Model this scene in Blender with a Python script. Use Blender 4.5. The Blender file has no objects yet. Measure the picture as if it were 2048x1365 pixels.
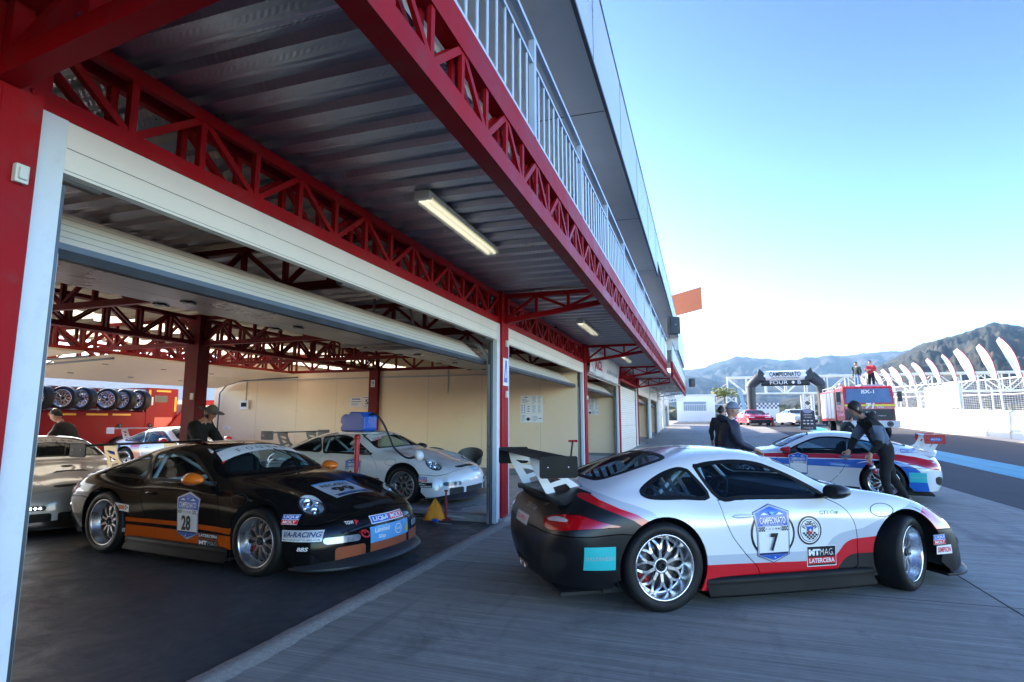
EXPO = 2.22
HAZE = 0.0002
import bpy, bmesh, math, random
import numpy as np
from mathutils import Vector, Matrix, Euler
from mathutils.bvhtree import BVHTree
from mathutils.interpolate import poly_3d_calc
random.seed(7)
PI = math.pi
SC = bpy.context.scene
COL = SC.collection
def R(d): return math.radians(d)

# ---------------------------------------------------------------- linking
def tag(o, label=None, cat=None, group=None, kind=None):
    if label: o['label'] = label
    if cat: o['category'] = cat
    if group: o['group'] = group
    if kind: o['kind'] = kind
    return o

def empty(name, loc=(0, 0, 0), rz=0.0, label=None, cat=None, group=None, parent=None):
    o = bpy.data.objects.new(name, None)
    COL.objects.link(o)
    o.location = loc
    o.rotation_euler = (0, 0, rz)
    o.empty_display_size = 0.1
    if parent: o.parent = parent
    return tag(o, label, cat, group)

def link(name, mesh, parent=None, mats=None):
    o = bpy.data.objects.new(name, mesh)
    COL.objects.link(o)
    if parent: o.parent = parent
    if mats:
        for i, m in enumerate(mats):
            if i < len(o.material_slots):
                o.material_slots[i].link = 'OBJECT'
                o.material_slots[i].material = m
    return o

def copy_tree(o, parent=None, label=None, group=None):
    c = o.copy()
    COL.objects.link(c)
    if parent: c.parent = parent
    if label: c['label'] = label
    if group: c['group'] = group
    for ch in list(o.children):
        copy_tree(ch, c)
    return c

# ---------------------------------------------------------------- mesh builder
class MB:
    """collects polygons; build() links them as one mesh object"""
    def __init__(s):
        s.v = []; s.f = []; s.mi = []; s.sm = []; s.cur = 0; s.smooth = False
    def mat(s, i): s.cur = i; return s
    def add(s, vs, fs, smooth=None):
        b = len(s.v)
        s.v += [tuple(p) for p in vs]
        for f in fs:
            s.f.append(tuple(b + i for i in f)); s.mi.append(s.cur)
            s.sm.append(s.smooth if smooth is None else smooth)
        return s
    def box(s, x0, x1, y0, y1, z0, z1, M=None):
        vs = [(x, y, z) for x in (x0, x1) for y in (y0, y1) for z in (z0, z1)]
        if M is not None: vs = [tuple(M @ Vector(p)) for p in vs]
        return s.add(vs, [(0, 1, 3, 2), (4, 6, 7, 5), (0, 4, 5, 1), (2, 3, 7, 6), (0, 2, 6, 4), (1, 5, 7, 3)], False)
    def cbox(s, c, d, M=None):
        return s.box(c[0]-d[0]/2, c[0]+d[0]/2, c[1]-d[1]/2, c[1]+d[1]/2, c[2]-d[2]/2, c[2]+d[2]/2, M)
    def bar(s, p, q, w, h=None, up=(0, 0, 1), taper=1.0, ends=True):
        """rectangular bar from p to q, w across, h along up"""
        h = w if h is None else h
        p, q = Vector(p), Vector(q)
        d = (q - p).normalized(); u = Vector(up)
        r = d.cross(u)
        if r.length < 1e-4: r = d.cross(Vector((1, 0, 0)))
        r.normalize(); u = r.cross(d).normalized()
        vs = []
        for c, k in ((p, 1), (q, taper)):
            for a, b in ((-1, -1), (1, -1), (1, 1), (-1, 1)):
                vs.append(c + r*(a*w/2*k) + u*(b*h/2*k))
        fs = [(0, 1, 5, 4), (1, 2, 6, 5), (2, 3, 7, 6), (3, 0, 4, 7)]
        if ends: fs += [(3, 2, 1, 0), (4, 5, 6, 7)]
        return s.add(vs, fs, False)
    def tube(s, pts, r, n=8, cap=True, closed=False):
        pts = [Vector(p) for p in pts]; N = len(pts)
        rr = r if isinstance(r, (list, tuple)) else [r]*N
        vs = []; prev = None
        for i, p in enumerate(pts):
            if closed: d = pts[(i+1) % N] - pts[i-1]
            else: d = pts[min(i+1, N-1)] - pts[max(i-1, 0)]
            d.normalize()
            if prev is None:
                a = Vector((0, 0, 1)) if abs(d.z) < .9 else Vector((1, 0, 0))
                u = d.cross(a).normalized()
            else:
                u = (prev - d*prev.dot(d))
                u = u.normalized() if u.length > 1e-5 else d.orthogonal().normalized()
            prev = u; w = d.cross(u)
            for k in range(n):
                t = 2*PI*k/n
                vs.append(p + (u*math.cos(t) + w*math.sin(t))*rr[i])
        fs = []
        for i in range(N if closed else N-1):
            j = (i+1) % N
            for k in range(n):
                fs.append((i*n+k, i*n+(k+1) % n, j*n+(k+1) % n, j*n+k))
        s.add(vs, fs, True)
        if cap and not closed:
            s.add(vs[:n], [tuple(range(n))[::-1]], False); s.add(vs[-n:], [tuple(range(n))], False)
        return s
    def lathe(s, prof, n=32, M=None, closed=False, a0=0, a1=2*PI):
        """profile [(r, h)] spun about local Z"""
        vs = []; full = abs(a1-a0-2*PI) < 1e-6; m = n if full else n+1
        for k in range(m):
            t = a0 + (a1-a0)*k/n
            for r, h in prof:
                p = Vector((r*math.cos(t), r*math.sin(t), h))
                vs.append(M @ p if M is not None else p)
        L = len(prof); fs = []
        for k in range(n):
            k2 = (k+1) % m
            for i in range(L if closed else L-1):
                j = (i+1) % L
                fs.append((k*L+i, k2*L+i, k2*L+j, k*L+j))
        return s.add(vs, fs, True)
    def prism(s, poly, O, X, Y, d0, d1):
        """2-D outline in frame (O, X, Y) extruded along X x Y from d0 to d1"""
        O, X, Y = Vector(O), Vector(X).normalized(), Vector(Y).normalized()
        N = X.cross(Y); n = len(poly)
        ar = sum(poly[i][0]*poly[(i+1) % n][1] - poly[(i+1) % n][0]*poly[i][1] for i in range(n))
        if ar < 0: poly = poly[::-1]
        vs = [O + X*a + Y*b + N*d0 for a, b in poly] + [O + X*a + Y*b + N*d1 for a, b in poly]
        fs = [tuple(range(n))[::-1], tuple(range(n, 2*n))]
        fs += [(i, (i+1) % n, n+(i+1) % n, n+i) for i in range(n)]
        return s.add(vs, fs, False)
    def sphere(s, c, r, n=12, m=8, sc=(1, 1, 1), M=None):
        vs = []; fs = []
        for i in range(m+1):
            a = PI*i/m
            for k in range(n):
                t = 2*PI*k/n
                p = Vector((r*sc[0]*math.sin(a)*math.cos(t), r*sc[1]*math.sin(a)*math.sin(t), r*sc[2]*math.cos(a)))
                if M is not None: p = M @ p
                vs.append(p + Vector(c))
        for i in range(m):
            for k in range(n):
                fs.append((i*n+k, (i+1)*n+k, (i+1)*n+(k+1) % n, i*n+(k+1) % n))
        return s.add(vs, fs, True)
    def grid(s, P, smooth=True, flip=False):
        """P: array U x V x 3"""
        U, V = len(P), len(P[0])
        vs = [tuple(P[i][j]) for i in range(U) for j in range(V)]
        fs = []
        for i in range(U-1):
            for j in range(V-1):
                q = (i*V+j, (i+1)*V+j, (i+1)*V+j+1, i*V+j+1)
                fs.append(q[::-1] if flip else q)
        return s.add(vs, fs, smooth)
    def merge(s, o, M=None):
        b = len(s.v)
        s.v += [tuple(M @ Vector(p)) if M is not None else p for p in o.v]
        s.f += [tuple(b+i for i in f) for f in o.f]; s.mi += o.mi; s.sm += o.sm
        return s
    def mesh(s, name, mats=(), bevel=0, weld=False):
        me = bpy.data.meshes.new(name)
        me.from_pydata(s.v, [], s.f)
        for m in mats: me.materials.append(m)
        me.polygons.foreach_set('material_index', s.mi)
        me.polygons.foreach_set('use_smooth', s.sm)
        if weld or bevel:
            bm = bmesh.new(); bm.from_mesh(me)
            if weld: bmesh.ops.remove_doubles(bm, verts=bm.verts, dist=1e-4)
            if bevel:
                es = [e for e in bm.edges if len(e.link_faces) == 2 and e.calc_face_angle(0) > 0.5]
                bmesh.ops.bevel(bm, geom=es, offset=bevel, segments=2, affect='EDGES', profile=.6, clamp_overlap=True)
            bm.to_mesh(me); bm.free()
        me.update()
        return me
    def build(s, name, mats, parent=None, bevel=0, weld=False):
        if not isinstance(mats, (list, tuple)): mats = [mats]
        return link(name, s.mesh(name, mats, bevel, weld), parent)

def rounded(x0, x1, y0, y1, r, n=4):
    out = []
    for cx, cy, a in ((x1-r, y1-r, 0), (x0+r, y1-r, 90), (x0+r, y0+r, 180), (x1-r, y0+r, 270)):
        for k in range(n+1):
            t = R(a + 90*k/n); out.append((cx + r*math.cos(t), cy + r*math.sin(t)))
    return out
def ellipse(cx, cy, a, b, n=32, rot=0):
    return [(cx + a*math.cos(2*PI*k/n)*math.cos(rot) - b*math.sin(2*PI*k/n)*math.sin(rot),
             cy + a*math.cos(2*PI*k/n)*math.sin(rot) + b*math.sin(2*PI*k/n)*math.cos(rot)) for k in range(n)]
def smooth_poly(pts, n=6, closed=True):
    """Catmull-Rom through points"""
    out = []; N = len(pts)
    for i in range(N if closed else N-1):
        if closed: p0, p1, p2, p3 = pts[i-1], pts[i], pts[(i+1) % N], pts[(i+2) % N]
        else: p0, p1, p2, p3 = pts[max(i-1, 0)], pts[i], pts[i+1], pts[min(i+2, N-1)]
        for k in range(n):
            t = k/n
            out.append(tuple(.5*((2*b) + (c-a)*t + (2*a-5*b+4*c-d)*t*t + (3*b-a-3*c+d)*t**3) for a, b, c, d in zip(p0, p1, p2, p3)))
    if not closed: out.append(tuple(pts[-1]))
    return out

# ---------------------------------------------------------------- text
def text_faces(txt, size=1.0, bold=0.0, spacing=1.0, shear=0.0, align='CENTER'):
    """returns (verts2d, faces, width, height) of lettering centred on the origin"""
    cu = bpy.data.curves.new('t', 'FONT')
    cu.body = txt; cu.size = size; cu.offset = bold; cu.space_character = spacing; cu.shear = shear
    cu.align_x = 'LEFT'; cu.resolution_u = 3; cu.fill_mode = 'FRONT'
    ob = bpy.data.objects.new('t', cu)
    COL.objects.link(ob)
    dg = bpy.context.evaluated_depsgraph_get()
    me = bpy.data.meshes.new_from_object(ob.evaluated_get(dg))
    vs = [(v.co.x, v.co.y) for v in me.vertices]; fs = [tuple(p.vertices) for p in me.polygons]
    bpy.data.objects.remove(ob); bpy.data.curves.remove(cu); bpy.data.meshes.remove(me)
    if not vs: return [], [], 1, 1
    x0 = min(v[0] for v in vs); x1 = max(v[0] for v in vs); y0 = min(v[1] for v in vs); y1 = max(v[1] for v in vs)
    vs = [(a - (x0+x1)/2, b - (y0+y1)/2) for a, b in vs]
    return vs, fs, x1-x0, y1-y0
_tc = {}
def text2d(txt, cx, cy, w, h, bold=0.0, shear=0.0, rot=0.0, spacing=1.0):
    """lettering stretched into the box w x h"""
    k = (txt, bold, shear, spacing)
    if k not in _tc: _tc[k] = text_faces(txt, 1.0, bold, spacing, shear)
    vs, fs, tw, th = _tc[k]
    if w is None: w = tw*h/th
    c, s_ = math.cos(rot), math.sin(rot)
    out = []
    for a, b in vs:
        a *= w/tw; b *= h/th
        out.append((cx + a*c - b*s_, cy + a*s_ + b*c))
    return out, fs

# ---------------------------------------------------------------- materials
MATS = {}
def _pr(name):
    m = bpy.data.materials.new(name); m.use_nodes = True
    nt = m.node_tree; b = nt.nodes['Principled BSDF']
    MATS[name] = m
    return m, nt, b
def N(nt, t, **kw):
    n = nt.nodes.new(t)
    for k, v in kw.items():
        if k.startswith('i_'):
            key = k[2:]
            key = int(key) if key.isdigit() else key.replace('_', ' ')
            n.inputs[key].default_value = v
        else: setattr(n, k, v)
    return n
def L(nt, a, b): nt.links.new(a, b)
def coords(nt, kind='Object', scale=None):
    tc = N(nt, 'ShaderNodeTexCoord'); o = tc.outputs[kind]
    if scale is not None:
        mp = N(nt, 'ShaderNodeMapping'); mp.inputs['Scale'].default_value = scale
        L(nt, o, mp.inputs['Vector']); o = mp.outputs['Vector']
    return o
def mat(name, col, rough=.5, metal=0.0, var=.12, vscale=3.0, bump=0.0, bscale=40.0, coat=0.0, spec=.5, rvar=.1, emit=None, estr=0.0, alpha=1.0, dirt=0.0):
    """principled surface with a little noise in colour, gloss and relief"""
    if name in MATS: return MATS[name]
    m, nt, b = _pr(name)
    b.inputs['Roughness'].default_value = rough; b.inputs['Metallic'].default_value = metal
    b.inputs['Coat Weight'].default_value = coat; b.inputs['Coat Roughness'].default_value = .03
    b.inputs['Specular IOR Level'].default_value = spec
    co = coords(nt)
    no = N(nt, 'ShaderNodeTexNoise', i_Scale=vscale, i_Detail=5.0, i_Roughness=.6); L(nt, co, no.inputs['Vector'])
    mx = N(nt, 'ShaderNodeMix', data_type='RGBA')
    mx.inputs[6].default_value = tuple(c*(1-var) for c in col) + (1,)
    mx.inputs[7].default_value = tuple(min(1, c*(1+var)) for c in col) + (1,)
    L(nt, no.outputs[0], mx.inputs[0])
    outc = mx.outputs[2]
    if dirt:
        n2 = N(nt, 'ShaderNodeTexNoise', i_Scale=vscale*2.3, i_Detail=8.0, i_Roughness=.7); L(nt, co, n2.inputs['Vector'])
        rp = N(nt, 'ShaderNodeMapRange', i_1=.52, i_2=.75, i_3=0.0, i_4=dirt); L(nt, n2.outputs[0], rp.inputs[0])
        m2 = N(nt, 'ShaderNodeMix', data_type='RGBA'); m2.inputs[7].default_value = (.09, .075, .06, 1)
        L(nt, rp.outputs[0], m2.inputs[0]); L(nt, outc, m2.inputs[6]); outc = m2.outputs[2]
    L(nt, outc, b.inputs['Base Color'])
    if rvar:
        rr = N(nt, 'ShaderNodeMapRange', i_1=.3, i_2=.7, i_3=max(0, rough-rvar), i_4=min(1, rough+rvar)); L(nt, no.outputs[0], rr.inputs[0])
        L(nt, rr.outputs[0], b.inputs['Roughness'])
    if bump:
        nb = N(nt, 'ShaderNodeTexNoise', i_Scale=bscale, i_Detail=4.0); L(nt, co, nb.inputs['Vector'])
        bp = N(nt, 'ShaderNodeBump', i_Strength=bump, i_Distance=.01); L(nt, nb.outputs[0], bp.inputs['Height']); L(nt, bp.outputs[0], b.inputs['Normal'])
    if emit:
        b.inputs['Emission Color'].default_value = emit + (1,); b.inputs['Emission Strength'].default_value = estr
    return m
def glass(name, tint=(.75, .85, .9), opac=.25, rough=.0, base=(.02, .03, .04)):
    """thin vehicle glass: mirror-like coat over a tinted, partly clear pane"""
    if name in MATS: return MATS[name]
    m, nt, b = _pr(name)
    b.inputs['Base Color'].default_value = base + (1,); b.inputs['Roughness'].default_value = .04
    b.inputs['Specular IOR Level'].default_value = .8
    b.inputs['Coat Weight'].default_value = .0
    tr = N(nt, 'ShaderNodeBsdfTransparent'); tr.inputs[0].default_value = tint + (1,)
    fr = N(nt, 'ShaderNodeFresnel', i_IOR=1.55)
    mx = N(nt, 'ShaderNodeMath', operation='ADD', use_clamp=True); mx.inputs[1].default_value = opac
    ge = N(nt, 'ShaderNodeNewGeometry'); fb = N(nt, 'ShaderNodeMath', operation='SUBTRACT'); fb.inputs[0].default_value = 1.0; L(nt, ge.outputs['Backfacing'], fb.inputs[1])
    fm = N(nt, 'ShaderNodeMath', operation='MULTIPLY'); L(nt, fr.outputs[0], fm.inputs[0]); L(nt, fb.outputs[0], fm.inputs[1])
    L(nt, fm.outputs[0], mx.inputs[0])
    mix = N(nt, 'ShaderNodeMixShader')
    L(nt, mx.outputs[0], mix.inputs[0]); L(nt, tr.outputs[0], mix.inputs[1]); L(nt, b.outputs[0], mix.inputs[2])
    L(nt, mix.outputs[0], nt.nodes['Material Output'].inputs['Surface'])
    return m
# ================================================================ SETTING
def gz(y):
    """height of the pit-lane ground: level at the front bay, then a gentle rise"""
    if y < 12: return 0.0
    if y < 18: return .018*(y-12)**2/12
    if y < 36: return .054 + .0205*(y-18)
    if y < 56: return .423 + .027*(y-36)
    return .963 + .2*(1-math.exp(-(y-56)/8.0))
FX = -2.95          # plane of the garage front
BAY = 6.55; C0 = 1.55
def colY(k): return 1.36 if k == 0 else C0 + BAY*k
def bayz(k): return 0.0 if k == 0 else .06 if k == 1 else max(.10, gz(colY(k))+.04)
# ---------------------------------------------------------------- ground materials
def ground_mat(name, kind):
    m, nt, b = _pr(name)
    co = coords(nt)
    n1 = N(nt, 'ShaderNodeTexNoise', i_Scale=.6, i_Detail=8.0, i_Roughness=.65); L(nt, co, n1.inputs['Vector'])
    n2 = N(nt, 'ShaderNodeTexNoise', i_Scale=9.0, i_Detail=6.0, i_Roughness=.7); L(nt, co, n2.inputs['Vector'])
    n3 = N(nt, 'ShaderNodeTexNoise', i_Scale=180.0, i_Detail=3.0); L(nt, co, n3.inputs['Vector'])
    ramp = N(nt, 'ShaderNodeValToRGB')
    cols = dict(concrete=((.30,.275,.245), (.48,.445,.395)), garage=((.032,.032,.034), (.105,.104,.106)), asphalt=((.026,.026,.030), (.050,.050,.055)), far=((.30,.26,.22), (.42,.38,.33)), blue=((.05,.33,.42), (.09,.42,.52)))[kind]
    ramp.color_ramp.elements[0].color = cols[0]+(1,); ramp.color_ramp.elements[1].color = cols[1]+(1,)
    ramp.color_ramp.elements[0].position = .3; ramp.color_ramp.elements[1].position = .72
    a = N(nt, 'ShaderNodeMath', operation='MULTIPLY_ADD'); a.inputs[1].default_value = .55; L(nt, n1.outputs[0], a.inputs[0])
    c = N(nt, 'ShaderNodeMath', operation='MULTIPLY'); c.inputs[1].default_value = .45; L(nt, n2.outputs[0], c.inputs[0]); L(nt, c.outputs[0], a.inputs[2])
    L(nt, a.outputs[0], ramp.inputs[0])
    col = ramp.outputs[0]
    bp = N(nt, 'ShaderNodeBump', i_Strength=.5, i_Distance=.004)
    if kind == 'concrete':
        # broom finish: fine grooves running away from the building, uneven from stroke to stroke
        st = coords(nt, 'Object', (.9, 85.0, 1.0)); g = N(nt, 'ShaderNodeTexNoise', i_Scale=1.0, i_Detail=2.5, i_Roughness=.55); L(nt, st, g.inputs['Vector'])
        st2 = coords(nt, 'Object', (.5, 9.0, 1.0)); g2 = N(nt, 'ShaderNodeTexNoise', i_Scale=1.0, i_Detail=2.0); L(nt, st2, g2.inputs['Vector'])
        s = N(nt, 'ShaderNodeMapRange', i_1=.34, i_2=.66, i_3=.70, i_4=1.16); L(nt, g.outputs[0], s.inputs[0])
        s2 = N(nt, 'ShaderNodeMapRange', i_1=.3, i_2=.7, i_3=.80, i_4=1.10); L(nt, g2.outputs[0], s2.inputs[0])
        ml = N(nt, 'ShaderNodeMath', operation='MULTIPLY'); L(nt, s.outputs[0], ml.inputs[0]); L(nt, s2.outputs[0], ml.inputs[1])
        mx = N(nt, 'ShaderNodeMix', data_type='RGBA', blend_type='MULTIPLY'); mx.inputs[0].default_value = 1.0
        L(nt, col, mx.inputs[6]); L(nt, ml.outputs[0], mx.inputs[7]); col = mx.outputs[2]
        sx_ = N(nt, 'ShaderNodeSeparateXYZ'); L(nt, co, sx_.inputs[0])
        fy = N(nt, 'ShaderNodeMath', operation='MULTIPLY_ADD'); fy.inputs[1].default_value = 1/4.6; fy.inputs[2].default_value = 3.739; L(nt, sx_.outputs[1], fy.inputs[0])
        fl_ = N(nt, 'ShaderNodeMath', operation='FLOOR'); L(nt, fy.outputs[0], fl_.inputs[0])
        gx_ = N(nt, 'ShaderNodeMath', operation='GREATER_THAN'); gx_.inputs[1].default_value = 2.278; L(nt, sx_.outputs[0], gx_.inputs[0])
        cb = N(nt, 'ShaderNodeCombineXYZ'); L(nt, fl_.outputs[0], cb.inputs[0]); L(nt, gx_.outputs[0], cb.inputs[1])
        wn = N(nt, 'ShaderNodeTexWhiteNoise', noise_dimensions='3D'); L(nt, cb.outputs[0], wn.inputs['Vector'])
        sv = N(nt, 'ShaderNodeMapRange', i_1=0.0, i_2=1.0, i_3=.84, i_4=1.08); L(nt, wn.outputs['Value'], sv.inputs[0])
        m8 = N(nt, 'ShaderNodeMix', data_type='RGBA', blend_type='MULTIPLY'); m8.inputs[0].default_value = 1.0; L(nt, col, m8.inputs[6]); L(nt, sv.outputs[0], m8.inputs[7]); col = m8.outputs[2]
        # oil and tyre stains
        n4 = N(nt, 'ShaderNodeTexNoise', i_Scale=.9, i_Detail=7.0, i_Roughness=.72, i_Distortion=.6); L(nt, co, n4.inputs['Vector'])
        rp = N(nt, 'ShaderNodeMapRange', i_1=.55, i_2=.72, i_3=0.0, i_4=.62); L(nt, n4.outputs[0], rp.inputs[0])
        m4 = N(nt, 'ShaderNodeMix', data_type='RGBA'); m4.inputs[7].default_value = (.06,.058,.06,1); L(nt, rp.outputs[0], m4.inputs[0]); L(nt, col, m4.inputs[6]); col = m4.outputs[2]
        sm = N(nt, 'ShaderNodeMapRange', i_1=.60, i_2=.70, i_3=0.0, i_4=.30); L(nt, n3.outputs[0], sm.inputs[0])
        m6 = N(nt, 'ShaderNodeMix', data_type='RGBA'); m6.inputs[7].default_value = (.11,.11,.11,1); L(nt, sm.outputs[0], m6.inputs[0]); L(nt, col, m6.inputs[6]); col = m6.outputs[2]
        tw = N(nt, 'ShaderNodeTexNoise', i_Scale=1.0, i_Detail=4.0, i_Roughness=.6, i_Distortion=.4); L(nt, coords(nt, 'Object', (2.6, .16, 1)), tw.inputs['Vector'])
        tr_ = N(nt, 'ShaderNodeMapRange', i_1=.58, i_2=.70, i_3=0.0, i_4=.38); L(nt, tw.outputs[0], tr_.inputs[0])
        m7 = N(nt, 'ShaderNodeMix', data_type='RGBA'); m7.inputs[7].default_value = (.09,.09,.092,1); L(nt, tr_.outputs[0], m7.inputs[0]); L(nt, col, m7.inputs[6]); col = m7.outputs[2]
        b.inputs['Roughness'].default_value = .78
        L(nt, g.outputs[0], bp.inputs['Height']); bp.inputs['Strength'].default_value = .9
    elif kind == 'garage':
        n4 = N(nt, 'ShaderNodeTexNoise', i_Scale=2.6, i_Detail=9.0, i_Roughness=.75, i_Distortion=.8); L(nt, co, n4.inputs['Vector'])
        rr = N(nt, 'ShaderNodeMapRange', i_1=.38, i_2=.66, i_3=.30, i_4=.60); L(nt, n4.outputs[0], rr.inputs[0]); L(nt, rr.outputs[0], b.inputs['Roughness'])
        vo = N(nt, 'ShaderNodeTexVoronoi', i_Scale=5.5); L(nt, co, vo.inputs['Vector'])
        sp = N(nt, 'ShaderNodeMapRange', i_1=.02, i_2=.05, i_3=.75, i_4=0.0); L(nt, vo.outputs['Distance'], sp.inputs[0])
        gate = N(nt, 'ShaderNodeMapRange', i_1=.60, i_2=.62, i_3=0.0, i_4=1.0); L(nt, n2.outputs[0], gate.inputs[0])
        mm = N(nt, 'ShaderNodeMath', operation='MULTIPLY'); L(nt, sp.outputs[0], mm.inputs[0]); L(nt, gate.outputs[0], mm.inputs[1])
        m4 = N(nt, 'ShaderNodeMix', data_type='RGBA'); m4.inputs[7].default_value = (.30,.30,.31,1); L(nt, mm.outputs[0], m4.inputs[0]); L(nt, col, m4.inputs[6]); col = m4.outputs[2]
        L(nt, n2.outputs[0], bp.inputs['Height']); bp.inputs['Strength'].default_value = .12
        b.inputs['Specular IOR Level'].default_value = .22
    else:
        b.inputs['Roughness'].default_value = .85 if kind != 'blue' else .6
        n5 = N(nt, 'ShaderNodeTexNoise', i_Scale=1.0, i_Detail=6.0, i_Roughness=.7); L(nt, coords(nt, 'Object', (2.2, .12, 1)), n5.inputs['Vector'])
        rp = N(nt, 'ShaderNodeMapRange', i_1=.5, i_2=.72, i_3=0.0, i_4=.45); L(nt, n5.outputs[0], rp.inputs[0])
        m4 = N(nt, 'ShaderNodeMix', data_type='RGBA'); m4.inputs[7].default_value = ((.018,.018,.02,1) if kind != 'far' else (.2,.17,.14,1)); L(nt, rp.outputs[0], m4.inputs[0]); L(nt, col, m4.inputs[6]); col = m4.outputs[2]
        L(nt, n3.outputs[0], bp.inputs['Height'])
    L(nt, col, b.inputs['Base Color']); L(nt, bp.outputs[0], b.inputs['Normal'])
    return m
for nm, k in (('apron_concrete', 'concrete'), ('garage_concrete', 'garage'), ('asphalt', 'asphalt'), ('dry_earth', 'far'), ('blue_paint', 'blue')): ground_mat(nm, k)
def col_noise(nt): return None

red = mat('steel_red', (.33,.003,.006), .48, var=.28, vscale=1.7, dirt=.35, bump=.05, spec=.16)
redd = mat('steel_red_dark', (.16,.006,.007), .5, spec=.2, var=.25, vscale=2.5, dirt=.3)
whitepanel = mat('door_panel', (.82,.74,.62), .45, var=.06, vscale=1.2, dirt=.12, bump=.03, bscale=90)
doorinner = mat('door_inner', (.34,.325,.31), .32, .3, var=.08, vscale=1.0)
jamb = mat('jamb_white', (.66,.69,.71), .4, var=.06, dirt=.15)
cream = mat('wall_cream', (.82,.63,.42), .35, var=.07, vscale=.7, dirt=.06)
greybase = mat('skirting_grey', (.17,.17,.17), .7, var=.2)
galv = mat('galvanised', (.33,.33,.35), .38, .75, var=.22, vscale=2.2, rvar=.14)
galvdark = mat('track_dark', (.10,.105,.11), .4, .6, var=.2)
rubberseal = mat('seal_rubber', (.012,.012,.013), .6, var=.2)
railpaint = mat('rail_paint', (.56,.63,.70), .38, .25, var=.1, vscale=4)
soffit = mat('soffit_grey', (.74,.71,.70), .6, var=.10, vscale=.8, dirt=.1)
fascia_w = mat('fascia_metal', (.55,.62,.70), .35, .2, var=.08, vscale=.8)
offw = mat('render_white', (.72,.71,.68), .6, var=.08, vscale=.9, dirt=.1)
lampw = mat('lamp_housing', (.70,.69,.60), .35, var=.05)
tube_m = mat('lamp_tube', (.85,.84,.76), .3, var=.02, emit=(1.0,.93,.72), estr=.28)
winm = mat('dark_window', (.02,.025,.03), .08, var=.2)
def deck_mat():
    m, nt, b = _pr('deck_steel')
    co = coords(nt)
    no = N(nt, 'ShaderNodeTexNoise', i_Scale=1.3, i_Detail=6.0, i_Roughness=.65); L(nt, co, no.inputs['Vector'])
    mx = N(nt, 'ShaderNodeMix', data_type='RGBA'); mx.inputs[6].default_value = (.30,.30,.33,1); mx.inputs[7].default_value = (.52,.52,.56,1); L(nt, no.outputs[0], mx.inputs[0])
    L(nt, mx.outputs[2], b.inputs['Base Color']); b.inputs['Metallic'].default_value = .85
    rr = N(nt, 'ShaderNodeMapRange', i_1=.3, i_2=.7, i_3=.26, i_4=.46); L(nt, no.outputs[0], rr.inputs[0]); L(nt, rr.outputs[0], b.inputs['Roughness'])
    # rolled embossments: slanted dashes along each flute
    w = N(nt, 'ShaderNodeTexWave', wave_type='BANDS', bands_direction='DIAGONAL', i_Scale=14.0, i_Distortion=0.0); L(nt, coords(nt, 'Object', (1.0, 1.0, .6)), w.inputs['Vector'])
    sx = N(nt, 'ShaderNodeSeparateXYZ'); L(nt, co, sx.inputs[0])
    md = N(nt, 'ShaderNodeMath', operation='PINGPONG'); md.inputs[1].default_value = .0381; L(nt, sx.outputs[1], md.inputs[0])
    gt = N(nt, 'ShaderNodeMapRange', i_1=.014, i_2=.020, i_3=0.0, i_4=1.0); L(nt, md.outputs[0], gt.inputs[0])
    ml = N(nt, 'ShaderNodeMath', operation='MULTIPLY'); L(nt, w.outputs[1], ml.inputs[0]); L(nt, gt.outputs[0], ml.inputs[1])
    bp = N(nt, 'ShaderNodeBump', i_Strength=.35, i_Distance=.004); L(nt, ml.outputs[0], bp.inputs['Height']); L(nt, bp.outputs[0], b.inputs['Normal'])
    return m
deckm = deck_mat()
def struct(name, mb, m, **k):
    o = mb.build(name, m, **k); tag(o, kind='structure'); return o
# ---------------------------------------------------------------- ground sheets
def strip(x0, x1, ys, dz, zf=gz, nx=1):
    m = MB()
    xs = [x0 + (x1-x0)*i/nx for i in range(nx+1)]
    m.grid([[(x, y, zf(y)+dz) for x in xs] for y in ys], True, flip=False)
    m.f = [f[::-1] if (Vector(m.v[f[1]])-Vector(m.v[f[0]])).cross(Vector(m.v[f[2]])-Vector(m.v[f[0]])).z < 0 else f for f in m.f]
    return m
ys_near = [-14, -6, 0, 6, 12] + [13+i for i in range(6)] + [20+4*i for i in range(12)] + [70, 80, 95, 120]
g = strip(-60, 300, ys_near + [200, 400, 800, 1600, 2600], -.03, nx=4)
struct('ground', g, MATS['dry_earth'])
g2 = strip(-2600, -60, [-14, 100, 400, 1000, 2600], -.034, zf=lambda y: 0.0 if y < 10 else 1.0 if y > 90 else .9); g2.merge(strip(300, 2600, [-14, 100, 400, 1000, 2600], -.034, zf=lambda y: 0.0 if y < 10 else 1.0 if y > 90 else .9))
struct('rear_yard', strip(-60, -14.9, [-14, 0, 10, 20, 30, 44], -.006, zf=lambda y: 0.0, nx=4), mat('yard_concrete', (.62,.57,.50), .8, var=.15, vscale=.7))
struct('terrain', g2, MATS['dry_earth'])
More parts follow.
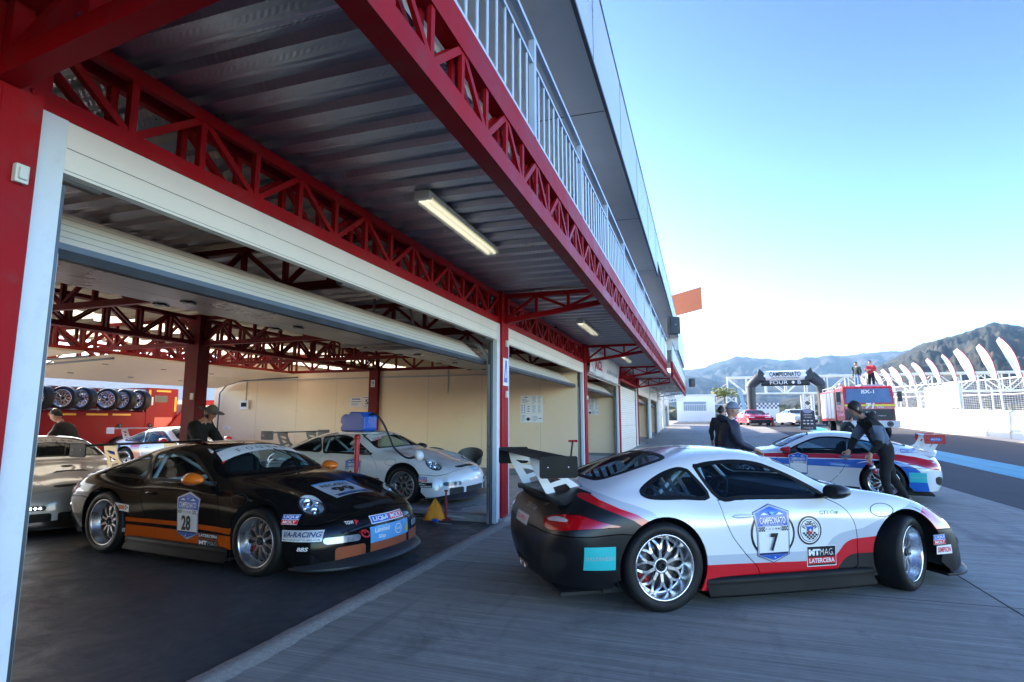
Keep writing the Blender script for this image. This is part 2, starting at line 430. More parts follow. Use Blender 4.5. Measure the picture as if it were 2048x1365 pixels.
# concrete apron laid as separate slabs with open joints
ap = MB()
xs = [(-2.70, 2.27), (2.285, 5.0)]
joints = [-14, -8.0, -3.4, 1.2, 5.8, 10.4, 15.0, 19.6, 24.2, 28.8, 33.4, 38, 42.6, 47.2, 51.8, 56.4]
for xa, xb in xs:
    for i in range(len(joints)-1):
        ya, yb = joints[i]+.006, joints[i+1]-.006
        n = 6
        ap.merge(strip(xa, xb, [ya+(yb-ya)*k/n for k in range(n+1)], .004))
o = struct('apron', ap, MATS['apron_concrete'])
jt = strip(-2.70, 5.0, [-14, 0, 12] + [13+i for i in range(6)] + [20+2*i for i in range(19)], -.012); struct('apron_joints', jt, mat('joint_dark', (.03,.03,.032), .9))
ysp = [-14, 0, 12] + [13+i for i in range(6)] + [20+2*i for i in range(22)] + [70, 80, 100, 130, 200, 400]
struct('pit_lane', strip(5.0, 15.3, ysp, 0.0), MATS['asphalt'])
struct('pit_road', strip(-2.7, 4.99, [56.5, 58, 60, 64, 68, 72, 80, 100, 130, 200], 0.001), MATS['asphalt'])
struct('lane_marking', strip(7.35, 8.85, [-14, 0, 12] + [13+i for i in range(6)] + [20+2*i for i in range(17)], .006), MATS['blue_paint'])
struct('sand_verge', strip(14.2, 15.32, ysp, .012), mat('pale_sand', (.50,.42,.34), .9, var=.2, vscale=1.5))
# garage floors, each bay a step higher than the last
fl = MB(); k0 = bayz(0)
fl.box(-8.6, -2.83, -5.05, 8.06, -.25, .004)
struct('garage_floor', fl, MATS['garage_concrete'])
fl = MB(); fl.box(-15.0, -8.605, -5.05, 8.06, -.25, .003); struct('rear_bounce_floor', fl, mat('bounce_floor_pale', (.42,.40,.37), .6, var=.2, vscale=1.5))  # paler rear stretch, hidden behind the cars, added to bounce sunlight indoors
fl = MB()
for k in range(1, 8): fl.box(-15.0, -2.78, colY(k)-.04 + (.02 if k == 1 else .002), colY(k+1)-.04, -.3, bayz(k)+.002)
struct('upper_garage_floor', fl, mat('garage_floor_grey', (.34,.345,.35), .38, var=.25, vscale=2.0, rvar=.2, dirt=.3))
# rough concrete sill where floor and apron meet
sl = MB()
n = 130
rows = []
random.seed(3)
for i in range(n+1):
    y = -5 + 13.1*i/n; j = random.uniform(-.014, .014)
    rows.append([(-2.86+j*.3, y, .0045), (-2.845+j*.4, y, .020), (-2.74+j*.4, y, .016), (-2.66+j*1.2, y, .0065)])
sl.grid(rows, True, flip=True)
struct('door_sill', sl, mat('rough_sill', (.40,.37,.33), .9, var=.55, vscale=34, bump=1.0, bscale=110, dirt=.5))
# ================================================================ PIT BUILDING
BLD = empty('pit_building', (FX, 0, 0), 0, 'long red steel pit garage block with open white sectional doors and a railed balcony', 'building')
def bpart(name, mb, m, parent=None, **k):
    o = mb.build(name, m, parent or BLD, **k); o.matrix_parent_inverse = Matrix.Identity(4)
    if parent is None: o.location = (-FX, 0, 0)
    return o
def inst(me_o, loc, parent=None):
    """copy of a part, shifted"""
    c = me_o.copy(); COL.objects.link(c); c.parent = parent or me_o.parent
    c.location = (me_o.location.x + loc[0], me_o.location.y + loc[1], me_o.location.z + loc[2]); return c
def truss_y(m, x, y0, y1, z0, z1, n, w=.05, dbl=.12, cw=.09):
    """parallel-chord truss along Y: two leaves, Warren web with verticals"""
    for dx in (0, -dbl):
        m.box(x+dx-w/2, x+dx+w/2, y0, y1, z0, z0+cw); m.box(x+dx-w/2, x+dx+w/2, y0, y1, z1-cw*.8, z1)
        st = (y1-y0)/n
        for i in range(n+1):
            y = min(max(y0 + st*i, y0+.03), y1-.03)
            m.box(x+dx-w*.4, x+dx+w*.4, y-.022, y+.022, z0+cw, z1-cw*.8)
            if i < n:
                a, b = (z1-cw*.8, z0+cw) if i % 2 == 0 else (z0+cw, z1-cw*.8)
                m.bar((x+dx, y0+st*i+.03, a), (x+dx, y0+st*(i+1)-.03, b), w*.7, .042, up=(0, 1, 0) if False else (0, 0, 1))
def truss_x(m, y, x0, x1, z0, z1, n, w=.05, cw=.08, z0b=None):
    """truss along X, bottom chord may rise from z0 (at x0) to z0b (at x1)"""
    z0b = z0 if z0b is None else z0b
    zb = lambda x: z0 + (z0b-z0)*(x-x0)/(x1-x0)
    m.bar((x0, y, z0+cw/2), (x1, y, z0b+cw/2), w, cw); m.box(x0, x1, y-w/2, y+w/2, z1-cw*.8, z1)
    st = (x1-x0)/n
    for i in range(n+1):
        x = x0+st*i; x = min(max(x, x0+.03), x1-.03)
        if z1-cw*.8 - zb(x)-cw > .05: m.box(x-.022, x+.022, y-w*.4, y+w*.4, zb(x)+cw*.9, z1-cw*.8)
        if i < n:
            xa, xb = x0+st*i+.02, x0+st*(i+1)-.02
            if i % 2 == 0: p, q = (xa, y, zb(xa)+cw), (xb, y, z1-cw*.7)
            else: p, q = (xa, y, z1-cw*.7), (xb, y, zb(xb)+cw)
            m.bar(p, q, w*.7, .042)
NB = 8
ZT0, ZT1, ZD = 2.94, 3.42, 3.45
# columns
cm = MB(); cm.box(-2.97, -2.83, 0, .30, -.3, ZD)
cm.mat(1); cm.box(-2.829, -2.818, .10, .20, 1.75, 1.80)
for k in range(0, 5):
    m = MB(); y = colY(k)
    m.box(-2.97, -2.83, y, y+.30, gz(y)-.1, ZD-.001)
    m.box(-2.835, -2.826, y+.135, y+.142, gz(y)-.05, ZT0)
    cobj = bpart('column', m, [red])
    if k in (1, 2, 3):
        m = MB(); m.box(-3.02, -2.765, y-.06, y+.37, gz(y)-.05, gz(y)+.055); bpart('footing', m, [mat('footing_concrete', (.33,.31,.28), .9, var=.4, vscale=14, bump=.8, dirt=.4)], cobj, bevel=.015).location = (0, 0, 0)
    m = MB()
    for z_ in (2.98, 3.08, 3.30, 3.38):
        for yy in (y+.05, y+.25): m.sphere((-2.828, yy, z_), .014, 6, 4, (.6, 1, 1))
    bpart('bolts', m, [red], cobj).location = (0, 0, 0)
for k in (5, 6, 7, 8):
    m = MB(); y = colY(k); m.box(-2.97, -2.80, y, y+.30, gz(y)-.1, ZD-.001); bpart('column', m, [offw])
# wall behind the first column, in the left margin
m = MB(); m.box(-3.05, -2.98, -6.0, colY(0)+.02, -.1, ZD); bpart('front_wall', m, [redd])
m = MB(); m.box(-2.83, -2.80, 1.565, 1.62, 2.53, 2.615); m.box(-2.80, -2.788, 1.575, 1.61, 2.545, 2.60); bpart('switch_box', m, [mat('plastic_ivory', (.66,.64,.56), .4)], bevel=.006)
# facade trusses
for k in range(0, 4):
    m = MB(); truss_y(m, -2.90, colY(k)+.305, colY(k+1)-.005, ZT0, ZT1, 14, w=.05, dbl=.16, cw=.10); bpart('facade_truss', m, [red])
for k in range(4, 8):
    m = MB(); m.box(-2.93, -2.86, colY(k)+.305, colY(k+1)-.005, ZT0, ZT1); bpart('facade_panel', m, [offw])
# brackets under the balcony
for k in range(0, 9):
    m = MB(); truss_x(m, colY(k)+.15, -2.825, -1.33, 2.96, ZT1, 3, w=.10 if k == 0 else .06, cw=.10 if k == 0 else .075, z0b=3.17)
    if k == 0: m.box(-2.825, -1.33, colY(k)+.09, colY(k)+.21, ZT1-.10, ZT1-.001)
    bpart('bracket_truss', m, [red if k < 5 else offw])
# fascia trusses (balcony edge)
def fascia(x, y0, y1, n):
    m = MB()
    m.box(x-.10, x, y0, y1, 3.16, 3.30); m.box(x-.10, x, y0, y1, 3.585, 3.79); m.box(x-.13, x-.1, y0, y1, 3.165, 3.18)
    st = (y1-y0)/n
    for i in range(n+1):
        y = y0+st*i; y = min(max(y, y0+.03), y1-.03)
        for dx in (-.022, -.085): m.box(x+dx-.012, x+dx+.012, y-.02, y+.02, 3.30, 3.585)
        if i < n:
            a, b = (3.585, 3.30) if i % 2 == 0 else (3.30, 3.585)
            for dx in (-.022, -.085): m.bar((x+dx, y+.03, a), (x+dx, y+st-.03, b), .024, .042)
    return bpart('balcony_truss', m, [red])
fascia(-1.20, -5.0, 9.0, 36); fascia(-1.20, 9.001, 23.3, 36); fascia(-1.0, 23.7, 44.0, 50)
# metal deck
def deck(y0, y1, x0, x1, z=ZD):
    per = .305
    prof = [(0, 0), (.055, 0), (.075, .052), (.125, .052), (.14, .044), (.16, .044), (.175, .052), (.23, .052), (.25, 0)]
    pts = []
    y = y0
    while y < y1:
        for a, b in prof:
            if y+a <= y1: pts.append((y+a, z+b))
        y += per
    pts.append((y1, z))
    m = MB(); m.add([(x0, a, b) for a, b in pts] + [(x1, a, b) for a, b in pts], [(i, i+1, len(pts)+i+1, len(pts)+i) for i in range(len(pts)-1)], False)
    return m
for y0, y1 in ((-6.0, 1.7), (1.702, 8.25), (8.252, 14.8), (14.802, 21.35), (21.352, 44.0)):
    m = deck(y0, y1, -6.9, -1.10 if y0 > 23 else -1.30); bpart('balcony_deck', m, [deckm])
m = MB(); m.box(-7.0, -1.31, -6, 44, 3.512, 3.57); bpart('balcony_slab', m, [mat('slab_concrete', (.30,.30,.29), .8)])
# railing: spans between posts, all alike
def rail_span(x):
    m = MB(); s = 1.955
    m.box(x-.045, x+.005, 0, s, 4.655, 4.695); m.box(x-.035, x-.005, .03, s-.03, 4.435, 4.465)
    m.box(x-.045, x+.005, -.03, .03, 3.79, 4.655)
    for i in range(1, 11): m.tube([(x-.02, s*i/11, 3.79), (x-.02, s*i/11, 4.437)], .011, 6, cap=False)
    m.box(x-.035, x-.005, .03, s-.03, 3.80, 3.825)
    return m
r0 = bpart('railing', rail_span(-1.20), [railpaint]); r0.location.y = -5.53
for i in range(1, 15): inst(r0, (0, 1.955*i, 0))
m = MB(); m.box(-2.4, -1.2, 23.27, 23.31, 4.655, 4.695); m.box(-2.4, -1.2, 23.275, 23.305, 4.435, 4.465)
for i in range(7): m.tube([(-1.3-.16*i, 23.29, 3.79), (-1.3-.16*i, 23.29, 4.44)], .011, 6)
bpart('railing', m, [railpaint])
r1 = bpart('railing', rail_span(-1.0), [railpaint]); r1.location.y = 23.75
for i in range(1, 10): inst(r1, (0, 1.955*i, 0))
# upper storey, roof soffits and fascias
m = MB(); m.box(-7.0, -2.6, -6, 44, 3.572, 5.56); bpart('upper_wall', m, [soffit])
for k in range(0, 7):
    m = MB(); m.box(-2.60, -2.585, colY(k)+1.2, colY(k)+5.4, 3.75, 4.9); bpart('upper_window', m, [winm])
def roof(y0, y1, zb, zt, xo, zi):
    m = MB(); m.prism([(-7.4, zi), (-7.4, zt), (xo-.02, zt), (xo-.02, zb), (-2.6, zi)], (0, 0, 0), (1, 0, 0), (0, 0, 1), -y1, -y0)
    a = bpart('roof', m, [soffit])
    f = MB(); f.box(xo-.018, xo, y0, y1, zb-.02, zt+.02); f.mat(1)
    y = y0+2.4
    while y < y1-.5: f.box(xo, xo+.004, y-.006, y+.006, zb, zt); y += 2.4
    f.mat(1); f.box(xo-.03, xo+.012, y0, y1, zb-.06, zb-.02); f.box(xo-.03, xo+.012, y0, y1, zt+.02, zt+.05)
    bpart('roof_fascia', f, [fascia_w, galvdark], a)
roof(-6, 16.2, 5.55, 6.70, -1.0, 5.58); roof(16.25, 32.0, 5.95, 6.70, -1.0, 5.9)
roof(32.05, 44.0, 5.2, 6.70, -1.02, 5.25)
for y in [-1.5+4.3*i for i in range(5)]:
    m = MB(); m.bar((-2.6, y, 5.565), (-1.05, y, 5.548), .012, .004); bpart('soffit_joint', m, [galvdark])
# canted red signboard standing out from the far end of the roof
SG = empty('roof_board', (-1.65, 38.0, 8.8), 0, 'plain orange board standing out above the far end of the pit roof', 'signboard')
m = MB(); m.prism([(-.55, -.6), (.1, -.72), (2.0, -.30), (2.0, 1.15), (.2, .72), (-.55, .50)], (0, 0, 0), (1, 0, 0), (0, 0, 1), -.06, .06); m.build('panel', [mat('board_red', (.62,.16,.06), .5, var=.1)], SG)
# ---------------------------------------------------------------- sectional doors
def sect_door(k, closed=False, drop=0.0):
    ya, yb = colY(k)+.30, colY(k+1)
    z0 = bayz(k)
    white = k >= 4
    for yq in (ya+.002, yb-.135):
        fr = MB(); fr.box(-2.93, -2.865, yq, yq+.133, max(gz(yq), 0)-.02, ZT0-.004); bpart('door_jamb', fr, [jamb])
    if not closed:
        hd = MB(); hd.box(-2.925, -2.868, ya+.137, yb-.137, 2.675, ZT0-.006)
        hd.mat(1); hd.box(-2.867, -2.8655, ya+.14, yb-.14, 2.80, 2.803); hd.box(-2.867, -2.8655, ya+.14, yb-.14, 2.69, 2.692); bpart('door_header', hd, [whitepanel, galvdark])
    D = empty('garage_door', (-FX, 0, 0), parent=BLD)
    ya += .16; yb -= .16
    # path of the panels (X, Z): bottom edge, curve, horizontal run
    if closed: path = [(-2.96, z0+.02+.52*i) for i in range(6)]
    else: path = [(-3.06, 2.35), (-3.42, 2.67), (-3.92, 2.74), (-4.45, 2.74), (-4.98, 2.74), (-5.35, 2.74)]
    th = .045
    for s in range(len(path)-1):
        a, b = Vector((path[s][0], 0, path[s][1])), Vector((path[s+1][0], 0, path[s+1][1]))
        d = (b-a); ln = d.length; d.normalize(); nrm = Vector((-d.z, 0, d.x))   # towards the building's inside when closed
        if nrm.x > 0: pass
        m = MB()
        o0 = Vector((0, 0, 0))
        def q(u, w): return a + d*u + nrm*w
        sgn = 1 if closed else 1
        g_ = .0 if (not closed and s < 1) else .006
        m.add([tuple(q(u, w) + Vector((0, y, 0))) for u in (g_, ln-g_) for y in (ya, yb) for w in (0, th)], [(0, 1, 3, 2), (4, 6, 7, 5), (0, 4, 5, 1), (2, 3, 7, 6), (1, 5, 7, 3)], False)
        m.add([tuple(q(u, 0) + Vector((0, y, 0))) for u in (g_, ln-g_) for y in (ya, yb)], [(0, 2, 3, 1)], False)
        # ribs
        m.mat(1)
        nr = max(2, int(ln/.075))
        for r in range(1, nr):
            u = ln*r/nr
            for w in (-.0015, th+.0015):
                p0, p1 = q(u-.003, w), q(u+.003, w)
                m.add([tuple(p0+Vector((0, ya+.01, 0))), tuple(p1+Vector((0, ya+.01, 0))), tuple(p1+Vector((0, yb-.01, 0))), tuple(p0+Vector((0, yb-.01, 0)))], [(0, 1, 2, 3)], False)
        if not closed and s >= 1:
            m.mat(2)
            for hy in (ya+.9, ya+2.6, ya+4.3):
                p = q(ln-.01, th+.01 if nrm.z < 0 else -.012); m.cbox((p.x, hy, p.z), (.05, .16, .015)); m.cbox((p.x, hy, p.z), (.11, .04, .02))
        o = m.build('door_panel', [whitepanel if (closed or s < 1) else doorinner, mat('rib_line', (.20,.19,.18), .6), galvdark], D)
    if not closed:
        m = MB(); m.bar((-3.055, ya, 2.325), (-3.055, yb, 2.325), .05, .05); m.mat(1); m.box(-3.065, -3.040, ya, yb, 2.352, 2.385); m.build('bottom_seal', [rubberseal, galvdark], D)
        for y in (ya-.035, yb+.035):
            t = MB()
            arc = [(-2.99, z) for z in (z0+.01, 1.0, 2.0, 2.25)] + [(-2.99-.40*(1-math.cos(a)), 2.25+.42*math.sin(a)) for a in [PI/2*i/6 for i in range(1, 7)]] + [(-5.6, 2.69)]
            pts = [(x, y, z) for x, z in arc]
            for i in range(len(pts)-1): t.bar(pts[i], pts[i+1], .05, .05, up=(1, 0, .3))
            t.mat(1); t.box(-2.985, -2.935, y-.07, y+.07, z0, ZT0-.3)
            t.mat(0); t.box(-2.985, -2.955, y-.085 if y > 4 else y+.055, y-.055 if y > 4 else y+.085, z0, 2.3)
            t.build('door_track', [galv, galvdark], D)
        # hangers
        for y in (ya-.03, yb+.03):
            
            for xa_, xb_ in ((-5.0, -5.0), (-4.2, -4.4)): t = MB(); t.bar((xa_, y, 2.71), (xb_, y, ZD), .03, .03); t.build('track_hanger', [galv], D)
        m = MB(); m.tube([(-3.35, ya, 2.86), (-3.35, yb, 2.86)], .016, 8)
        for y in (ya+.3, yb-.3, (ya+yb)/2): m.tube([(-3.35, y-.18, 2.86), (-3.35, y+.18, 2.86)], .05, 10)
        m.build('door_shaft', [galv], D)
    else:
        m = MB(); m.box(-2.915, -2.895, ya+.1, ya+.16, z0+.95, z0+1.05); m.build('door_lock', [galvdark], D)
for k in (0, 1, 2): sect_door(k)
sect_door(3, closed=True)
for k in (4, 5, 6, 7): sect_door(k, closed=(k == 6))
# ---------------------------------------------------------------- garage interior
ZW = 2.86
def partition(k, x1=-3.0):
    y = colY(k)-.27 if k == 2 else colY(k)
    zb = bayz(k-1)
    m = MB(); m.box(-14.7, x1, y, y+.10, zb-.2, ZW)
    xs_ = [-3.97, -5.6, -7.2, -10.2, -11.6, -13.1]
    m.mat(1)
    for x in xs_: m.box(x-.003, x+.003, y-.0015, y, zb+.2, ZW)
    w = bpart('partition_wall', m, [cream, mat('wall_joint', (.40,.32,.22), .5)])
    s = MB(); s.box(-14.7, x1, y-.02, y-.002, zb-.1, zb+.16); bpart('skirting', s, [greybase], w).location = (0, 0, 0)
    return w
for k in (2, 3, 4, 5, 6): partition(k)
m = MB(); m.box(-14.7, -3.06, -5.1, -5.0, -.1, ZD); bpart('partition_wall', m, [cream])
for (x, z1) in ((-5.05, .97), (-13.5, 2.05), (-6.6, 2.2)):
    m = MB(); m.tube([(x, colY(2)-.285, z1), (x, colY(2)-.285, ZW)], .012, 6); bpart('conduit', m, [mat('conduit_grey', (.45,.43,.40), .5)])
m = MB(); m.box(-14.5, -3.2, colY(2)-.30, colY(2)-.272, 2.66, 2.70); bpart('cable_tray', m, [MATS['conduit_grey']])
# inner columns and roof trusses
for (x, y) in [(-9.0, 8.3), (-9.0, 1.7), (-14.55, 8.3)]:
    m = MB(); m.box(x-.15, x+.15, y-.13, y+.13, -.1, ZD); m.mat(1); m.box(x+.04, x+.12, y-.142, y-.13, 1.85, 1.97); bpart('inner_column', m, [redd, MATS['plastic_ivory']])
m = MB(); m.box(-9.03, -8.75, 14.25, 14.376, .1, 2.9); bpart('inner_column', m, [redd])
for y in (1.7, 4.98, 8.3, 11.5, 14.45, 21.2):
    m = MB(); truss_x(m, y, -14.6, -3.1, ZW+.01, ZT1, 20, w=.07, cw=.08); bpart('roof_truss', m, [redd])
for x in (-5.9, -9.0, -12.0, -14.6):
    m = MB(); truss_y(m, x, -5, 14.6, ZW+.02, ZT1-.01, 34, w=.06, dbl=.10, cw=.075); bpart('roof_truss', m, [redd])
# single-storey roof at the back with open skylight strips
def backroof(x0, x1):
    m = deck(-6.0, 44.0, x0, x1, 3.50); bpart('roof_sheet', m, [mat('roof_sheet', (.42,.37,.28), .5, .15, var=.12)])
for a, b in ((-14.9, -14.35), (-13.55, -11.8), (-10.95, -6.9)): backroof(a, b)
def skylight():
    m, nt, b = _pr('grp_sheet')
    tr = N(nt, 'ShaderNodeBsdfTranslucent'); tr.inputs[0].default_value = (.97,.84,.62,1)
    mx = N(nt, 'ShaderNodeMixShader'); mx.inputs[0].default_value = .93; b.inputs['Base Color'].default_value = (.75,.70,.58,1); b.inputs['Roughness'].default_value = .5
    L(nt, b.outputs[0], mx.inputs[1]); L(nt, tr.outputs[0], mx.inputs[2]); L(nt, mx.outputs[0], nt.nodes['Material Output'].inputs['Surface'])
    return m
grp = skylight()
for a, b in ((-14.36, -13.54), (-11.81, -10.94)):
    m = deck(-6.0, 44.0, a, b, 3.504); bpart('skylight', m, [grp])
m = MB(); m.box(-14.9, -14.6, 14.5, 44, -.2, 3.5); m.box(-14.75, -14.6, -5, 1.7, -.2, 3.5); bpart('rear_wall', m, [cream])
# rear doors, slung open under the roof
for (ya, yb) in ((8.6, 14.2), (1.9, 8.0)):
    m = MB(); m.prism([(-14.5, 2.45), (-13.4, 2.72), (-11.6, 2.80), (-11.6, 2.84), (-13.4, 2.77), (-14.5, 2.50)], (0, 0, 0), (1, 0, 0), (0, 0, 1), -yb, -ya)
    m.mat(1)
    for x, z in ((-14.0, 2.565), (-12.9, 2.735)):
        for y in (ya+.8, ya+2.3, ya+3.8): m.cbox((x, y, z), (.05, .12, .012))
    bpart('rear_door', m, [mat('door_cream', (.74,.62,.45), .45), galvdark])
    for y in (ya-.06, yb+.06):
        t = MB(); t.tube([(-14.45, y, .1), (-14.45, y, 2.3), (-14.2, y, 2.55), (-13.6, y, 2.68), (-11.5, y, 2.74)], .025, 6); bpart('rear_track', t, [galvdark])
# end wall of the building
m = MB(); m.box(-14.7, -2.98, colY(8)+.0, colY(8)+.2, .3, 3.5); bpart('end_wall', m, [offw])
# low concrete kerb between the first two bays
kb = MB()
kb.box(-14.6, -2.99, 8.03, 8.19, -.1, .10)
bpart('floor_kerb', kb, [mat('kerb_concrete', (.26,.26,.25), .85, var=.25, vscale=6, bump=.4, dirt=.3)])
# ---------------------------------------------------------------- lamps under the balcony
def lamp(loc, label):
    r = empty('batten_lamp', loc, 0, label, 'lamp', 'batten lamps under the balcony')
    m = MB(); m.box(-.07, .07, 0, 1.75, -.05, .0); m.mat(1); m.box(-.072, .072, -.012, .04, -.075, .0); m.box(-.072, .072, 1.71, 1.762, -.075, .0); m.build('housing', [lampw, MATS['plastic_ivory']], r, bevel=.004)
    for x in (-.035, .035):
        t = MB(); t.tube([(x, .04, -.07), (x, 1.71, -.07)], .018, 10); t.build('tube', [tube_m], r)
    d = MB(); d.prism([(-.075, -.045), (-.06, -.10), (.06, -.10), (.075, -.045)], (0, 0, 0), (1, 0, 0), (0, 0, 1), -1.705, -.045); d.build('diffuser', [glass('lamp_diffuser', (.9, .9, .84), .25, base=(.8, .8, .72))], r)
    return r
lamp((-2.2, 4.2, 3.445), 'pale batten lamp under the balcony in the bay nearest the camera, over the black car')
lamp((-2.2, 10.95, 3.445), 'pale batten lamp under the balcony in front of the wall with white posters')
lamp((-2.2, 17.5, 3.445), 'pale batten lamp under the balcony, in the third bay beside the hanging banner')
# ================================================================ RACE COUPE
# local frame: X forward, Y left, Z up, origin on the ground between the axles
AXF, AXR = 1.18, -1.18
ROWS = [
 [(-1.62,0.86,0.2),(-1.75,0.85,0.2),(-1.92,0.78,0.2),(-2.05,0.62,0.2),(-2.1,0.5,0.2),(-2.13,0.38,0.2),(-2.15,0.25,0.2),(-2.16,0.12,0.2),(-2.16,0,0.2)],
 [(-1.6,0.885,0.24),(-1.77,0.885,0.33),(-1.96,0.825,0.36),(-2.1,0.68,0.37),(-2.165,0.53,0.37),(-2.19,0.39,0.37),(-2.21,0.26,0.37),(-2.22,0.13,0.37),(-2.22,0,0.37)],
 [(-1.58,0.895,0.26),(-1.76,0.91,0.45),(-1.96,0.86,0.52),(-2.11,0.71,0.55),(-2.165,0.54,0.56),(-2.185,0.4,0.56),(-2.2,0.27,0.56),(-2.21,0.13,0.56),(-2.21,0,0.56)],
 [(-1.56,0.9,0.27),(-1.74,0.915,0.52),(-1.93,0.87,0.63),(-2.055,0.735,0.68),(-2.1,0.56,0.7),(-2.125,0.41,0.71),(-2.14,0.28,0.715),(-2.15,0.14,0.72),(-2.15,0,0.72)],
 [(-1.54,0.9,0.27),(-1.68,0.92,0.58),(-1.8,0.875,0.715),(-1.88,0.76,0.79),(-1.94,0.6,0.825),(-1.99,0.44,0.84),(-2.01,0.29,0.845),(-2.02,0.14,0.85),(-2.02,0,0.85)],
 [(-1.5,0.9,0.26),(-1.53,0.93,0.6),(-1.56,0.9,0.765),(-1.58,0.815,0.86),(-1.6,0.7,0.91),(-1.62,0.57,0.94),(-1.64,0.38,0.965),(-1.66,0.19,0.975),(-1.66,0,0.98)],
 [(-1.18,0.895,0.2),(-1.18,0.925,0.52),(-1.18,0.915,0.72),(-1.18,0.85,0.855),(-1.18,0.755,0.915),(-1.2,0.655,1),(-1.2,0.52,1.075),(-1.21,0.28,1.12),(-1.21,0,1.13)],
 [(-0.75,0.86,0.13),(-0.75,0.885,0.42),(-0.75,0.88,0.64),(-0.75,0.84,0.765),(-0.75,0.765,0.86),(-0.76,0.665,1.048),(-0.77,0.545,1.175),(-0.78,0.3,1.225),(-0.78,0,1.237)],
 [(-0.35,0.845,0.13),(-0.35,0.865,0.4),(-0.35,0.87,0.62),(-0.35,0.84,0.755),(-0.35,0.785,0.845),(-0.35,0.685,1.058),(-0.35,0.565,1.205),(-0.35,0.32,1.258),(-0.35,0,1.27)],
 [(0,0.845,0.13),(0,0.855,0.38),(0,0.862,0.6),(0,0.84,0.745),(0,0.79,0.84),(-0.02,0.695,1.038),(-0.05,0.575,1.175),(-0.01,0.32,1.228),(0.03,0,1.24)],
 [(0.32,0.845,0.13),(0.32,0.855,0.38),(0.32,0.865,0.6),(0.32,0.845,0.74),(0.31,0.79,0.83),(0.28,0.735,0.963),(0.27,0.625,1.06),(0.34,0.34,1.115),(0.38,0,1.13)],
 [(0.62,0.85,0.14),(0.62,0.862,0.4),(0.62,0.872,0.6),(0.62,0.85,0.73),(0.59,0.795,0.81),(0.57,0.735,0.88),(0.62,0.6,0.913),(0.72,0.33,0.925),(0.76,0,0.93)],
 [(0.86,0.865,0.16),(0.86,0.885,0.44),(0.86,0.89,0.62),(0.86,0.86,0.755),(0.86,0.795,0.825),(0.87,0.7,0.862),(0.89,0.52,0.872),(0.92,0.28,0.892),(0.94,0,0.9)],
 [(1.18,0.87,0.2),(1.18,0.9,0.5),(1.18,0.895,0.645),(1.18,0.85,0.755),(1.18,0.775,0.805),(1.19,0.67,0.812),(1.2,0.5,0.795),(1.21,0.27,0.812),(1.21,0,0.825)],
 [(1.5,0.87,0.24),(1.5,0.885,0.46),(1.5,0.87,0.57),(1.5,0.81,0.675),(1.5,0.725,0.725),(1.5,0.63,0.73),(1.5,0.46,0.712),(1.51,0.25,0.728),(1.51,0,0.74)],
 [(1.58,0.87,0.2),(1.63,0.865,0.4),(1.7,0.825,0.5),(1.745,0.745,0.575),(1.77,0.66,0.61),(1.79,0.56,0.622),(1.82,0.41,0.625),(1.85,0.22,0.64),(1.865,0,0.65)],
 [(1.61,0.868,0.18),(1.71,0.853,0.33),(1.83,0.775,0.415),(1.92,0.67,0.46),(1.965,0.575,0.485),(2,0.475,0.5),(2.035,0.345,0.51),(2.06,0.175,0.517),(2.07,0,0.52)],
 [(1.63,0.865,0.16),(1.75,0.845,0.25),(1.885,0.755,0.3),(1.975,0.64,0.325),(2.02,0.545,0.34),(2.055,0.445,0.35),(2.085,0.32,0.36),(2.105,0.16,0.365),(2.11,0,0.37)],
 [(1.64,0.86,0.13),(1.77,0.835,0.14),(1.9,0.745,0.14),(1.985,0.635,0.14),(2.03,0.54,0.14),(2.06,0.435,0.14),(2.09,0.315,0.14),(2.11,0.16,0.14),(2.12,0,0.14)],
]
ROWS = [[(x if x > -1.6 else -1.6+(x+1.6)*.86, y, z) for x, y, z in r] for r in ROWS]
def low(z): return z if z < .8 else .8+(z-.8)*.93
ROWS = [[(x, y, low(z)) for x, y, z in r] for r in ROWS]
def spline(t, P, tq):
    """natural cubic through P (n x k) at knots t"""
    t = np.asarray(t, float); P = np.asarray(P, float); n = len(t)
    h = np.diff(t); A = np.zeros((n, n)); B = np.zeros((n, P.shape[1]))
    A[0, 0] = A[-1, -1] = 1
    for i in range(1, n-1):
        A[i, i-1] = h[i-1]; A[i, i] = 2*(h[i-1]+h[i]); A[i, i+1] = h[i]
        B[i] = 6*((P[i+1]-P[i])/h[i] - (P[i]-P[i-1])/h[i-1])
    Mm = np.linalg.solve(A, B)
    k = np.clip(np.searchsorted(t, tq) - 1, 0, n-2)
    h_ = h[k][:, None]; a = (t[k+1]-tq)[:, None]; b = (tq-t[k])[:, None]
    return (Mm[k]*a**3 + Mm[k+1]*b**3)/(6*h_) + (P[k]/h_ - Mm[k]*h_/6)*a + (P[k+1]/h_ - Mm[k+1]*h_/6)*b
def surface(rows, su=7, sv=6):
    G = np.array(rows, float)
    G = np.concatenate([G, (G[:, -2::-1, :])*np.array([1, -1, 1])], axis=1)
    def knots(A):
        d = np.linalg.norm(np.diff(A, axis=0), axis=2).mean(axis=1)**.75
        return np.concatenate([[0], np.cumsum(d)])
    def dens(t, s): return np.concatenate([np.linspace(t[i], t[i+1], s, endpoint=False) for i in range(len(t)-1)] + [[t[-1]]])
    tu = knots(G); n, m, _ = G.shape
    A = spline(tu, G.reshape(n, -1), dens(tu, su)).reshape(-1, m, 3)
    At = A.transpose(1, 0, 2); tv = knots(At)
    B = spline(tv, At.reshape(m, -1), dens(tv, sv)).reshape(-1, A.shape[0], 3).transpose(1, 0, 2)
    return B
BODY = surface(ROWS)
def grid_normals(P):
    du = np.gradient(P, axis=0); dv = np.gradient(P, axis=1)
    n = np.cross(du, dv); n /= np.linalg.norm(n, axis=2, keepdims=True) + 1e-12
    return n
BN = grid_normals(BODY)
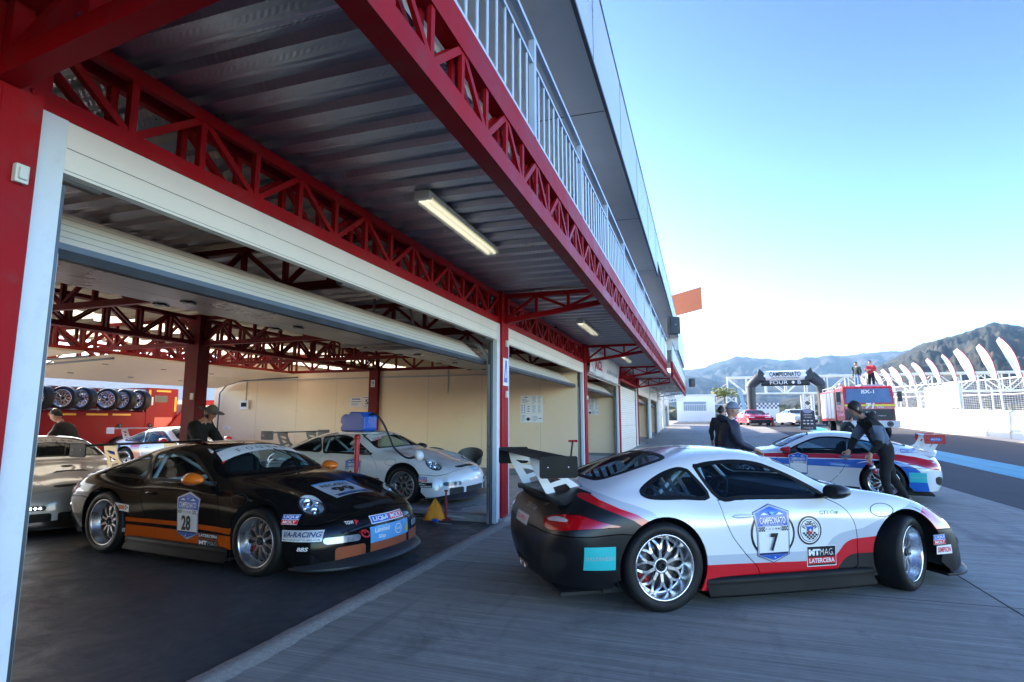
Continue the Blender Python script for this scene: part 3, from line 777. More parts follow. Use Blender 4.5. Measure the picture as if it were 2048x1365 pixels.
# make the normals point outwards (roof centre must look up)
if BN[BODY.shape[0]//2, BODY.shape[1]//2, 2] < 0: BN = -BN; FLIP = True
else: FLIP = False
def shell(off, th, name, inner=1):
    """closed skin whose outer face lies `off` outside the body surface"""
    U, V, _ = BODY.shape
    a = BODY + BN*off; b = BODY + BN*(off-th)
    m = MB(); m.smooth = True
    vs = [tuple(p) for p in a.reshape(-1, 3)] + [tuple(p) for p in b.reshape(-1, 3)]
    fo = []; fi = []; K = U*V
    for i in range(U-1):
        for j in range(V-1):
            q = (i*V+j, (i+1)*V+j, (i+1)*V+j+1, i*V+j+1)
            fo.append(q[::-1] if FLIP else q); r = tuple(K+x for x in q); fi.append(r if FLIP else r[::-1])
    per = [i*V for i in range(U)] + [(U-1)*V+j for j in range(1, V)] + [i*V+V-1 for i in range(U-2, -1, -1)] + [j for j in range(V-2, 0, -1)]
    fr = []
    for k in range(len(per)):
        p, q = per[k], per[(k+1) % len(per)]
        f = (p, q, K+q, K+p)
        fr.append(f if FLIP else f[::-1])
    me = bpy.data.meshes.new(name); me.from_pydata(vs, [], fo+fi+fr)
    me.materials.append(None); me.materials.append(None)
    me.polygons.foreach_set('material_index', [0]*len(fo) + [inner]*(len(fi)+len(fr)))
    me.polygons.foreach_set('use_smooth', [True]*len(me.polygons))
    bm = bmesh.new(); bm.from_mesh(me); bmesh.ops.recalc_face_normals(bm, faces=bm.faces); bm.to_mesh(me); bm.free()
    return me
_U, _V, _ = BODY.shape
_flat = [Vector(p) for p in BODY.reshape(-1, 3)]
_quads = [((i*_V+j), (i+1)*_V+j, (i+1)*_V+j+1, i*_V+j+1) for i in range(_U-1) for j in range(_V-1)]
if FLIP: _quads = [q[::-1] for q in _quads]
BVH = BVHTree.FromPolygons(_flat, _quads)
_bn = [Vector(p) for p in BN.reshape(-1, 3)]
def smooth_normal(p):
    loc, n, i, d = BVH.find_nearest(p)
    q = _quads[i]
    w = poly_3d_calc([_flat[k] for k in q], loc)
    v = Vector((0, 0, 0))
    for k, x in zip(q, w): v += _bn[k]*x
    return v.normalized(), d
def boolean(me, cutter, op, name):
    a = bpy.data.objects.new('a', me.copy()); c = bpy.data.objects.new('c', cutter)
    COL.objects.link(a); COL.objects.link(c)
    out = None
    for solver in ('MANIFOLD', 'EXACT'):
        md = a.modifiers.new('b', 'BOOLEAN'); md.operation = op; md.object = c; md.solver = solver
        dg = bpy.context.evaluated_depsgraph_get(); dg.update()
        out = bpy.data.meshes.new_from_object(a.evaluated_get(dg)); a.modifiers.clear()
        if len(out.polygons) > 8: break
    out.name = name
    bpy.data.objects.remove(a); bpy.data.objects.remove(c)
    return out
def renormal(me):
    """carry the smooth normals of the uncut surface over to the cut panel"""
    nr = []
    cache = {}
    me.polygons.foreach_set('use_smooth', [True]*len(me.polygons))
    for p in me.polygons:
        pn = p.normal
        for li in p.loop_indices:
            vi = me.loops[li].vertex_index
            if vi not in cache: cache[vi] = smooth_normal(me.vertices[vi].co)
            n, d = cache[vi]
            dt = n.dot(pn)
            nr.append(n if dt > .75 else (-n if dt < -.75 else pn))
    me.normals_split_custom_set([tuple(v) for v in nr])
    return me
def cutter(parts, name='cut'):
    m = MB()
    for p in parts: m.prism(*p)
    return m.mesh(name)
def side(poly, y0=.35, y1=1.2):
    """outline in (x, z) -> one prism on each side of the car"""
    return [(poly, (0, 0, 0), (1, 0, 0), (0, 0, 1), -y1, -y0), (poly, (0, 0, 0), (1, 0, 0), (0, 0, 1), y0, y1)]
def top(poly, z0, z1):
    return [(poly, (0, 0, 0), (1, 0, 0), (0, 1, 0), z0, z1)]
def inset(poly, d):
    n = len(poly); out = []
    ar = sum(poly[i][0]*poly[(i+1) % n][1] - poly[(i+1) % n][0]*poly[i][1] for i in range(n))
    s = 1 if ar > 0 else -1
    for i in range(n):
        a, b, c = Vector(poly[i-1]), Vector(poly[i]), Vector(poly[(i+1) % n])
        e1 = (b-a).normalized(); e2 = (c-b).normalized()
        n1 = Vector((-e1.y, e1.x))*s; n2 = Vector((-e2.y, e2.x))*s
        k = n1+n2
        if k.length < 1e-6: k = n1
        k.normalize(); q = max(.4, k.dot(n1))
        out.append(tuple(b + k*(d/q)))
    return out
# ---- outlines
DOORWIN = smooth_poly([(-.60,.850),(-.72,1.085),(-.69,1.115),(-.55,1.138),(-.33,1.148),(-.12,1.122),(.06,1.048),(.24,.95),(.40,.848),(.37,.832),(.0,.838),(-.40,.846)], 4)
QWIN = smooth_poly([(-.70,.860),(-.79,1.045),(-.83,1.082),(-.90,1.088),(-1.03,1.05),(-1.17,.985),(-1.29,.915),(-1.29,.892),(-1.20,.876),(-.95,.864)], 4)
WSH = smooth_poly([(.695,0),(.68,.25),(.625,.45),(.525,.635),(.46,.655),(.30,.615),(.10,.55),(.02,.50),(.035,.25),(.05,0)], 5)
RWIN = smooth_poly([(-1.62,0),(-1.61,.25),(-1.57,.40),(-1.49,.44),(-1.28,.455),(-1.05,.47),(-.93,.46),(-.875,.38),(-.86,.2),(-.86,0)], 5)
def full(poly):  # mirror an open half outline (first/last on the axis)
    k = [i for i, p in enumerate(poly) if p[1] >= -1e-6]
    h = [poly[i] for i in k]
    return h
def halfloop(pts, n=5):
    o = smooth_poly(pts, n, closed=False)
    return o + [(a, -b) for a, b in o[-2:0:-1]]
WSH = halfloop([(.695,0),(.68,.25),(.625,.45),(.53,.635),(.485,.66),(.42,.655),(.28,.61),(.10,.55),(.045,.52),(.03,.47),(.045,.25),(.06,0)])
RWIN = halfloop([(-1.60,0),(-1.59,.22),(-1.565,.38),(-1.51,.43),(-1.44,.447),(-1.25,.465),(-1.05,.47),(-.95,.455),(-.905,.40),(-.89,.22),(-.885,0)])
DOORWIN = [(a, low(b)) for a, b in DOORWIN]; QWIN = [(a, low(b)) for a, b in QWIN]
DOOR = [(-.625,.828)] + smooth_poly([(-.62,.70),(-.56,.55),(-.44,.40),(-.34,.30),(-.30,.215)], 4, False) + [(.60,.215),(.665,.25)] + smooth_poly([(.665,.48),(.64,.62),(.56,.74),(.47,.795)], 4, False) + [(.42,.818)]
FBUMP = [(1.30,.02),(1.36,.515),(1.50,.518),(1.62,.515),(1.78,.50),(1.90,.525),(1.99,.60),(2.4,.60),(2.4,.02)]
RBUMP = [(-1.30,.02),(-1.36,.60),(-1.56,.62),(-1.76,.605),(-1.95,.60),(-2.5,.60),(-2.5,.02)]
HOOD = halfloop([(1.93,0),(1.91,.25),(1.86,.385),(1.70,.44),(1.35,.53),(1.0,.60),(.80,.635),(.745,.60),(.79,.42),(.85,.2),(.86,0)])
LID = halfloop([(-2.035,0),(-2.03,.3),(-1.99,.44),(-1.90,.50),(-1.78,.49),(-1.69,.43),(-1.67,.2),(-1.665,0)])
ARCH_R = .372
def wheel_cyl(x, r, z):
    return [(ellipse(x, z, r, r, 48), (0, 0, 0), (1, 0, 0), (0, 0, 1), -1.2, -.45), (ellipse(x, z, r, r, 48), (0, 0, 0), (1, 0, 0), (0, 0, 1), .45, 1.2)]
HL_C = Vector((1.645, .655, .655)); HL_N = Vector((.62, .42, .66)).normalized()
HL_Y = (Vector((-.72, .05, .69)) - HL_N*Vector((-.72, .05, .69)).dot(HL_N)).normalized(); HL_X = HL_Y.cross(HL_N)
def mir(v): return Vector((v[0], -v[1], v[2]))
def lamp_prism(s, d0=-.12, d1=.15, a=.114, b=.146):
    p = ellipse(0, 0, a*s, b*s, 36)
    return [(p, HL_C, HL_X, HL_Y, d0, d1), (p, mir(HL_C), -mir(HL_X), mir(HL_Y), d0, d1)]
# tail lamp outline seen from behind: (y, z)
TL = smooth_poly([(.52,.70),(.62,.735),(.74,.752),(.83,.745),(.90,.705),(.925,.665),(.87,.650),(.76,.628),(.63,.622),(.54,.645)], 4)
def tail_prism(poly):
    q = [(-a, b) for a, b in poly]
    return [(poly, (0, 0, 0), (0, 1, 0), (0, 0, 1), -2.4, -1.45), (q, (0, 0, 0), (0, 1, 0), (0, 0, 1), -2.4, -1.45)]
CAR = {}
def build_body_meshes():
    sh = shell(0, .014, 'shell')
    arches = wheel_cyl(AXF, ARCH_R, .335) + wheel_cyl(AXR, ARCH_R+.012, .345)
    holes = arches + side(DOORWIN, .3) + side(QWIN, .3)
    sh = boolean(sh, cutter(holes), 'DIFFERENCE', 'shell1')
    sh = boolean(sh, cutter(top(WSH, .80, 1.6) + top(RWIN, .85, 1.6)), 'DIFFERENCE', 'shell2')
    sh = boolean(sh, cutter(lamp_prism(1.0)), 'DIFFERENCE', 'shell3')
    sh = boolean(sh, cutter(tail_prism(TL)), 'DIFFERENCE', 'shell4')
    panels = dict(door=side(DOOR, .5), front_bumper=[(FBUMP, (0, 0, 0), (1, 0, 0), (0, 0, 1), -1.3, 1.3)],
                  rear_bumper=[(RBUMP, (0, 0, 0), (1, 0, 0), (0, 0, 1), -1.3, 1.3)], hood=top(HOOD, .55, 1.2), engine_lid=top(LID, .76, 1.2))
    def shr(ps, d): return [(inset(p[0], d),) + p[1:] for p in ps]
    for k, ps in panels.items():
        pm = boolean(sh, cutter(shr(ps, .0075)), 'INTERSECT', k)
        if k == 'door':
            CAR['door_r'] = renormal(boolean(pm, cutter([([(-3,-1),(3,-1),(3,3),(-3,3)], (0,0,0), (1,0,0), (0,0,1), 0.01, 3)]), 'INTERSECT', 'door'))
            CAR['door_l'] = renormal(boolean(pm, cutter([([(-3,-1),(3,-1),(3,3),(-3,3)], (0,0,0), (1,0,0), (0,0,1), -3, -.01)]), 'INTERSECT', 'door'))
        else: CAR[k] = renormal(pm)
        sh = boolean(sh, cutter(ps), 'DIFFERENCE', 'body')
    CAR['body'] = renormal(sh)
    gl = shell(-.003, .004, 'glass', 0)
    def one(m, s): return renormal(boolean(gl, cutter([m[s]]), 'INTERSECT', 'pane'))
    w = side(inset(DOORWIN, -.006), .3); q = side(inset(QWIN, -.006), .3)
    CAR['dw'] = [one(w, 0), one(w, 1)]; CAR['qw'] = [one(q, 0), one(q, 1)]
    CAR['ws'] = renormal(boolean(gl, cutter(top(inset(WSH, -.006), .80, 1.6)), 'INTERSECT', 'ws'))
    CAR['rw'] = renormal(boolean(gl, cutter(top(inset(RWIN, -.006), .85, 1.6)), 'INTERSECT', 'rw'))
    tr = shell(.0022, .006, 'trim', 0)
    t1 = boolean(tr, cutter(side(inset(DOORWIN, -.020), .3)), 'INTERSECT', 't'); t1 = boolean(t1, cutter(side(inset(DOORWIN, .012), .3)), 'DIFFERENCE', 't')
    t2 = boolean(tr, cutter(side(inset(QWIN, -.018), .3)), 'INTERSECT', 't'); t2 = boolean(t2, cutter(side(inset(QWIN, .012), .3)), 'DIFFERENCE', 't')
    t3 = boolean(tr, cutter(top(inset(WSH, -.012), .80, 1.6)), 'INTERSECT', 't'); t3 = boolean(t3, cutter(top(inset(WSH, .02), .80, 1.6)), 'DIFFERENCE', 't')
    t4 = boolean(tr, cutter(top(inset(RWIN, -.012), .85, 1.6)), 'INTERSECT', 't'); t4 = boolean(t4, cutter(top(inset(RWIN, .03), .85, 1.6)), 'DIFFERENCE', 't')
    bm = bmesh.new()
    for t in (t1, t2, t3, t4): bm.from_mesh(t)
    me = bpy.data.meshes.new('trim'); bm.to_mesh(me); bm.free(); me.materials.append(None)
    CAR['trim'] = renormal(me)
    hs = shell(.006, .005, 'hl', 0)
    for k, i in (('hl_l', 0), ('hl_r', 1)):
        CAR[k] = renormal(boolean(hs, cutter([lamp_prism(.985)[i]]), 'INTERSECT', k))
        rim = boolean(hs, cutter([lamp_prism(1.06)[i]]), 'INTERSECT', k); CAR[k+'_rim'] = renormal(boolean(rim, cutter([lamp_prism(.90)[i]]), 'DIFFERENCE', k))
    ts = shell(.006, .012, 'tl', 0)
    TI = smooth_poly([(.57,.700),(.64,.722),(.71,.728),(.78,.715),(.78,.700),(.70,.695),(.60,.688)], 4)
    for k, i in (('tl_l', 0), ('tl_r', 1)):
        CAR[k] = renormal(boolean(ts, cutter([tail_prism(inset(TL, .003))[i]]), 'INTERSECT', k))
        t2_ = shell(.009, .006, 'tl2', 0)
        CAR[k+'_in'] = renormal(boolean(t2_, cutter([tail_prism(TI)[i]]), 'INTERSECT', k))

# ---------------------------------------------------------------- stickers
def project(pts, O, X, Y, off, maxd=3.0):
    O, X, Y = Vector(O), Vector(X).normalized(), Vector(Y).normalized()
    Nn = X.cross(Y)
    out = []; ok = []
    for a, b in pts:
        p = O + X*a + Y*b + Nn*.6
        loc, n, i, d = BVH.ray_cast(p, -Nn, maxd)
        if loc is None:
            loc, n, i, d2 = BVH.find_nearest(O + X*a + Y*b)
        sn, _ = smooth_normal(loc)
        out.append(loc + sn*off); ok.append(sn)
    return out, ok
def tess(poly, step=.035):
    """fill an outline and cut it into small cells so that it can follow the bodywork"""
    bm = bmesh.new()
    vs = [bm.verts.new((a, b, 0)) for a, b in poly]
    es = [bm.edges.new((vs[i], vs[(i+1) % len(vs)])) for i in range(len(vs))]
    bmesh.ops.triangle_fill(bm, edges=es, use_beauty=True)
    return _slice(bm, step)
def _slice(bm, step):
    xs = [v.co.x for v in bm.verts]; ys = [v.co.y for v in bm.verts]
    for ax, lo, hi in ((0, min(xs), max(xs)), (1, min(ys), max(ys))):
        k = lo + step
        while k < hi - 1e-4:
            no = (1, 0, 0) if ax == 0 else (0, 1, 0)
            bmesh.ops.bisect_plane(bm, geom=bm.verts[:]+bm.edges[:]+bm.faces[:], plane_co=(k, 0, 0) if ax == 0 else (0, k, 0), plane_no=no)
            k += step
    out = [(v.co.x, v.co.y) for v in bm.verts]
    for i, v in enumerate(bm.verts): v.index = i
    fs = [tuple(v.index for v in f.verts) for f in bm.faces]
    bm.free()
    return out, fs
class Sticker:
    """flat artwork in a 2-D frame, laid on the bodywork as thin vinyl"""
    def __init__(s, O, X, Y, base=.0012): s.O, s.X, s.Y = O, X, Y; s.base = base; s.m = MB(); s.mats = []; s.k = 0; s.nr = []
    def _mi(s, m):
        if m not in s.mats: s.mats.append(m)
        s.m.cur = s.mats.index(m)
    def put(s, pts, fs, m):
        s._mi(m); s.k += 1
        v, n = project(pts, s.O, s.X, s.Y, s.base + .0009*s.k)
        Nn = Vector(s.X).cross(Vector(s.Y))
        ff = []
        for f in fs:
            a, b, c = pts[f[0]], pts[f[1]], pts[f[2]]
            ar = sum(pts[f[i]][0]*pts[f[(i+1) % len(f)]][1] - pts[f[(i+1) % len(f)]][0]*pts[f[i]][1] for i in range(len(f)))
            ff.append(f if ar > 0 else f[::-1])
        s.m.add(v, ff, True)
        return s
    def poly(s, p, m, step=.04): return s.put(*tess(p, step), m)
    def text(s, t, cx, cy, w, h, m, bold=.0, shear=0, rot=0, spacing=1.0, step=None):
        v, f = text2d(t, cx, cy, w, h, bold, shear, rot, spacing)
        if step:
            bm = bmesh.new(); bv = [bm.verts.new((a, b, 0)) for a, b in v]
            for q in f:
                try: bm.faces.new([bv[i] for i in q])
                except ValueError: pass
            v, f = _slice(bm, step)
        return s.put(v, f, m)
    def checks(s, x0, x1, y0, y1, nx, ny, m):
        vs = []; fs = []
        for i in range(nx):
            for j in range(ny):
                if (i+j) % 2 == 0:
                    b = len(vs); ax = x0+(x1-x0)*i/nx; bx = x0+(x1-x0)*(i+1)/nx; ay = y0+(y1-y0)*j/ny; by = y0+(y1-y0)*(j+1)/ny
                    vs += [(ax, ay), (bx, ay), (bx, by), (ax, by)]; fs.append((b, b+1, b+2, b+3))
        return s.put(vs, fs, m)
    def build(s, name, parent, label=None):
        o = s.m.build(name, s.mats, parent)
        if label: o['label'] = label
        return o

# ---------------------------------------------------------------- running gear
def wheel_meshes():
    RX = Matrix.Rotation(-PI/2, 4, 'X')      # lathe axis Z -> +Y (outer face towards +Y)
    R_, W = .330, .265
    t = MB()
    h = W/2
    prof = [(.238, -h*.86), (.262, -h*.97), (.295, -h), (R_-.022, -h*.93), (R_-.006, -h*.84), (R_, -h*.70), (R_, -h*.2), (R_, h*.2), (R_, h*.70), (R_-.006, h*.84), (R_-.022, h*.93), (.295, h), (.262, h*.97), (.238, h*.86)]
    t.lathe(prof, 56, RX)
    # yellow marks on the sidewall
    CAR['tyre'] = t.mesh('tyre', [None, None])
    m = MB()
    # polished barrel and lip
    m.lathe([(.243, h*.86), (.247, h*.90), (.240, h*.93), (.230, h*.90), (.226, h*.80), (.219, h*.35), (.208, h*.22)], 56, RX)
    m.mat(1); m.lathe([(.208, h*.22), (.199, h*.25), (.195, h*.20), (.196, h*.12)], 56, RX)
    m.mat(2); m.lathe([(.196, h*.12), (.206, h*.05), (.205, -h*.8), (.236, -h*.86)], 56, RX)
    m.mat(0)
    for k in range(20):
        a = 2*PI*(k+.5)/20; c = Vector((.2085*math.cos(a), h*.235, .2085*math.sin(a)))
        m.sphere(c, .0045, 6, 4)
    m.mat(1)
    hh = h*.42
    m.lathe([(.062, h*.25), (.060, hh+.004), (.050, hh+.010), (.040, hh+.004), (.036, hh-.01), (.0, hh-.012)], 28, RX)
    for k in range(10):
        a = 2*PI*k/10
        def P(r, da, y): return Vector((r*math.cos(a+da), y, r*math.sin(a+da)))
        m.bar(P(.045, 0, hh-.012), P(.122, 0, hh-.004), .026, .030, up=(0, 1, 0), taper=.85)
        for s in (-1, 1):
            m.bar(P(.116, 0, hh-.006), P(.160, s*.10, hh-.010), .0195, .026, up=(0, 1, 0), taper=.9)
            m.bar(P(.157, s*.096, hh-.010), P(.203, s*.245, h*.17), .0175, .024, up=(0, 1, 0), taper=.95)
    m.mat(2)
    m.lathe([(.034, hh-.02), (.034, hh+.016), (.026, hh+.022), (.018, hh+.022), (.016, hh+.006), (0, hh+.004)], 16, RX)
    CAR['rim'] = m.mesh('rim', [None]*3, bevel=0)
    d = MB()
    d.lathe([(.0, .008), (.075, .012), (.08, .02), (.178, .02), (.178, -.012), (.08, -.012)], 40, RX)
    d.mat(1)
    d.lathe([(.125, -.05), (.186, -.05), (.186, .03), (.125, .03)], 8, RX @ Matrix.Rotation(.2, 4, 'Z'), True, -.25, .45)
    CAR['disc'] = d.mesh('disc', [None]*2)
def arch_lip_mesh(): pass

def extra_meshes():
    # undertray, dark floor, wheel tubs, cabin floor
    m = MB()
    m.box(-1.95, 1.9, -.62, .62, .10, .125)
    m.box(-.78, .78, -.84, .84, .10, .13)
    for x in (AXF, AXR):
        for s in (-1, 1):
            M_ = Matrix.Translation((x, s*.50, .335)) @ Matrix.Rotation(-s*PI/2, 4, 'X')
            m.lathe([(0, 0), (.40, 0), (.40, .36)], 20, M_, a0=(-PI-.35 if s > 0 else -.35), a1=(.35 if s > 0 else PI+.35))
    m.box(-1.62, .80, -.70, .70, .125, .30)
    m.box(.50, .80, -.66, .66, .30, .80)      # bulkhead
    CAR['floor'] = m.mesh('floor', [None])
    # dash, seat, wheel, cage
    d = MB(); d.prism([(.30,.55),(.30,.80),(.36,.86),(.62,.885),(.66,.70),(.6,.5)], (0,0,0), (1,0,0), (0,0,1), -.68, .68)
    CAR['dash'] = d.mesh('dash', [None], bevel=.01)
    s = MB()
    back = [(-.52,.28),(-.30,.26),(-.10,.30),(.02,.36),(.02,.44),(-.12,.40),(-.30,.40),(-.40,.60),(-.48,.86),(-.50,1.02),(-.57,1.06),(-.63,1.02),(-.62,.80),(-.58,.50)]
    s.prism(back, (0,0,0), (1,0,0), (0,0,1), -.16, .16)
    for y in (-.22, .18):
        s.prism([(-.56,.30),(.0,.34),(.02,.46),(-.28,.52),(-.34,.70),(-.44,.74),(-.46,.98),(-.58,1.04),(-.62,.9)], (0,y+.02,0), (1,0,0), (0,0,1), -.025, .025)
    CAR['seat'] = s.mesh('seat', [None], bevel=.02)
    w = MB(); c = Vector((.10, .36, .74)); ax = Matrix.Rotation(R(-68), 4, 'Y')
    w.tube([c + ax @ Vector((.165*math.cos(2*PI*k/28), .165*math.sin(2*PI*k/28), 0)) for k in range(28)], .015, 8, closed=True)
    for a in (0, 2.3, 4.0): w.bar(c, c + ax @ Vector((.16*math.cos(a), .16*math.sin(a), 0)), .03, .01)
    w.tube([c, c + Vector((.28, 0, -.08))], .025, 8)
    CAR['steer'] = w.mesh('steer', [None])
    g = MB(); r = .021
    def both(pts):
        g.tube(pts, r, 8); g.tube([(a, -b, c_) for a, b, c_ in pts], r, 8)
    both([(.44,.66,.30),(.42,.67,.84),(.06,.545,1.13),(-.05,.51,1.15)])
    both([(-.62,.74,.20),(-.64,.72,.80),(-.66,.56,1.09),(-.66,.48,1.145)])
    g.tube([(-.66,.48,1.145),(-.66,0,1.175),(-.66,-.48,1.145)], r, 8)
    g.tube([(-.05,.51,1.15),(-.04,0,1.17),(-.05,-.51,1.15)], r, 8)
    both([(-.05,.51,1.15),(-.66,.48,1.145)])
    both([(-.68,.46,1.13),(-1.25,.60,.70)])
    g.tube([(-.66,.5,1.13),(-.64,-.6,.45)], r, 8); g.tube([(-.66,-.5,1.13),(-.64,.6,.45)], r, 8)
    both([(.42,.66,.62),(-.62,.72,.40)]); both([(.42,.66,.36),(-.62,.72,.66)])
    g.tube([(-.64,.7,.80),(-.64,-.7,.80)], r, 8)
    CAR['cage'] = g.mesh('cage', [None])
    # mirrors (left): shell + stalk
    mm = MB(); mm.smooth = True
    rows = []
    for i, (x, w_, h_) in enumerate([(.315,.085,.058),(.33,.098,.070),(.40,.094,.066),(.46,.070,.048),(.495,.025,.02)]):
        rows.append([(x, .985 + w_*math.cos(t), .885 + h_*math.sin(t)*(1 if math.sin(t) > 0 else .8)) for t in [2*PI*k/20 for k in range(21)]])
    mm.grid(rows); mm.add(rows[0][:-1], [tuple(range(20))]); mm.add(rows[-1][:-1], [tuple(range(20))[::-1]])
    mm.mat(1); mm.bar((.41,.78,.825), (.40,.92,.865), .07, .03, up=(0, 0, 1)); mm.box(.36,.47,.755,.80,.81,.85)
    CAR['mirror_l'] = mm.mesh('mirror', [None, None])
    m2 = MB(); m2.v = [(a, -b, c_) for a, b, c_ in mm.v]; m2.f = [f[::-1] for f in mm.f]; m2.mi = mm.mi; m2.sm = mm.sm
    CAR['mirror_r'] = m2.mesh('mirror', [None, None])
    # splitter
    sp = MB()
    out = [(float(p[0]), float(p[1])) for p in BODY[-1]]
    outer = [(x + .075*max(.0, (x-1.6)/.5) + .012, y*1.012) for x, y in out]
    outer = [p for p in outer if p[0] > 1.62]
    poly = [(1.60, -.60)] + [(1.60, outer[0][1])] + outer + [(1.60, outer[-1][1]), (1.60, .60)]
    if outer[0][1] > 0: poly = [(1.60, .60), (1.60, outer[0][1])] + outer + [(1.60, outer[-1][1]), (1.60, -.60)]
    sp.prism(poly, (0, 0, 0), (1, 0, 0), (0, 1, 0), .105, .128)
    CAR['splitter'] = sp.mesh('splitter', [None], bevel=.006)
    lip = MB(); lip.smooth = True
    rows = []
    for x, y in outer:
        k = max(0., min(1., (x-1.62)/.35))
        nx = Vector((x*.25, y, 0)).normalized() if x < 1.9 else Vector((1, y*.6, 0)).normalized()
        rows.append([(x - nx.x*.085, y - nx.y*.065, .205), (x - nx.x*.05, y - nx.y*.04, .178), (x - nx.x*.018, y - nx.y*.018, .155), (x + nx.x*.002, y + nx.y*.002, .130)])
    lip.grid(rows)
    CAR['lip'] = lip.mesh('lip', [None])
    # side skirt (left then mirrored)
    for s, k in ((1, 'skirt_l'), (-1, 'skirt_r')):
        q = MB()
        rows = []
        for x, o in [(-.80, 0), (-.7, .01), (-.3, .02), (.3, .02), (.68, .012), (.80, .0)]:
            rows.append([(x, s*(.85+o), .235), (x, s*(.874+o), .222), (x, s*(.880+o), .19), (x, s*(.872+o), .165), (x, s*(.905+o), .105), (x, s*(.90+o), .088), (x, s*.70, .088)])
        q.grid(rows, True, flip=(s < 0))
        CAR[k] = q.mesh('skirt', [None])
        # door handle
        hn = MB(); hn.smooth = True
        yb = .868
        g_ = []
        for i in range(9):
            u = i/8; x = -.54 + .20*u; hgt = .018*math.sin(PI*min(1, max(0, u)))**.4 if 0 < u < 1 else .001
            g_.append([(x, s*(yb + .016*math.sin(PI*v)*(math.sin(PI*u)**.5 if 0 < u < 1 else 0)), .70 + (v-.5)*2*hgt) for v in [0, .2, .5, .8, 1]])
        hn.grid(g_, True, flip=(s < 0)); CAR['handle_' + k[-1]] = hn.mesh('handle', [None])
    # exhaust
    e = MB()
    for y in (.07, -.07): e.lathe([(.045, -.1), (.05, 0), (.043, .004), (.04, -.1), (0, -.09)], 20, Matrix.Translation((-2.10, y, .24)) @ Matrix.Rotation(-PI/2, 4, 'Y'))
    CAR['exhaust'] = e.mesh('exhaust', [None])
    # wiper
    wp = MB()
    def on(x, y, o): 
        l, n, i, d = BVH.ray_cast(Vector((x, y, 2)), Vector((0, 0, -1))); return l + n*o if n.z > 0 else l - n*o
    wp.tube([on(.72, .10, .012), on(.64, .12, .03), on(.50, .16, .03), on(.36, .20, .02)], .008, 6)
    wp.tube([on(.66, .32, .012), on(.50, .20, .016), on(.30, .09, .012)], .006, 6)
    CAR['wiper'] = wp.mesh('wiper', [None])
    # headlamp bowls + lamps
    for s, k in ((1, 'l'), (-1, 'r')):
        f = (lambda v: v) if s > 0 else mir
        c, n, X, Y = f(HL_C), f(HL_N), f(HL_X), f(HL_Y)
        Mx = Matrix((tuple(X)+(0,), tuple(Y)+(0,), tuple(n)+(0,), (0, 0, 0, 1))).transposed(); Mx.translation = c
        b = MB()
        b.lathe([(.0, -.085), (.08, -.08), (.115, -.04), (.121, -.015)], 28, Mx @ Matrix.Diagonal((1, 1.25, 1, 1)))
        b.mat(1)
        for (a, d, r) in ((.0, .055, .048), (-.005, -.058, .042), (.066, .0, .022), (-.068, .0, .020)):
            b.lathe([(r, -.055), (r*1.05, -.012), (r*.9, -.012), (r*.6, -.04), (0, -.05)], 18, Mx @ Matrix.Translation((a, d, 0)))
            b.sphere(Mx @ Vector((a, d, -.03)), r*.6, 10, 6)
        CAR['lamp_'+k] = b.mesh('lamp', [None, None])
    # rear wing : blade, end plates, struts
    def air(x0, z0, ch, th, ang, n=9):
        up_ = []; lo = []
        for i in range(n+1):
            u = i/n; t_ = th*(1.48*math.sqrt(max(u, 0)) - .63*u - 1.76*u*u + 1.42*u**3 - .51*u**4)*2.2
            cam = -.055*ch*math.sin(PI*u)
            up_.append((u*ch, cam + t_*.55)); lo.append((u*ch, cam - t_*.45))
        pts = up_ + lo[-2:0:-1]
        c_, s_ = math.cos(ang), math.sin(ang)
        return [(x0 - (a*c_), z0 + a*s_ + b*c_) for a, b in pts]
    bl = MB(); bl.prism(air(-1.85, 1.188, .32, .022, R(-1.5)), (0, 0, 0), (1, 0, 0), (0, 0, 1), -.775, .775); 
    CAR['blade'] = bl.mesh('blade', [None])
    ep = MB()
    pl = rounded(-2.165, -1.85, 1.035, 1.205, .02)
    CAR['endplate'] = []
    for s in (-1, 1):
        ep = MB(); ep.prism(pl, (0, s*.782, 0), (1, 0, 0), (0, 0, 1), -.006, .006)
        ep.mat(1)
        for x in (-1.93, -2.10): ep.sphere((x, s*.789, 1.12), .008, 8, 5)
        CAR['endplate'].append(ep.mesh('endplate', [None, None]))
    st = MB()
    def strut(y):
        o = [(-1.74,.905),(-1.98,.825),(-2.05,.83),(-2.09,.90),(-2.19,1.08),(-2.215,1.170),(-1.945,1.175),(-1.935,1.10),(-1.87,.99)]
        h1 = [(-1.85,.905),(-1.985,.865),(-2.01,.92),(-1.895,.95)]
        h2 = [(-1.935,.985),(-2.035,.955),(-2.085,1.03)]
        h3 = [(-1.96,1.035),(-2.085,1.06),(-2.15,1.10),(-1.98,1.085)]
        a = MB(); a.prism([(p+.07, q) for p, q in o], (0, y, 0), (1, 0, 0), (0, 0, 1), -.006, .006); me = a.mesh('s')
        c_ = MB()
        for h_ in (h1, h2, h3): c_.prism([(p+.07, q) for p, q in h_], (0, y, 0), (1, 0, 0), (0, 0, 1), -.03, .03)
        return boolean(me, c_.mesh('c'), 'DIFFERENCE', 'strut')
    dt = MB(); dt.smooth = True; rows = []
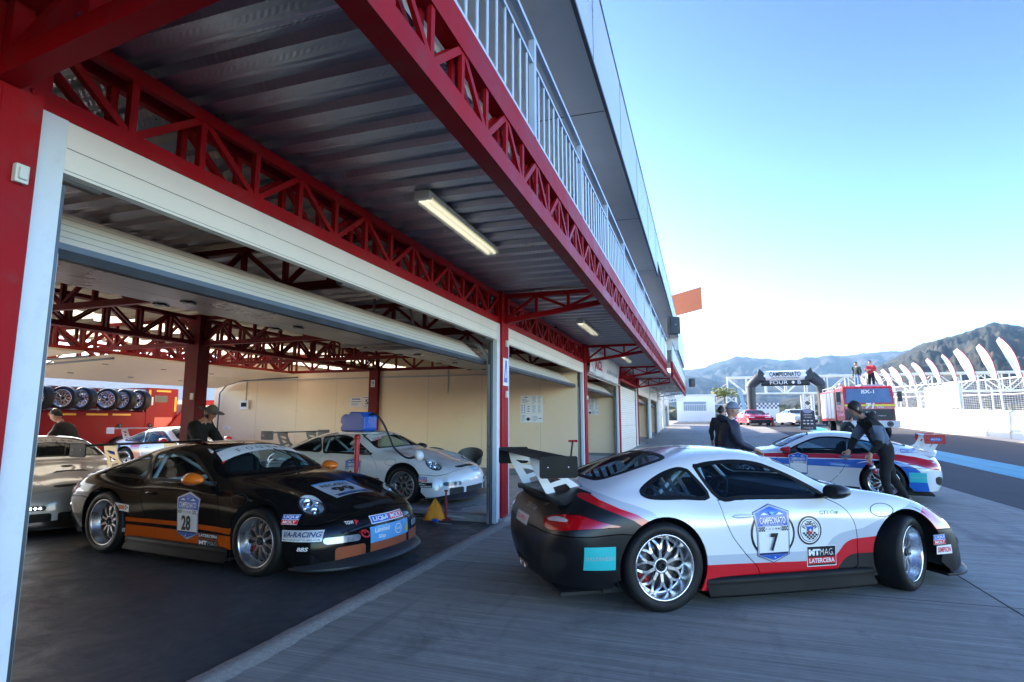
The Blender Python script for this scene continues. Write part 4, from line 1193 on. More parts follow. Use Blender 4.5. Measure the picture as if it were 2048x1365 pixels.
    for y in np.linspace(-.66, .66, 21):
        k = 1-(abs(y)/.66)**3; xe = -2.045+.10*(abs(y)/.66)**2.2
        l0, n0, i0, d0 = BVH.ray_cast(Vector((xe+.26, y, 2)), Vector((0,0,-1))); l1, n1, i1, d1 = BVH.ray_cast(Vector((xe+.03, y, 2)), Vector((0,0,-1)))
        z0, z1 = l0.z, l1.z
        rows.append([(xe+.26, y, z0+.002), (xe+.14, y, (z0+z1)/2+.012+.018*k), (xe+.03, y, z1+.020+.055*k), (xe-.035, y, z1+.022+.066*k), (xe-.04, y, z1+.012+.058*k), (xe+.02, y, z1-.002)])
    dt.grid(rows); CAR['ducktail'] = dt.mesh('ducktail', [None])
    CAR['strut'] = [strut(.40), strut(-.40)]
    for m_ in CAR['strut']: m_.materials.clear(); m_.materials.append(None)
    # bumper openings, light bars
    def patch(poly, O, X, Y, off=.0015, step=.03):
        pts, fs = tess(poly, step); v, n = project(pts, O, X, Y, off)
        a = MB(); a.add(v, [f if sum(pts[f[i]][0]*pts[f[(i+1) % len(f)]][1] - pts[f[(i+1) % len(f)]][0]*pts[f[i]][1] for i in range(len(f))) > 0 else f[::-1] for f in fs], True); return a
    F = ((2.3, 0, 0), (0, 1, 0), (0, 0, 1))
    iv = MB()
    for s in (-1, 1): iv.merge(patch(rounded(min(s*.36, s*.66), max(s*.36, s*.66), .165, .30, .03), *F))
    iv.merge(patch(rounded(-.30, .30, .175, .30, .03), *F))
    CAR['intake'] = iv.mesh('intake', [None])
    lb = MB()
    for s in (-1, 1): lb.merge(patch(rounded(min(s*.42, s*.74), max(s*.42, s*.74), .335, .395, .028), *F, off=.008))
    CAR['lightbar'] = lb.mesh('lightbar', [None])
    sl = MB(); sl.merge(patch(smooth_poly([(.30,.625),(.0,.638),(-.30,.625),(-.27,.600),(0,.612),(.27,.600)], 3), *F))
    CAR['slot'] = sl.mesh('slot', [None])
    rv = MB(); F2 = ((-2.4, 0, 0), (0, -1, 0), (0, 0, 1))
    for s in (-1, 1): rv.merge(patch(smooth_poly([(s*.52,.30),(s*.74,.33),(s*.80,.44),(s*.70,.46),(s*.56,.40)], 3), *F2))
    rv.merge(patch(rounded(-.40, .40, .215, .30, .03), *F2))
    CAR['rear_vent'] = rv.mesh('rear_vent', [None])
    # grille slats of the engine lid, fuel cap seam
    fl = MB()
    pts = ellipse(.93, .705, .115, .055, 40)
    for s in (-1,):
        v, n = project([(a, b) for a, b in pts], (0, -1.2, 0), (1, 0, 0), (0, 0, 1), .0012)
        fl.tube(v, .0028, 5, closed=True)
    CAR['fuel'] = fl.mesh('fuel', [None])
    # black louvre stripes inside the quarter window
def car_pose(ground_f, ground_r, z=0.0, off=.90):
    f, r = Vector(ground_f), Vector(ground_r); d = (f-r).normalized(); left = Vector((-d.y, d.x, 0))
    m = (f+r)/2 + left*off
    return (m.x, m.y, z), math.atan2(d.y, d.x)
CHILD_I = Matrix.Identity(4)
def make_car(label, loc, rz, paint, black, rimmat, group=None, steer=0, mirror=None, wing=True, wingmat=None, strutmat=None, endmat=None,
             cagemat=None, intake=None, skirt=None, lightbar=None, splitter=None, glassm=None, bumper_f=None, bumper_r=None, tail=True, quarter=False, lip=None, ducktail=None, rimlip=None):
    root = empty('race_car', loc, rz, label, 'race car', group)
    P = lambda nm, me, mats, par=root: link(nm, me, par, mats)
    BK = MATS['car_black']; GL = glassm or MATS['car_glass']
    P('body', CAR['body'], [paint, BK])
    P('front_bumper', CAR['front_bumper'], [bumper_f or paint, BK]); P('rear_bumper', CAR['rear_bumper'], [bumper_r or paint, BK])
    P('hood', CAR['hood'], [paint, BK]); P('engine_lid', CAR['engine_lid'], [paint, BK])
    for s, k in ((1, 'l'), (-1, 'r')):
        d = P('door', CAR['door_'+k], [paint, BK])
        P('handle', CAR['handle_'+k], [paint], d)
        P('mirror', CAR['mirror_'+k], [mirror or BK, BK])
        h = P('headlight', CAR['hl_'+k], [MATS['lens_glass']]); P('reflector', CAR['lamp_'+k], [MATS['chrome_dark'], MATS['chrome']], h); P('bezel', CAR['hl_'+k+'_rim'], [BK], h)
        t = P('taillight', CAR['tl_'+k], [MATS['tail_red']]); P('lens', CAR['tl_'+k+'_in'], [MATS['tail_clear']], t)
        P('side_skirt', CAR['skirt_'+k], [skirt or MATS['skirt_black']])
    for i in (0, 1):
        P('side_window', CAR['dw'][i], [GL]); P('quarter_window', CAR['qw'][i], [GL])
    P('windshield', CAR['ws'], [GL]); P('rear_window', CAR['rw'], [GL]); P('window_seal', CAR['trim'], [MATS['skirt_black']])
    P('undertray', CAR['floor'], [MATS['car_under']]); P('dashboard', CAR['dash'], [MATS['car_under']])
    st = link('seat', CAR['seat'], root, [MATS['car_under']]); st.location = (0, .36, 0)
    P('steering_wheel', CAR['steer'], [MATS['car_satin']]); P('roll_cage', CAR['cage'], [cagemat or MATS['cage_white']])
    P('splitter', CAR['splitter'], [splitter or MATS['car_satin']]); P('front_lip', CAR['lip'], [lip or splitter or MATS['car_satin']])
    P('exhaust', CAR['exhaust'], [MATS['chrome']]); P('wiper', CAR['wiper'], [MATS['car_satin']])
    P('air_intake', CAR['intake'], [intake or MATS['car_under']]); P('hood_slot', CAR['slot'], [MATS['car_under']])
    P('light_bar', CAR['lightbar'], [lightbar or MATS['led_bar']]); P('rear_vent', CAR['rear_vent'], [MATS['car_under']])
    P('fuel_cap', CAR['fuel'], [MATS['car_under']])
    P('ducktail', CAR['ducktail'], [ducktail or paint])
    if wing:
        P('wing_blade', CAR['blade'], [wingmat or MATS['skirt_black']]); [P('wing_endplate', q_, [endmat or wingmat or MATS['skirt_black'], MATS['chrome']]) for q_ in CAR['endplate']]
        for m_ in CAR['strut']: P('wing_strut', m_, [strutmat or MATS['cage_white']])
    for x, fr in ((AXF, True), (AXR, False)):
        for s in (1, -1):
            w = empty('wheel', parent=root)
            k = .975 if fr else 1.035
            y = (.90 - .265/2 if fr else .912 - .265/2*1.1)
            w.location = (x, s*y, .330*k)
            w.rotation_euler = (0, random.uniform(0, 1), (steer if fr else 0) + (0 if s > 0 else PI))
            w.scale = (k, 1.0 if fr else 1.1, k)
            P('tyre', CAR['tyre'], [MATS['rubber'], MATS['rubber']], w); P('rim', CAR['rim'], [rimlip or MATS['rim_lip'], rimmat, MATS['car_satin']], w); P('brake_disc', CAR['disc'], [MATS['steel'], MATS['caliper']], w)
    return root
mat('car_black', (.012,.012,.013), .35, var=.05); mat('car_satin', (.008,.008,.009), .42, var=.1, spec=.35)
mat('car_under', (.010,.010,.011), .7, var=.2); mat('rubber', (.0075,.0075,.008), .58, var=.3, vscale=9, dirt=.10, spec=.3)
mat('rim_lip', (.74,.75,.78), .2, 1.0, var=.05); mat('rim_silver', (.62,.63,.65), .3, .85, var=.06); mat('rim_gold', (.42,.36,.27), .3, .9, var=.06); mat('rim_grey', (.42,.42,.44), .32, .9, var=.06)
mat('chrome', (.85,.86,.88), .08, 1.0, var=.03); mat('chrome_dark', (.62,.66,.72), .35, .35, var=.35, vscale=30)
mat('steel', (.09,.085,.085), .45, .8, var=.2); mat('caliper', (.30,.008,.008), .4)
mat('cage_white', (.72,.73,.74), .4, var=.04); mat('tail_red', (.46,.002,.006), .10, coat=.8, var=.5, vscale=45); mat('tail_clear', (.62,.50,.50), .15, coat=.5, var=.55, vscale=90)
mat('led_bar', (.55,.58,.62), .15, .3, var=.3, vscale=40)
glass('car_glass', (.80,.90,.95), .05); glass('car_glass_dark', (.5,.56,.6), .10); glass('lens_glass', (.96,.98,1.0), .02)
for nm, c in dict(white=(.80,.80,.80), black=(.010,.010,.011), blue=(.012,.10,.46), red=(.62,.008,.016), sky=(.10,.36,.68), teal=(.03,.50,.50), navy=(.008,.02,.12), orange=(.75,.16,.012), silver=(.45,.46,.48), pink=(.75,.10,.16), yellow=(.78,.55,.03)).items():
    mat('vinyl_'+nm, c, .32, var=.03, coat=.2)
V = lambda k: MATS['vinyl_'+k]
def paint(name, col, rough=.22, coat=1.0, metal=0.0):
    return mat(name, col, rough, metal, var=.03, coat=coat, rvar=.03, dirt=.04)

mat('skirt_black', (.004,.004,.0045), .55, var=.2, spec=.22)
mat('rim_lip_dull', (.42,.42,.44), .34, .95, var=.08)
# ================================================================ THE CARS
def resample(pts):
    out = []
    for i in range(len(pts)-1):
        out.append(pts[i])
    return pts
def livery(name, base, layers, rough=.2, coat=1.0, zmax=1.4):
    """vinyl-wrapped paint: bands bounded by curves z(x) along the car"""
    m, nt, b = _pr(name)
    b.inputs['Roughness'].default_value = rough; b.inputs['Coat Weight'].default_value = coat; b.inputs['Coat Roughness'].default_value = .03
    co = coords(nt); sp = N(nt, 'ShaderNodeSeparateXYZ'); L(nt, co, sp.inputs[0])
    xn = N(nt, 'ShaderNodeMapRange', i_1=-2.4, i_2=2.4, i_3=0.0, i_4=1.0); L(nt, sp.outputs[0], xn.inputs[0])
    def curve(pts):
        pts = sorted(pts)
        fc = N(nt, 'ShaderNodeFloatCurve'); c = fc.mapping.curves[0]
        q = [((x+2.4)/4.8, z/zmax) for x, z in pts]
        c.points[0].location = (0, q[0][1]) if q[0][0] > 0 else q[0]; c.points[-1].location = (1, q[-1][1])
        for p in q:
            if 0 < p[0] < 1: c.points.new(*p)
        fc.mapping.use_clip = False
        for p in c.points: p.handle_type = 'VECTOR'
        fc.mapping.update(); L(nt, xn.outputs[0], fc.inputs['Value'])
        ml = N(nt, 'ShaderNodeMath', operation='MULTIPLY'); ml.inputs[1].default_value = zmax; L(nt, fc.outputs[0], ml.inputs[0]); return ml.outputs[0]
    no = N(nt, 'ShaderNodeTexNoise', i_Scale=2.5, i_Detail=5.0); L(nt, co, no.inputs['Vector'])
    g = N(nt, 'ShaderNodeMix', data_type='RGBA'); g.inputs[6].default_value = tuple(c*.96 for c in base)+(1,); g.inputs[7].default_value = tuple(min(1, c*1.03) for c in base)+(1,); L(nt, no.outputs[0], g.inputs[0])
    col = g.outputs[2]; rgh = None
    for c, up, lo in layers:
        msk = N(nt, 'ShaderNodeMath', operation='LESS_THAN'); L(nt, sp.outputs[2], msk.inputs[0]); L(nt, curve(up), msk.inputs[1]); o = msk.outputs[0]
        if lo:
            m2 = N(nt, 'ShaderNodeMath', operation='GREATER_THAN'); L(nt, sp.outputs[2], m2.inputs[0]); L(nt, curve(lo), m2.inputs[1])
            m3 = N(nt, 'ShaderNodeMath', operation='MULTIPLY'); L(nt, o, m3.inputs[0]); L(nt, m2.outputs[0], m3.inputs[1]); o = m3.outputs[0]
        mx = N(nt, 'ShaderNodeMix', data_type='RGBA'); mx.inputs[7].default_value = c+(1,); L(nt, o, mx.inputs[0]); L(nt, col, mx.inputs[6]); col = mx.outputs[2]
        if sum(c) < .08:   # satin black wrap
            rm = N(nt, 'ShaderNodeMix', data_type='FLOAT'); rm.inputs[3].default_value = 0.0; L(nt, o, rm.inputs[0])
            if rgh: L(nt, rgh, rm.inputs[2])
            else: rm.inputs[2].default_value = coat
            rgh = rm.outputs[0]
            rm2 = N(nt, 'ShaderNodeMix', data_type='FLOAT'); rm2.inputs[2].default_value = rough; rm2.inputs[3].default_value = .38; L(nt, o, rm2.inputs[0]); L(nt, rm2.outputs[0], b.inputs['Roughness'])
    if rgh: L(nt, rgh, b.inputs['Coat Weight'])
    L(nt, col, b.inputs['Base Color'])
    return m
WHT, BLK, RED, GRY = (.76,.76,.76), (.007,.007,.008), (.60,.006,.012), (.50,.53,.58)
c_red = [(-2.4,1.4),(-1.8,1.0),(-1.71,.90),(-1.67,.86),(-1.54,.80),(-1.41,.755),(-1.31,.70),(-1.25,.65),(-1.20,.58),(-1.12,.34),(-.8,.335),(.09,.31),(.36,.31),(.43,.33),(.48,.375),(.53,.43),(.57,.455),(.62,.472),(.85,.49),(1.10,.50),(1.19,.58),(1.30,.635),(1.40,.685),(1.6,.80),(2.4,.80)]
c_blk = [(-2.4,1.3),(-1.85,.92),(-1.79,.86),(-1.69,.81),(-1.55,.755),(-1.44,.71),(-1.38,.67),(-1.31,.60),(-1.25,.3),(-1.2,.0),(.40,0),(.45,.22),(.49,.27),(.54,.315),(.59,.34),(.65,.35),(.8,.352),(1.0,.352),(1.2,.0),(2.4,0)]
c_gry = [(-2.4,1.4),(-1.8,1.0),(-1.66,.91),(-1.54,.86),(-1.41,.82),(-1.28,.77),(-1.20,.70),(-1.10,.52),(-1.02,.40),(-.8,.41),(.09,.39),(.30,.40),(.36,.43),(.42,.49),(.50,.525),(.60,.545),(.72,.56),(.84,.61),(.98,.66),(1.15,.71),(1.3,.75),(1.6,.9),(2.4,.9)]
def build_cars():
    build_body_meshes(); wheel_meshes(); extra_meshes()
    RS = lambda: ((0,-1.2,0), (1,0,0), (0,0,1)); LS = lambda: ((0,1.2,0), (-1,0,0), (0,0,1))
    RSb = ((0,-.6,0), (1,0,0), (0,0,1)); LSb = ((0,.6,0), (-1,0,0), (0,0,1))
    FR = ((1.55,0,0), (0,1,0), (0,0,1)); RR = ((-1.6,0,0), (0,-1,0), (0,0,1))
    WS = ((.17,0,1.15), (0,1,0), Vector((-.87,0,.36)).normalized())
    HD = ((1.45,0,.75), (0,1,0), Vector((-.93,0,.20)).normalized())
    def diamond(s, cx, cy, r, m): s.poly([(cx-r,cy),(cx,cy-r),(cx+r,cy),(cx,cy+r)], m, 1)
    def fourb(s, cx, cy, w, h, m):
        for ch, k in zip('FOUR', (-.5,-.29,-.08,.13)): s.text(ch, cx+w*k+w*.02, cy, None, h, m)
        diamond(s, cx+w*.30, cy, h*.42, m); s.text('B', cx+w*.46, cy, None, h, m)
    def number(par, fr, cx, cz, num, sc=1.0, ring=False, label=None):
        s = Sticker(*fr)
        P = lambda q: [(cx+a*sc, cz+b*sc) for a, b in q]
        if ring: s.poly(P(ellipse(0, .0, .215, .20, 36)), V('black')); s.poly(P(ellipse(0, .0, .195, .18, 36)), V('white'))
        out = [(-.178,.175),(0,.236),(.178,.175),(.160,.02),(.157,-.172),(0,-.236),(-.157,-.172),(-.160,.02)]
        s.poly(P(out), V('navy')); s.poly(P([(a*.965,b*.972) for a, b in out]), V('silver'))
        s.poly(P([(-.155,.165),(0,.214),(.155,.165),(.146,.062),(-.146,.062)]), V('blue'))
        s.poly(P([(-.145,.060),(.145,.060),(.143,.022),(-.143,.022)]), V('white'))
        s.poly(P([(-.143,.020),(.143,.020),(.140,-.150),(-.140,-.150)]), V('white'))
        s.poly(P([(-.140,-.151),(.140,-.151),(.141,-.167),(-.141,-.167)]), V('navy'))
        s.poly(P([(-.138,-.169),(.138,-.169),(0,-.212)]), V('blue'))
        w = V('white'); b = V('black')
        s.text('CAMPEONATO', cx, cz+.106*sc, .252*sc, .052*sc, w, .02)
        s.text('HISTORICO DE VELOCIDAD', cx, cz+.071*sc, .20*sc, .011*sc, w)
        for sg in (-1, 1): s.poly(P([(sg*.035,.150),(sg*.115,.150),(sg*.075,.168)][::sg]), w, 1)
        s.poly(P([(-.028,.172),(.028,.172),(0,.146)]), V('sky'), 1)
        for sg in (-1, 1): s.checks(cx+sc*(sg*.112-.028), cx+sc*(sg*.112+.028), cz+.024*sc, cz+.058*sc, 5, 3, b)
        fourb(s, cx, cz+.041*sc, .15*sc, .018*sc, MATS['car_satin'])
        s.text(num, cx, cz-.066*sc, (.075 if len(num) == 1 else .135)*sc, .145*sc, b, .035, shear=.12 if len(num) == 1 else 0)
        s.poly(P([(-.010,-.190),(.010,-.190),(0,-.178)]), w, 1)
        return s.build('number_sticker', par, label)
    def plate(par, fr, x0, x1, z0, z1, bg, rows, name='sponsor_sticker', border=None, bw=.008):
        s = Sticker(*fr)
        if border: s.poly([(x0,z0),(x1,z0),(x1,z1),(x0,z1)], border); x0 += bw; x1 -= bw; z0 += bw; z1 -= bw
        if bg: s.poly([(x0,z0),(x1,z0),(x1,z1),(x0,z1)], bg)
        for (t, u, v, wd, hg, m, bold, sh, fill) in rows:
            W_, H_ = x1-x0, z1-z0
            if fill: s.poly([(x0,z0+H_*(v-hg*.72)),(x1,z0+H_*(v-hg*.72)),(x1,z0+H_*(v+hg*.72)),(x0,z0+H_*(v+hg*.72))], fill)
            if t: s.text(t, x0+W_*u, z0+H_*v, W_*wd, H_*hg, m, bold, sh)
        return s.build(name, par)
    w, b = V('white'), V('black')
    LM = [('LIQUI',.5,.745,.84,.30,w,.03,0,V('blue')),('MOLY',.5,.255,.80,.30,w,.03,0,V('red'))]
    # ---------------- 7
    P7 = livery('livery_seven', WHT, [(GRY, c_gry, None), (RED, c_red, None), (BLK, c_blk, None)])
    black_satin = mat('bumper_black', (.008,.008,.0095), .38, var=.12, coat=.0, spec=.3)
    c7 = make_car('white race car with black tail and number 7 on the open apron', (.22, 6.19, 0), R(31.34), P7, None, MATS['rim_silver'], group='race cars', steer=R(24), bumper_f=black_satin, bumper_r=black_satin, ducktail=black_satin, strutmat=MATS['cage_white'])
    number(c7, RSb, -.17, .55, '7', 1.0, True)
    s = Sticker(*RSb); cx, cz = .19, .56
    s.poly(ellipse(cx, cz, .118, .118, 40), b); s.poly(ellipse(cx, cz, .104, .104, 40), w); s.poly(ellipse(cx, cz, .094, .094, 40), b); s.poly(ellipse(cx, cz, .088, .088, 40), w)
    for k, ch in enumerate('FADECH'):
        a = R(150 - 24*k); s.text(ch, cx+.062*math.cos(a), cz+.062*math.sin(a), .022, .034, b, .03, rot=a-PI/2)
    vs = []
    for i in range(-5, 5):
        for j in range(0, 5):
            if (i+j) % 2 == 0:
                x0, z1 = cx+i*.0176, cz-.012-j*.0155
                q = [(x0,z1-.0155),(x0+.0176,z1-.0155),(x0+.0176,z1),(x0,z1)]
                if all((a-cx)**2+(d-cz)**2 < .0875**2 for a, d in q): vs.append(q)
    for q in vs: s.k -= 1; s.poly(q, b, 1)
    s.poly([(cx-.03,cz+.034),(cx+.03,cz+.034),(cx+.028,cz),(cx-.028,cz)], V('blue'), 1); s.poly([(cx-.028,cz),(cx+.028,cz),(cx,cz-.032)][::-1], V('red'), 1)
    s.poly([(cx+.012*math.cos(R(90+72*k*2)), cz+.004+.012*math.sin(R(90+72*k*2))) for k in (0,3,1,4,2)], w, 1)
    s.build('club_badge', c7)
    plate(c7, RSb, .155, .445, .262, .43, b, [('MT',.24,.70,.40,.34,w,.06,0,None),('MAG.',.69,.70,.50,.34,w,-.012,0,None),('LATERCERA',.5,.27,.90,.24,w,.02,0,V('red'))], border=w, bw=.006)
    plate(c7, RSb, -1.845, -1.60, .35, .525, V('teal'), [('VALDIVIESO',.5,.5,.92,.16,V('silver'),0,0,None)])
    plate(c7, RSb, 1.45, 1.60, .385, .47, w, LM); plate(c7, RSb, 1.485, 1.67, .30, .375, w, [('SIMPSON',.5,.5,.86,.62,V('red'),.03,0,None)])
    s = Sticker(*RSb); s.text('GT3', .35, .70, .085, .030, b, shear=.15); s.text('Cup', .455, .698, .08, .034, b, shear=.2); s.build('model_script', c7)
    s = Sticker(*RR); s.text('GT3 Cup', .16, .735, .26, .045, V('silver'), shear=.2); s.build('model_script', c7)
    plate(c7, RR, -.20, .20, .575, .665, w, [('LIQUI MOLY',.5,.5,.9,.6,V('pink'),.02,0,None)], border=V('silver'))
    # window net bars inside the quarter window, driver seat seen through the glass
    for y in (-.70, .70):
        m = MB()
        for k in range(4): m.bar((-.92-.085*k, y+.02*(1 if y < 0 else -1), 1.01-.02*k), (-.85-.085*k, y*1.05, .85), .035, .006, up=(0, 1, 0))
        m.build('window_louvre', [MATS['car_satin']], c7)
    # ---------------- 28
    ob = (.50,.085,.008)
    P28 = livery('livery_orange_stripe', (.0055,.0055,.006), [(ob, [(-2.4,.0),(-1.02,.0),(-1.01,.425),(-.97,.425),(-.05,.43),(.8,.42),(.88,.44),(.9,0),(2.4,0)], [(-2.4,.38),(-.05,.385),(.8,.365),(2.4,.36)]), (ob, [(-2.4,0),(-1.02,0),(-1.01,.35),(.8,.345),(.88,.35),(.9,0),(2.4,0)], [(-2.4,.225),(2.4,.215)])], .12, .10)
    P28.node_tree.nodes['Principled BSDF'].inputs['Specular IOR Level'].default_value = .16
    p, a = car_pose((-4.12, 4.60, 0), (-6.47, 4.86, 0))
    orange = mat('mirror_orange', (.80,.17,.01), .3, coat=.6); grille_o = mat('grille_orange', (.30,.065,.015), .6, bump=.6, bscale=260)
    c28 = make_car('black race car with orange side stripes and number 28 in the open garage', p, a, P28, None, MATS['rim_grey'], group='race cars', rimlip=MATS['rim_lip_dull'], mirror=orange, intake=grille_o, strutmat=mat('strut_gold', (.50,.40,.24), .35, .6), lightbar=mat('drl_clear', (.30,.34,.40), .15, .4, var=.5, vscale=30), splitter=mat('lip_grey', (.016,.018,.022), .35))
    number(c28, RSb, .17, .50, '28', 1.04)
    plate(c28, RSb, .345, .635, .292, .345, V('black'), [('LATERCERA',.5,.55,.96,.55,w,.02,0,None)])
    plate(c28, RSb, .345, .635, .215, .285, V('black'), [('MT',.24,.5,.42,.6,w,.06,0,None),('MAG',.72,.5,.48,.6,V('silver'),-.012,0,None)])
    s = Sticker(*RSb); s.text('BBS', -.86, .285, .12, .042, w, .03, .2); s.text('BBS', 1.74, .30, .10, .034, w, .03, .2); s.build('sponsor_sticker', c28)
    s = Sticker(*RSb); s.poly([(-.98,.50),(-.76,.48),(-.76,.555),(-.98,.575)], w); s.checks(-.965, -.775, .505, .55, 8, 3, b); s.poly([(-.91,.51),(-.83,.505),(-.83,.55),(-.91,.555)], V('orange')); s.build('checker_sticker', c28)
    plate(c28, RSb, 1.50, 1.655, .515, .60, w, LM)
    plate(c28, RSb, 1.52, 1.88, .365, .465, w, [('I/A-RACING',.52,.64,.92,.46,V('navy'),.03,.2,V('silver')),('MOTORSPORTZUBEHOR',.5,.16,.94,.18,b,.01,0,None)])
    s = Sticker(*HD)
    s.poly([(-.29,-.20),(.29,-.20),(.27,.20),(-.27,.20)], V('silver')); s.poly([(-.27,.165),(.27,.165),(.268,.198),(-.268,.198)], V('sky')); s.text('RECARO', 0, .115, .42, .06, b, .02); s.text('MOTORSPORT', 0, .07, .36, .014, V('blue'))
    s.text('99', 0, -.03, .32, .14, b, .045); s.poly([(-.265,-.185),(.265,-.185),(.225,-.16),(.265,-.135),(-.265,-.135),(-.225,-.16)], V('navy')); s.text('24H RENNEN', 0, -.16, .30, .026, V('sky')); s.build('hood_plate', c28)
    s = Sticker(*FR); s.poly([(-.27,.46),(.25,.46),(.25,.535),(-.27,.535)], w); s.poly([(-.26,.467),(-.005,.467),(-.005,.528),(-.26,.528)], V('blue')); s.poly([(-.005,.467),(.24,.467),(.24,.528),(-.005,.528)], V('red')); s.text('LIQUI', -.132, .498, .21, .044, w, .03); s.text('MOLY', .118, .498, .20, .044, w, .03); s.build('sponsor_sticker', c28)
    s = Sticker(*FR); s.poly([(-.30,.285),(.34,.285),(.34,.435),(-.30,.435)], V('sky')); s.text('Limited', -.13, .395, .22, .045, w, .02, .1); s.text('Slip', -.14, .325, .11, .045, w, .02, .1); s.poly(ellipse(.13, .36, .062, .052, 24), w); s.poly(ellipse(.13, .36, .052, .042, 24), V('sky')); s.text('PAGID', .13, .36, .09, .024, w, .02); s.poly([(.25,.31),(.31,.31),(.29,.41)], V('yellow')); s.build('sponsor_sticker', c28)
    s = Sticker(*FR); s.text('TOW', -.50, .505, .085, .03, w, .02); s.poly([(-.445,.475),(-.405,.51),(-.44,.525)], V('red'), 1); s.build('tow_sticker', c28)
    m = MB(); m.tube([Vector((2.12, -.42, .40)) + Vector((.03*math.sin(t), .05*math.cos(t), -.028*math.sin(t)+.0)) for t in [2*PI*k/16 for k in range(16)]], .009, 6, closed=True); m.tube([(2.0,-.42,.41),(2.12,-.42,.41)], .012, 6); m.build('tow_hook', [mat('tow_red', (.5,.01,.02), .4)], c28)
    def banner(par, bg, fg, tri=None):
        s = Sticker(*WS)
        s.poly([(-.625,-.185),(-.45,-.150),(-.25,-.132),(0,-.125),(.25,-.132),(.45,-.150),(.625,-.185),(.56,.03),(.3,.078),(0,.09),(-.3,.078),(-.56,.03)], bg)
        fourb(s, 0, -.040, .66, .082, fg)
        if tri: s.poly([(-.62,-.215),(-.53,-.170),(-.625,-.187)], tri)
        return s.build('windshield_banner', par)
    banner(c28, V('white'), b, V('red'))
    # ---------------- 21
    P21 = livery('livery_plain_white', (.70,.71,.73), [((.30,.31,.33), [(-2.4,.16),(2.4,.16)], None)])
    c21 = make_car('white race car number 21 with refuelling hose in the raised bay by the cream wall', (-5.93, 9.72, .06), R(-5), P21, None, MATS['rim_grey'], group='race cars', rimlip=MATS['rim_lip_dull'], wingmat=mat('wing_grey', (.16,.17,.18), .4), strutmat=mat('wing_grey2', (.13,.13,.14), .4), endmat=MATS['wing_grey'], lightbar=mat('drl_blue', (.06,.12,.20), .1, coat=.6), lip=mat('lip_dark', (.02,.022,.03), .35))
    number(c21, RSb, .13, .53, '21'); banner(c21, V('white'), b)
    plate(c21, RSb, .42, .70, .35, .43, b, [('MT',.24,.5,.42,.6,w,.06,0,None),('MAG',.72,.5,.48,.6,V('silver'),-.012,0,None)]); plate(c21, RSb, .42, .70, .27, .35, V('red'), [('LATERCERA',.5,.5,.92,.5,w,.02,0,None)])
    plate(c21, RSb, 1.50, 1.65, .40, .485, w, LM); plate(c21, RSb, 1.50, 1.74, .31, .39, b, [('Pro-',.3,.68,.5,.36,w,.03,.2,None),('action',.55,.28,.8,.36,w,.03,.2,None)])
    plate(c21, RSb, -1.02, -.72, .60, .70, V('teal'), [])
    s = Sticker(*FR); s.poly([(.02,.53),(.36,.53),(.36,.59),(.02,.59)], V('sky')); s.text('LIQUI', .19, .56, .28, .04, w, .03); s.build('sponsor_sticker', c21)
    s = Sticker((.25,0,1.1), (0,1,0), Vector((-.87,0,.36)).normalized()); s.poly([(-.56,-.10),(-.33,-.10),(-.33,-.015),(-.56,-.03)], w); s.text('TAG', -.445, -.045, .18, .036, V('navy'), .03); s.poly([(-.55,-.095),(-.34,-.095),(-.34,-.07),(-.55,-.07)], V('pink')); s.build('windshield_sticker', c21)
    # ---------------- the red, white and blue car
    blu, rd = (.012,.12,.52), (.50,.008,.02)
    PB = livery('livery_tricolour', (.74,.75,.77), [(blu, [(-2.4,.0),(-1.88,.0),(-1.85,.30),(-1.80,.45),(-1.72,.57),(-1.6,.655),(-1.4,.715),(-1.2,.728),(.4,.712),(2.4,.70)], [(-2.4,0),(-1.05,0),(-1.0,.57),(.4,.60),(2.4,.62)]),
        (rd, [(-2.4,.60),(-2.05,.70),(-1.9,.75),(-1.7,.80),(-1.45,.84),(-1.2,.845),(-.6,.835),(.4,.812),(1.0,.79),(2.4,.7)], [(-2.4,.52),(-1.95,.585),(-1.78,.625),(-1.6,.68),(-1.4,.73),(-1.2,.742),(.4,.728),(2.4,.72)])])
    redp = mat('red_gloss', (.50,.008,.02), .25, coat=.7)
    cb = make_car('red, white and blue race car standing beyond the white and black one on the apron', (2.13, 13.3, .02), R(168), PB, None, MATS['rim_silver'], group='race cars', mirror=redp, wingmat=mat('wing_white', (.74,.74,.74), .35), endmat=redp, strutmat=MATS['wing_white'])
    number(cb, LSb, -.20, .60, '')
    plate(cb, LSb, 1.57, 1.83, .36, .53, V('teal'), [('VALDIVIESO',.5,.5,.92,.16,V('silver'),0,0,None)])
    s = Sticker(*LSb); s.poly(smooth_poly([(.78,.66),(.90,.70),(1.0,.70),(1.06,.67),(.98,.685),(.92,.685)], 3), w, 1); s.text('FIA', .98, .655, .11, .03, V('red'), .03, .2); s.build('club_sticker', cb)
    plate(cb, LSb, 1.48, 1.75, .87, .93, V('blue'), [('MICHELIN',.5,.5,.9,.6,w,.03,0,None)])
    e = MB(); e.prism(rounded(1.94, 2.10, 1.085, 1.145, .02), (0,.7885,0), (-1,0,0), (0,0,1), -.0005, .0006); e.mat(1); v, f = text2d('MOTUL', 0, 0, .13, .03, .03); e.add([(-2.02-a_, .7895, 1.115+b_) for a_, b_ in v], f, False); e.build('endplate_logo', [V('blue'), w], cb)
    # ---------------- the silver car at the far left
    PS = livery('livery_silver', (.55,.55,.56), [((.02,.02,.02), [(-2.4,.15),(2.4,.15)], None)], .25)
    leds = mat('led_lit', (.9,.92,1.0), .3, emit=(.85,.92,1.0), estr=9.0)
    cs = make_car('silver race car with a lit row of lights behind the black car', (-9.85, 6.30, 0), R(-18), PS, None, MATS['rim_grey'], group='race cars', lightbar=MATS['car_satin'], wing=False, glassm=MATS['car_glass_dark'])
    banner(cs, V('silver'), b)
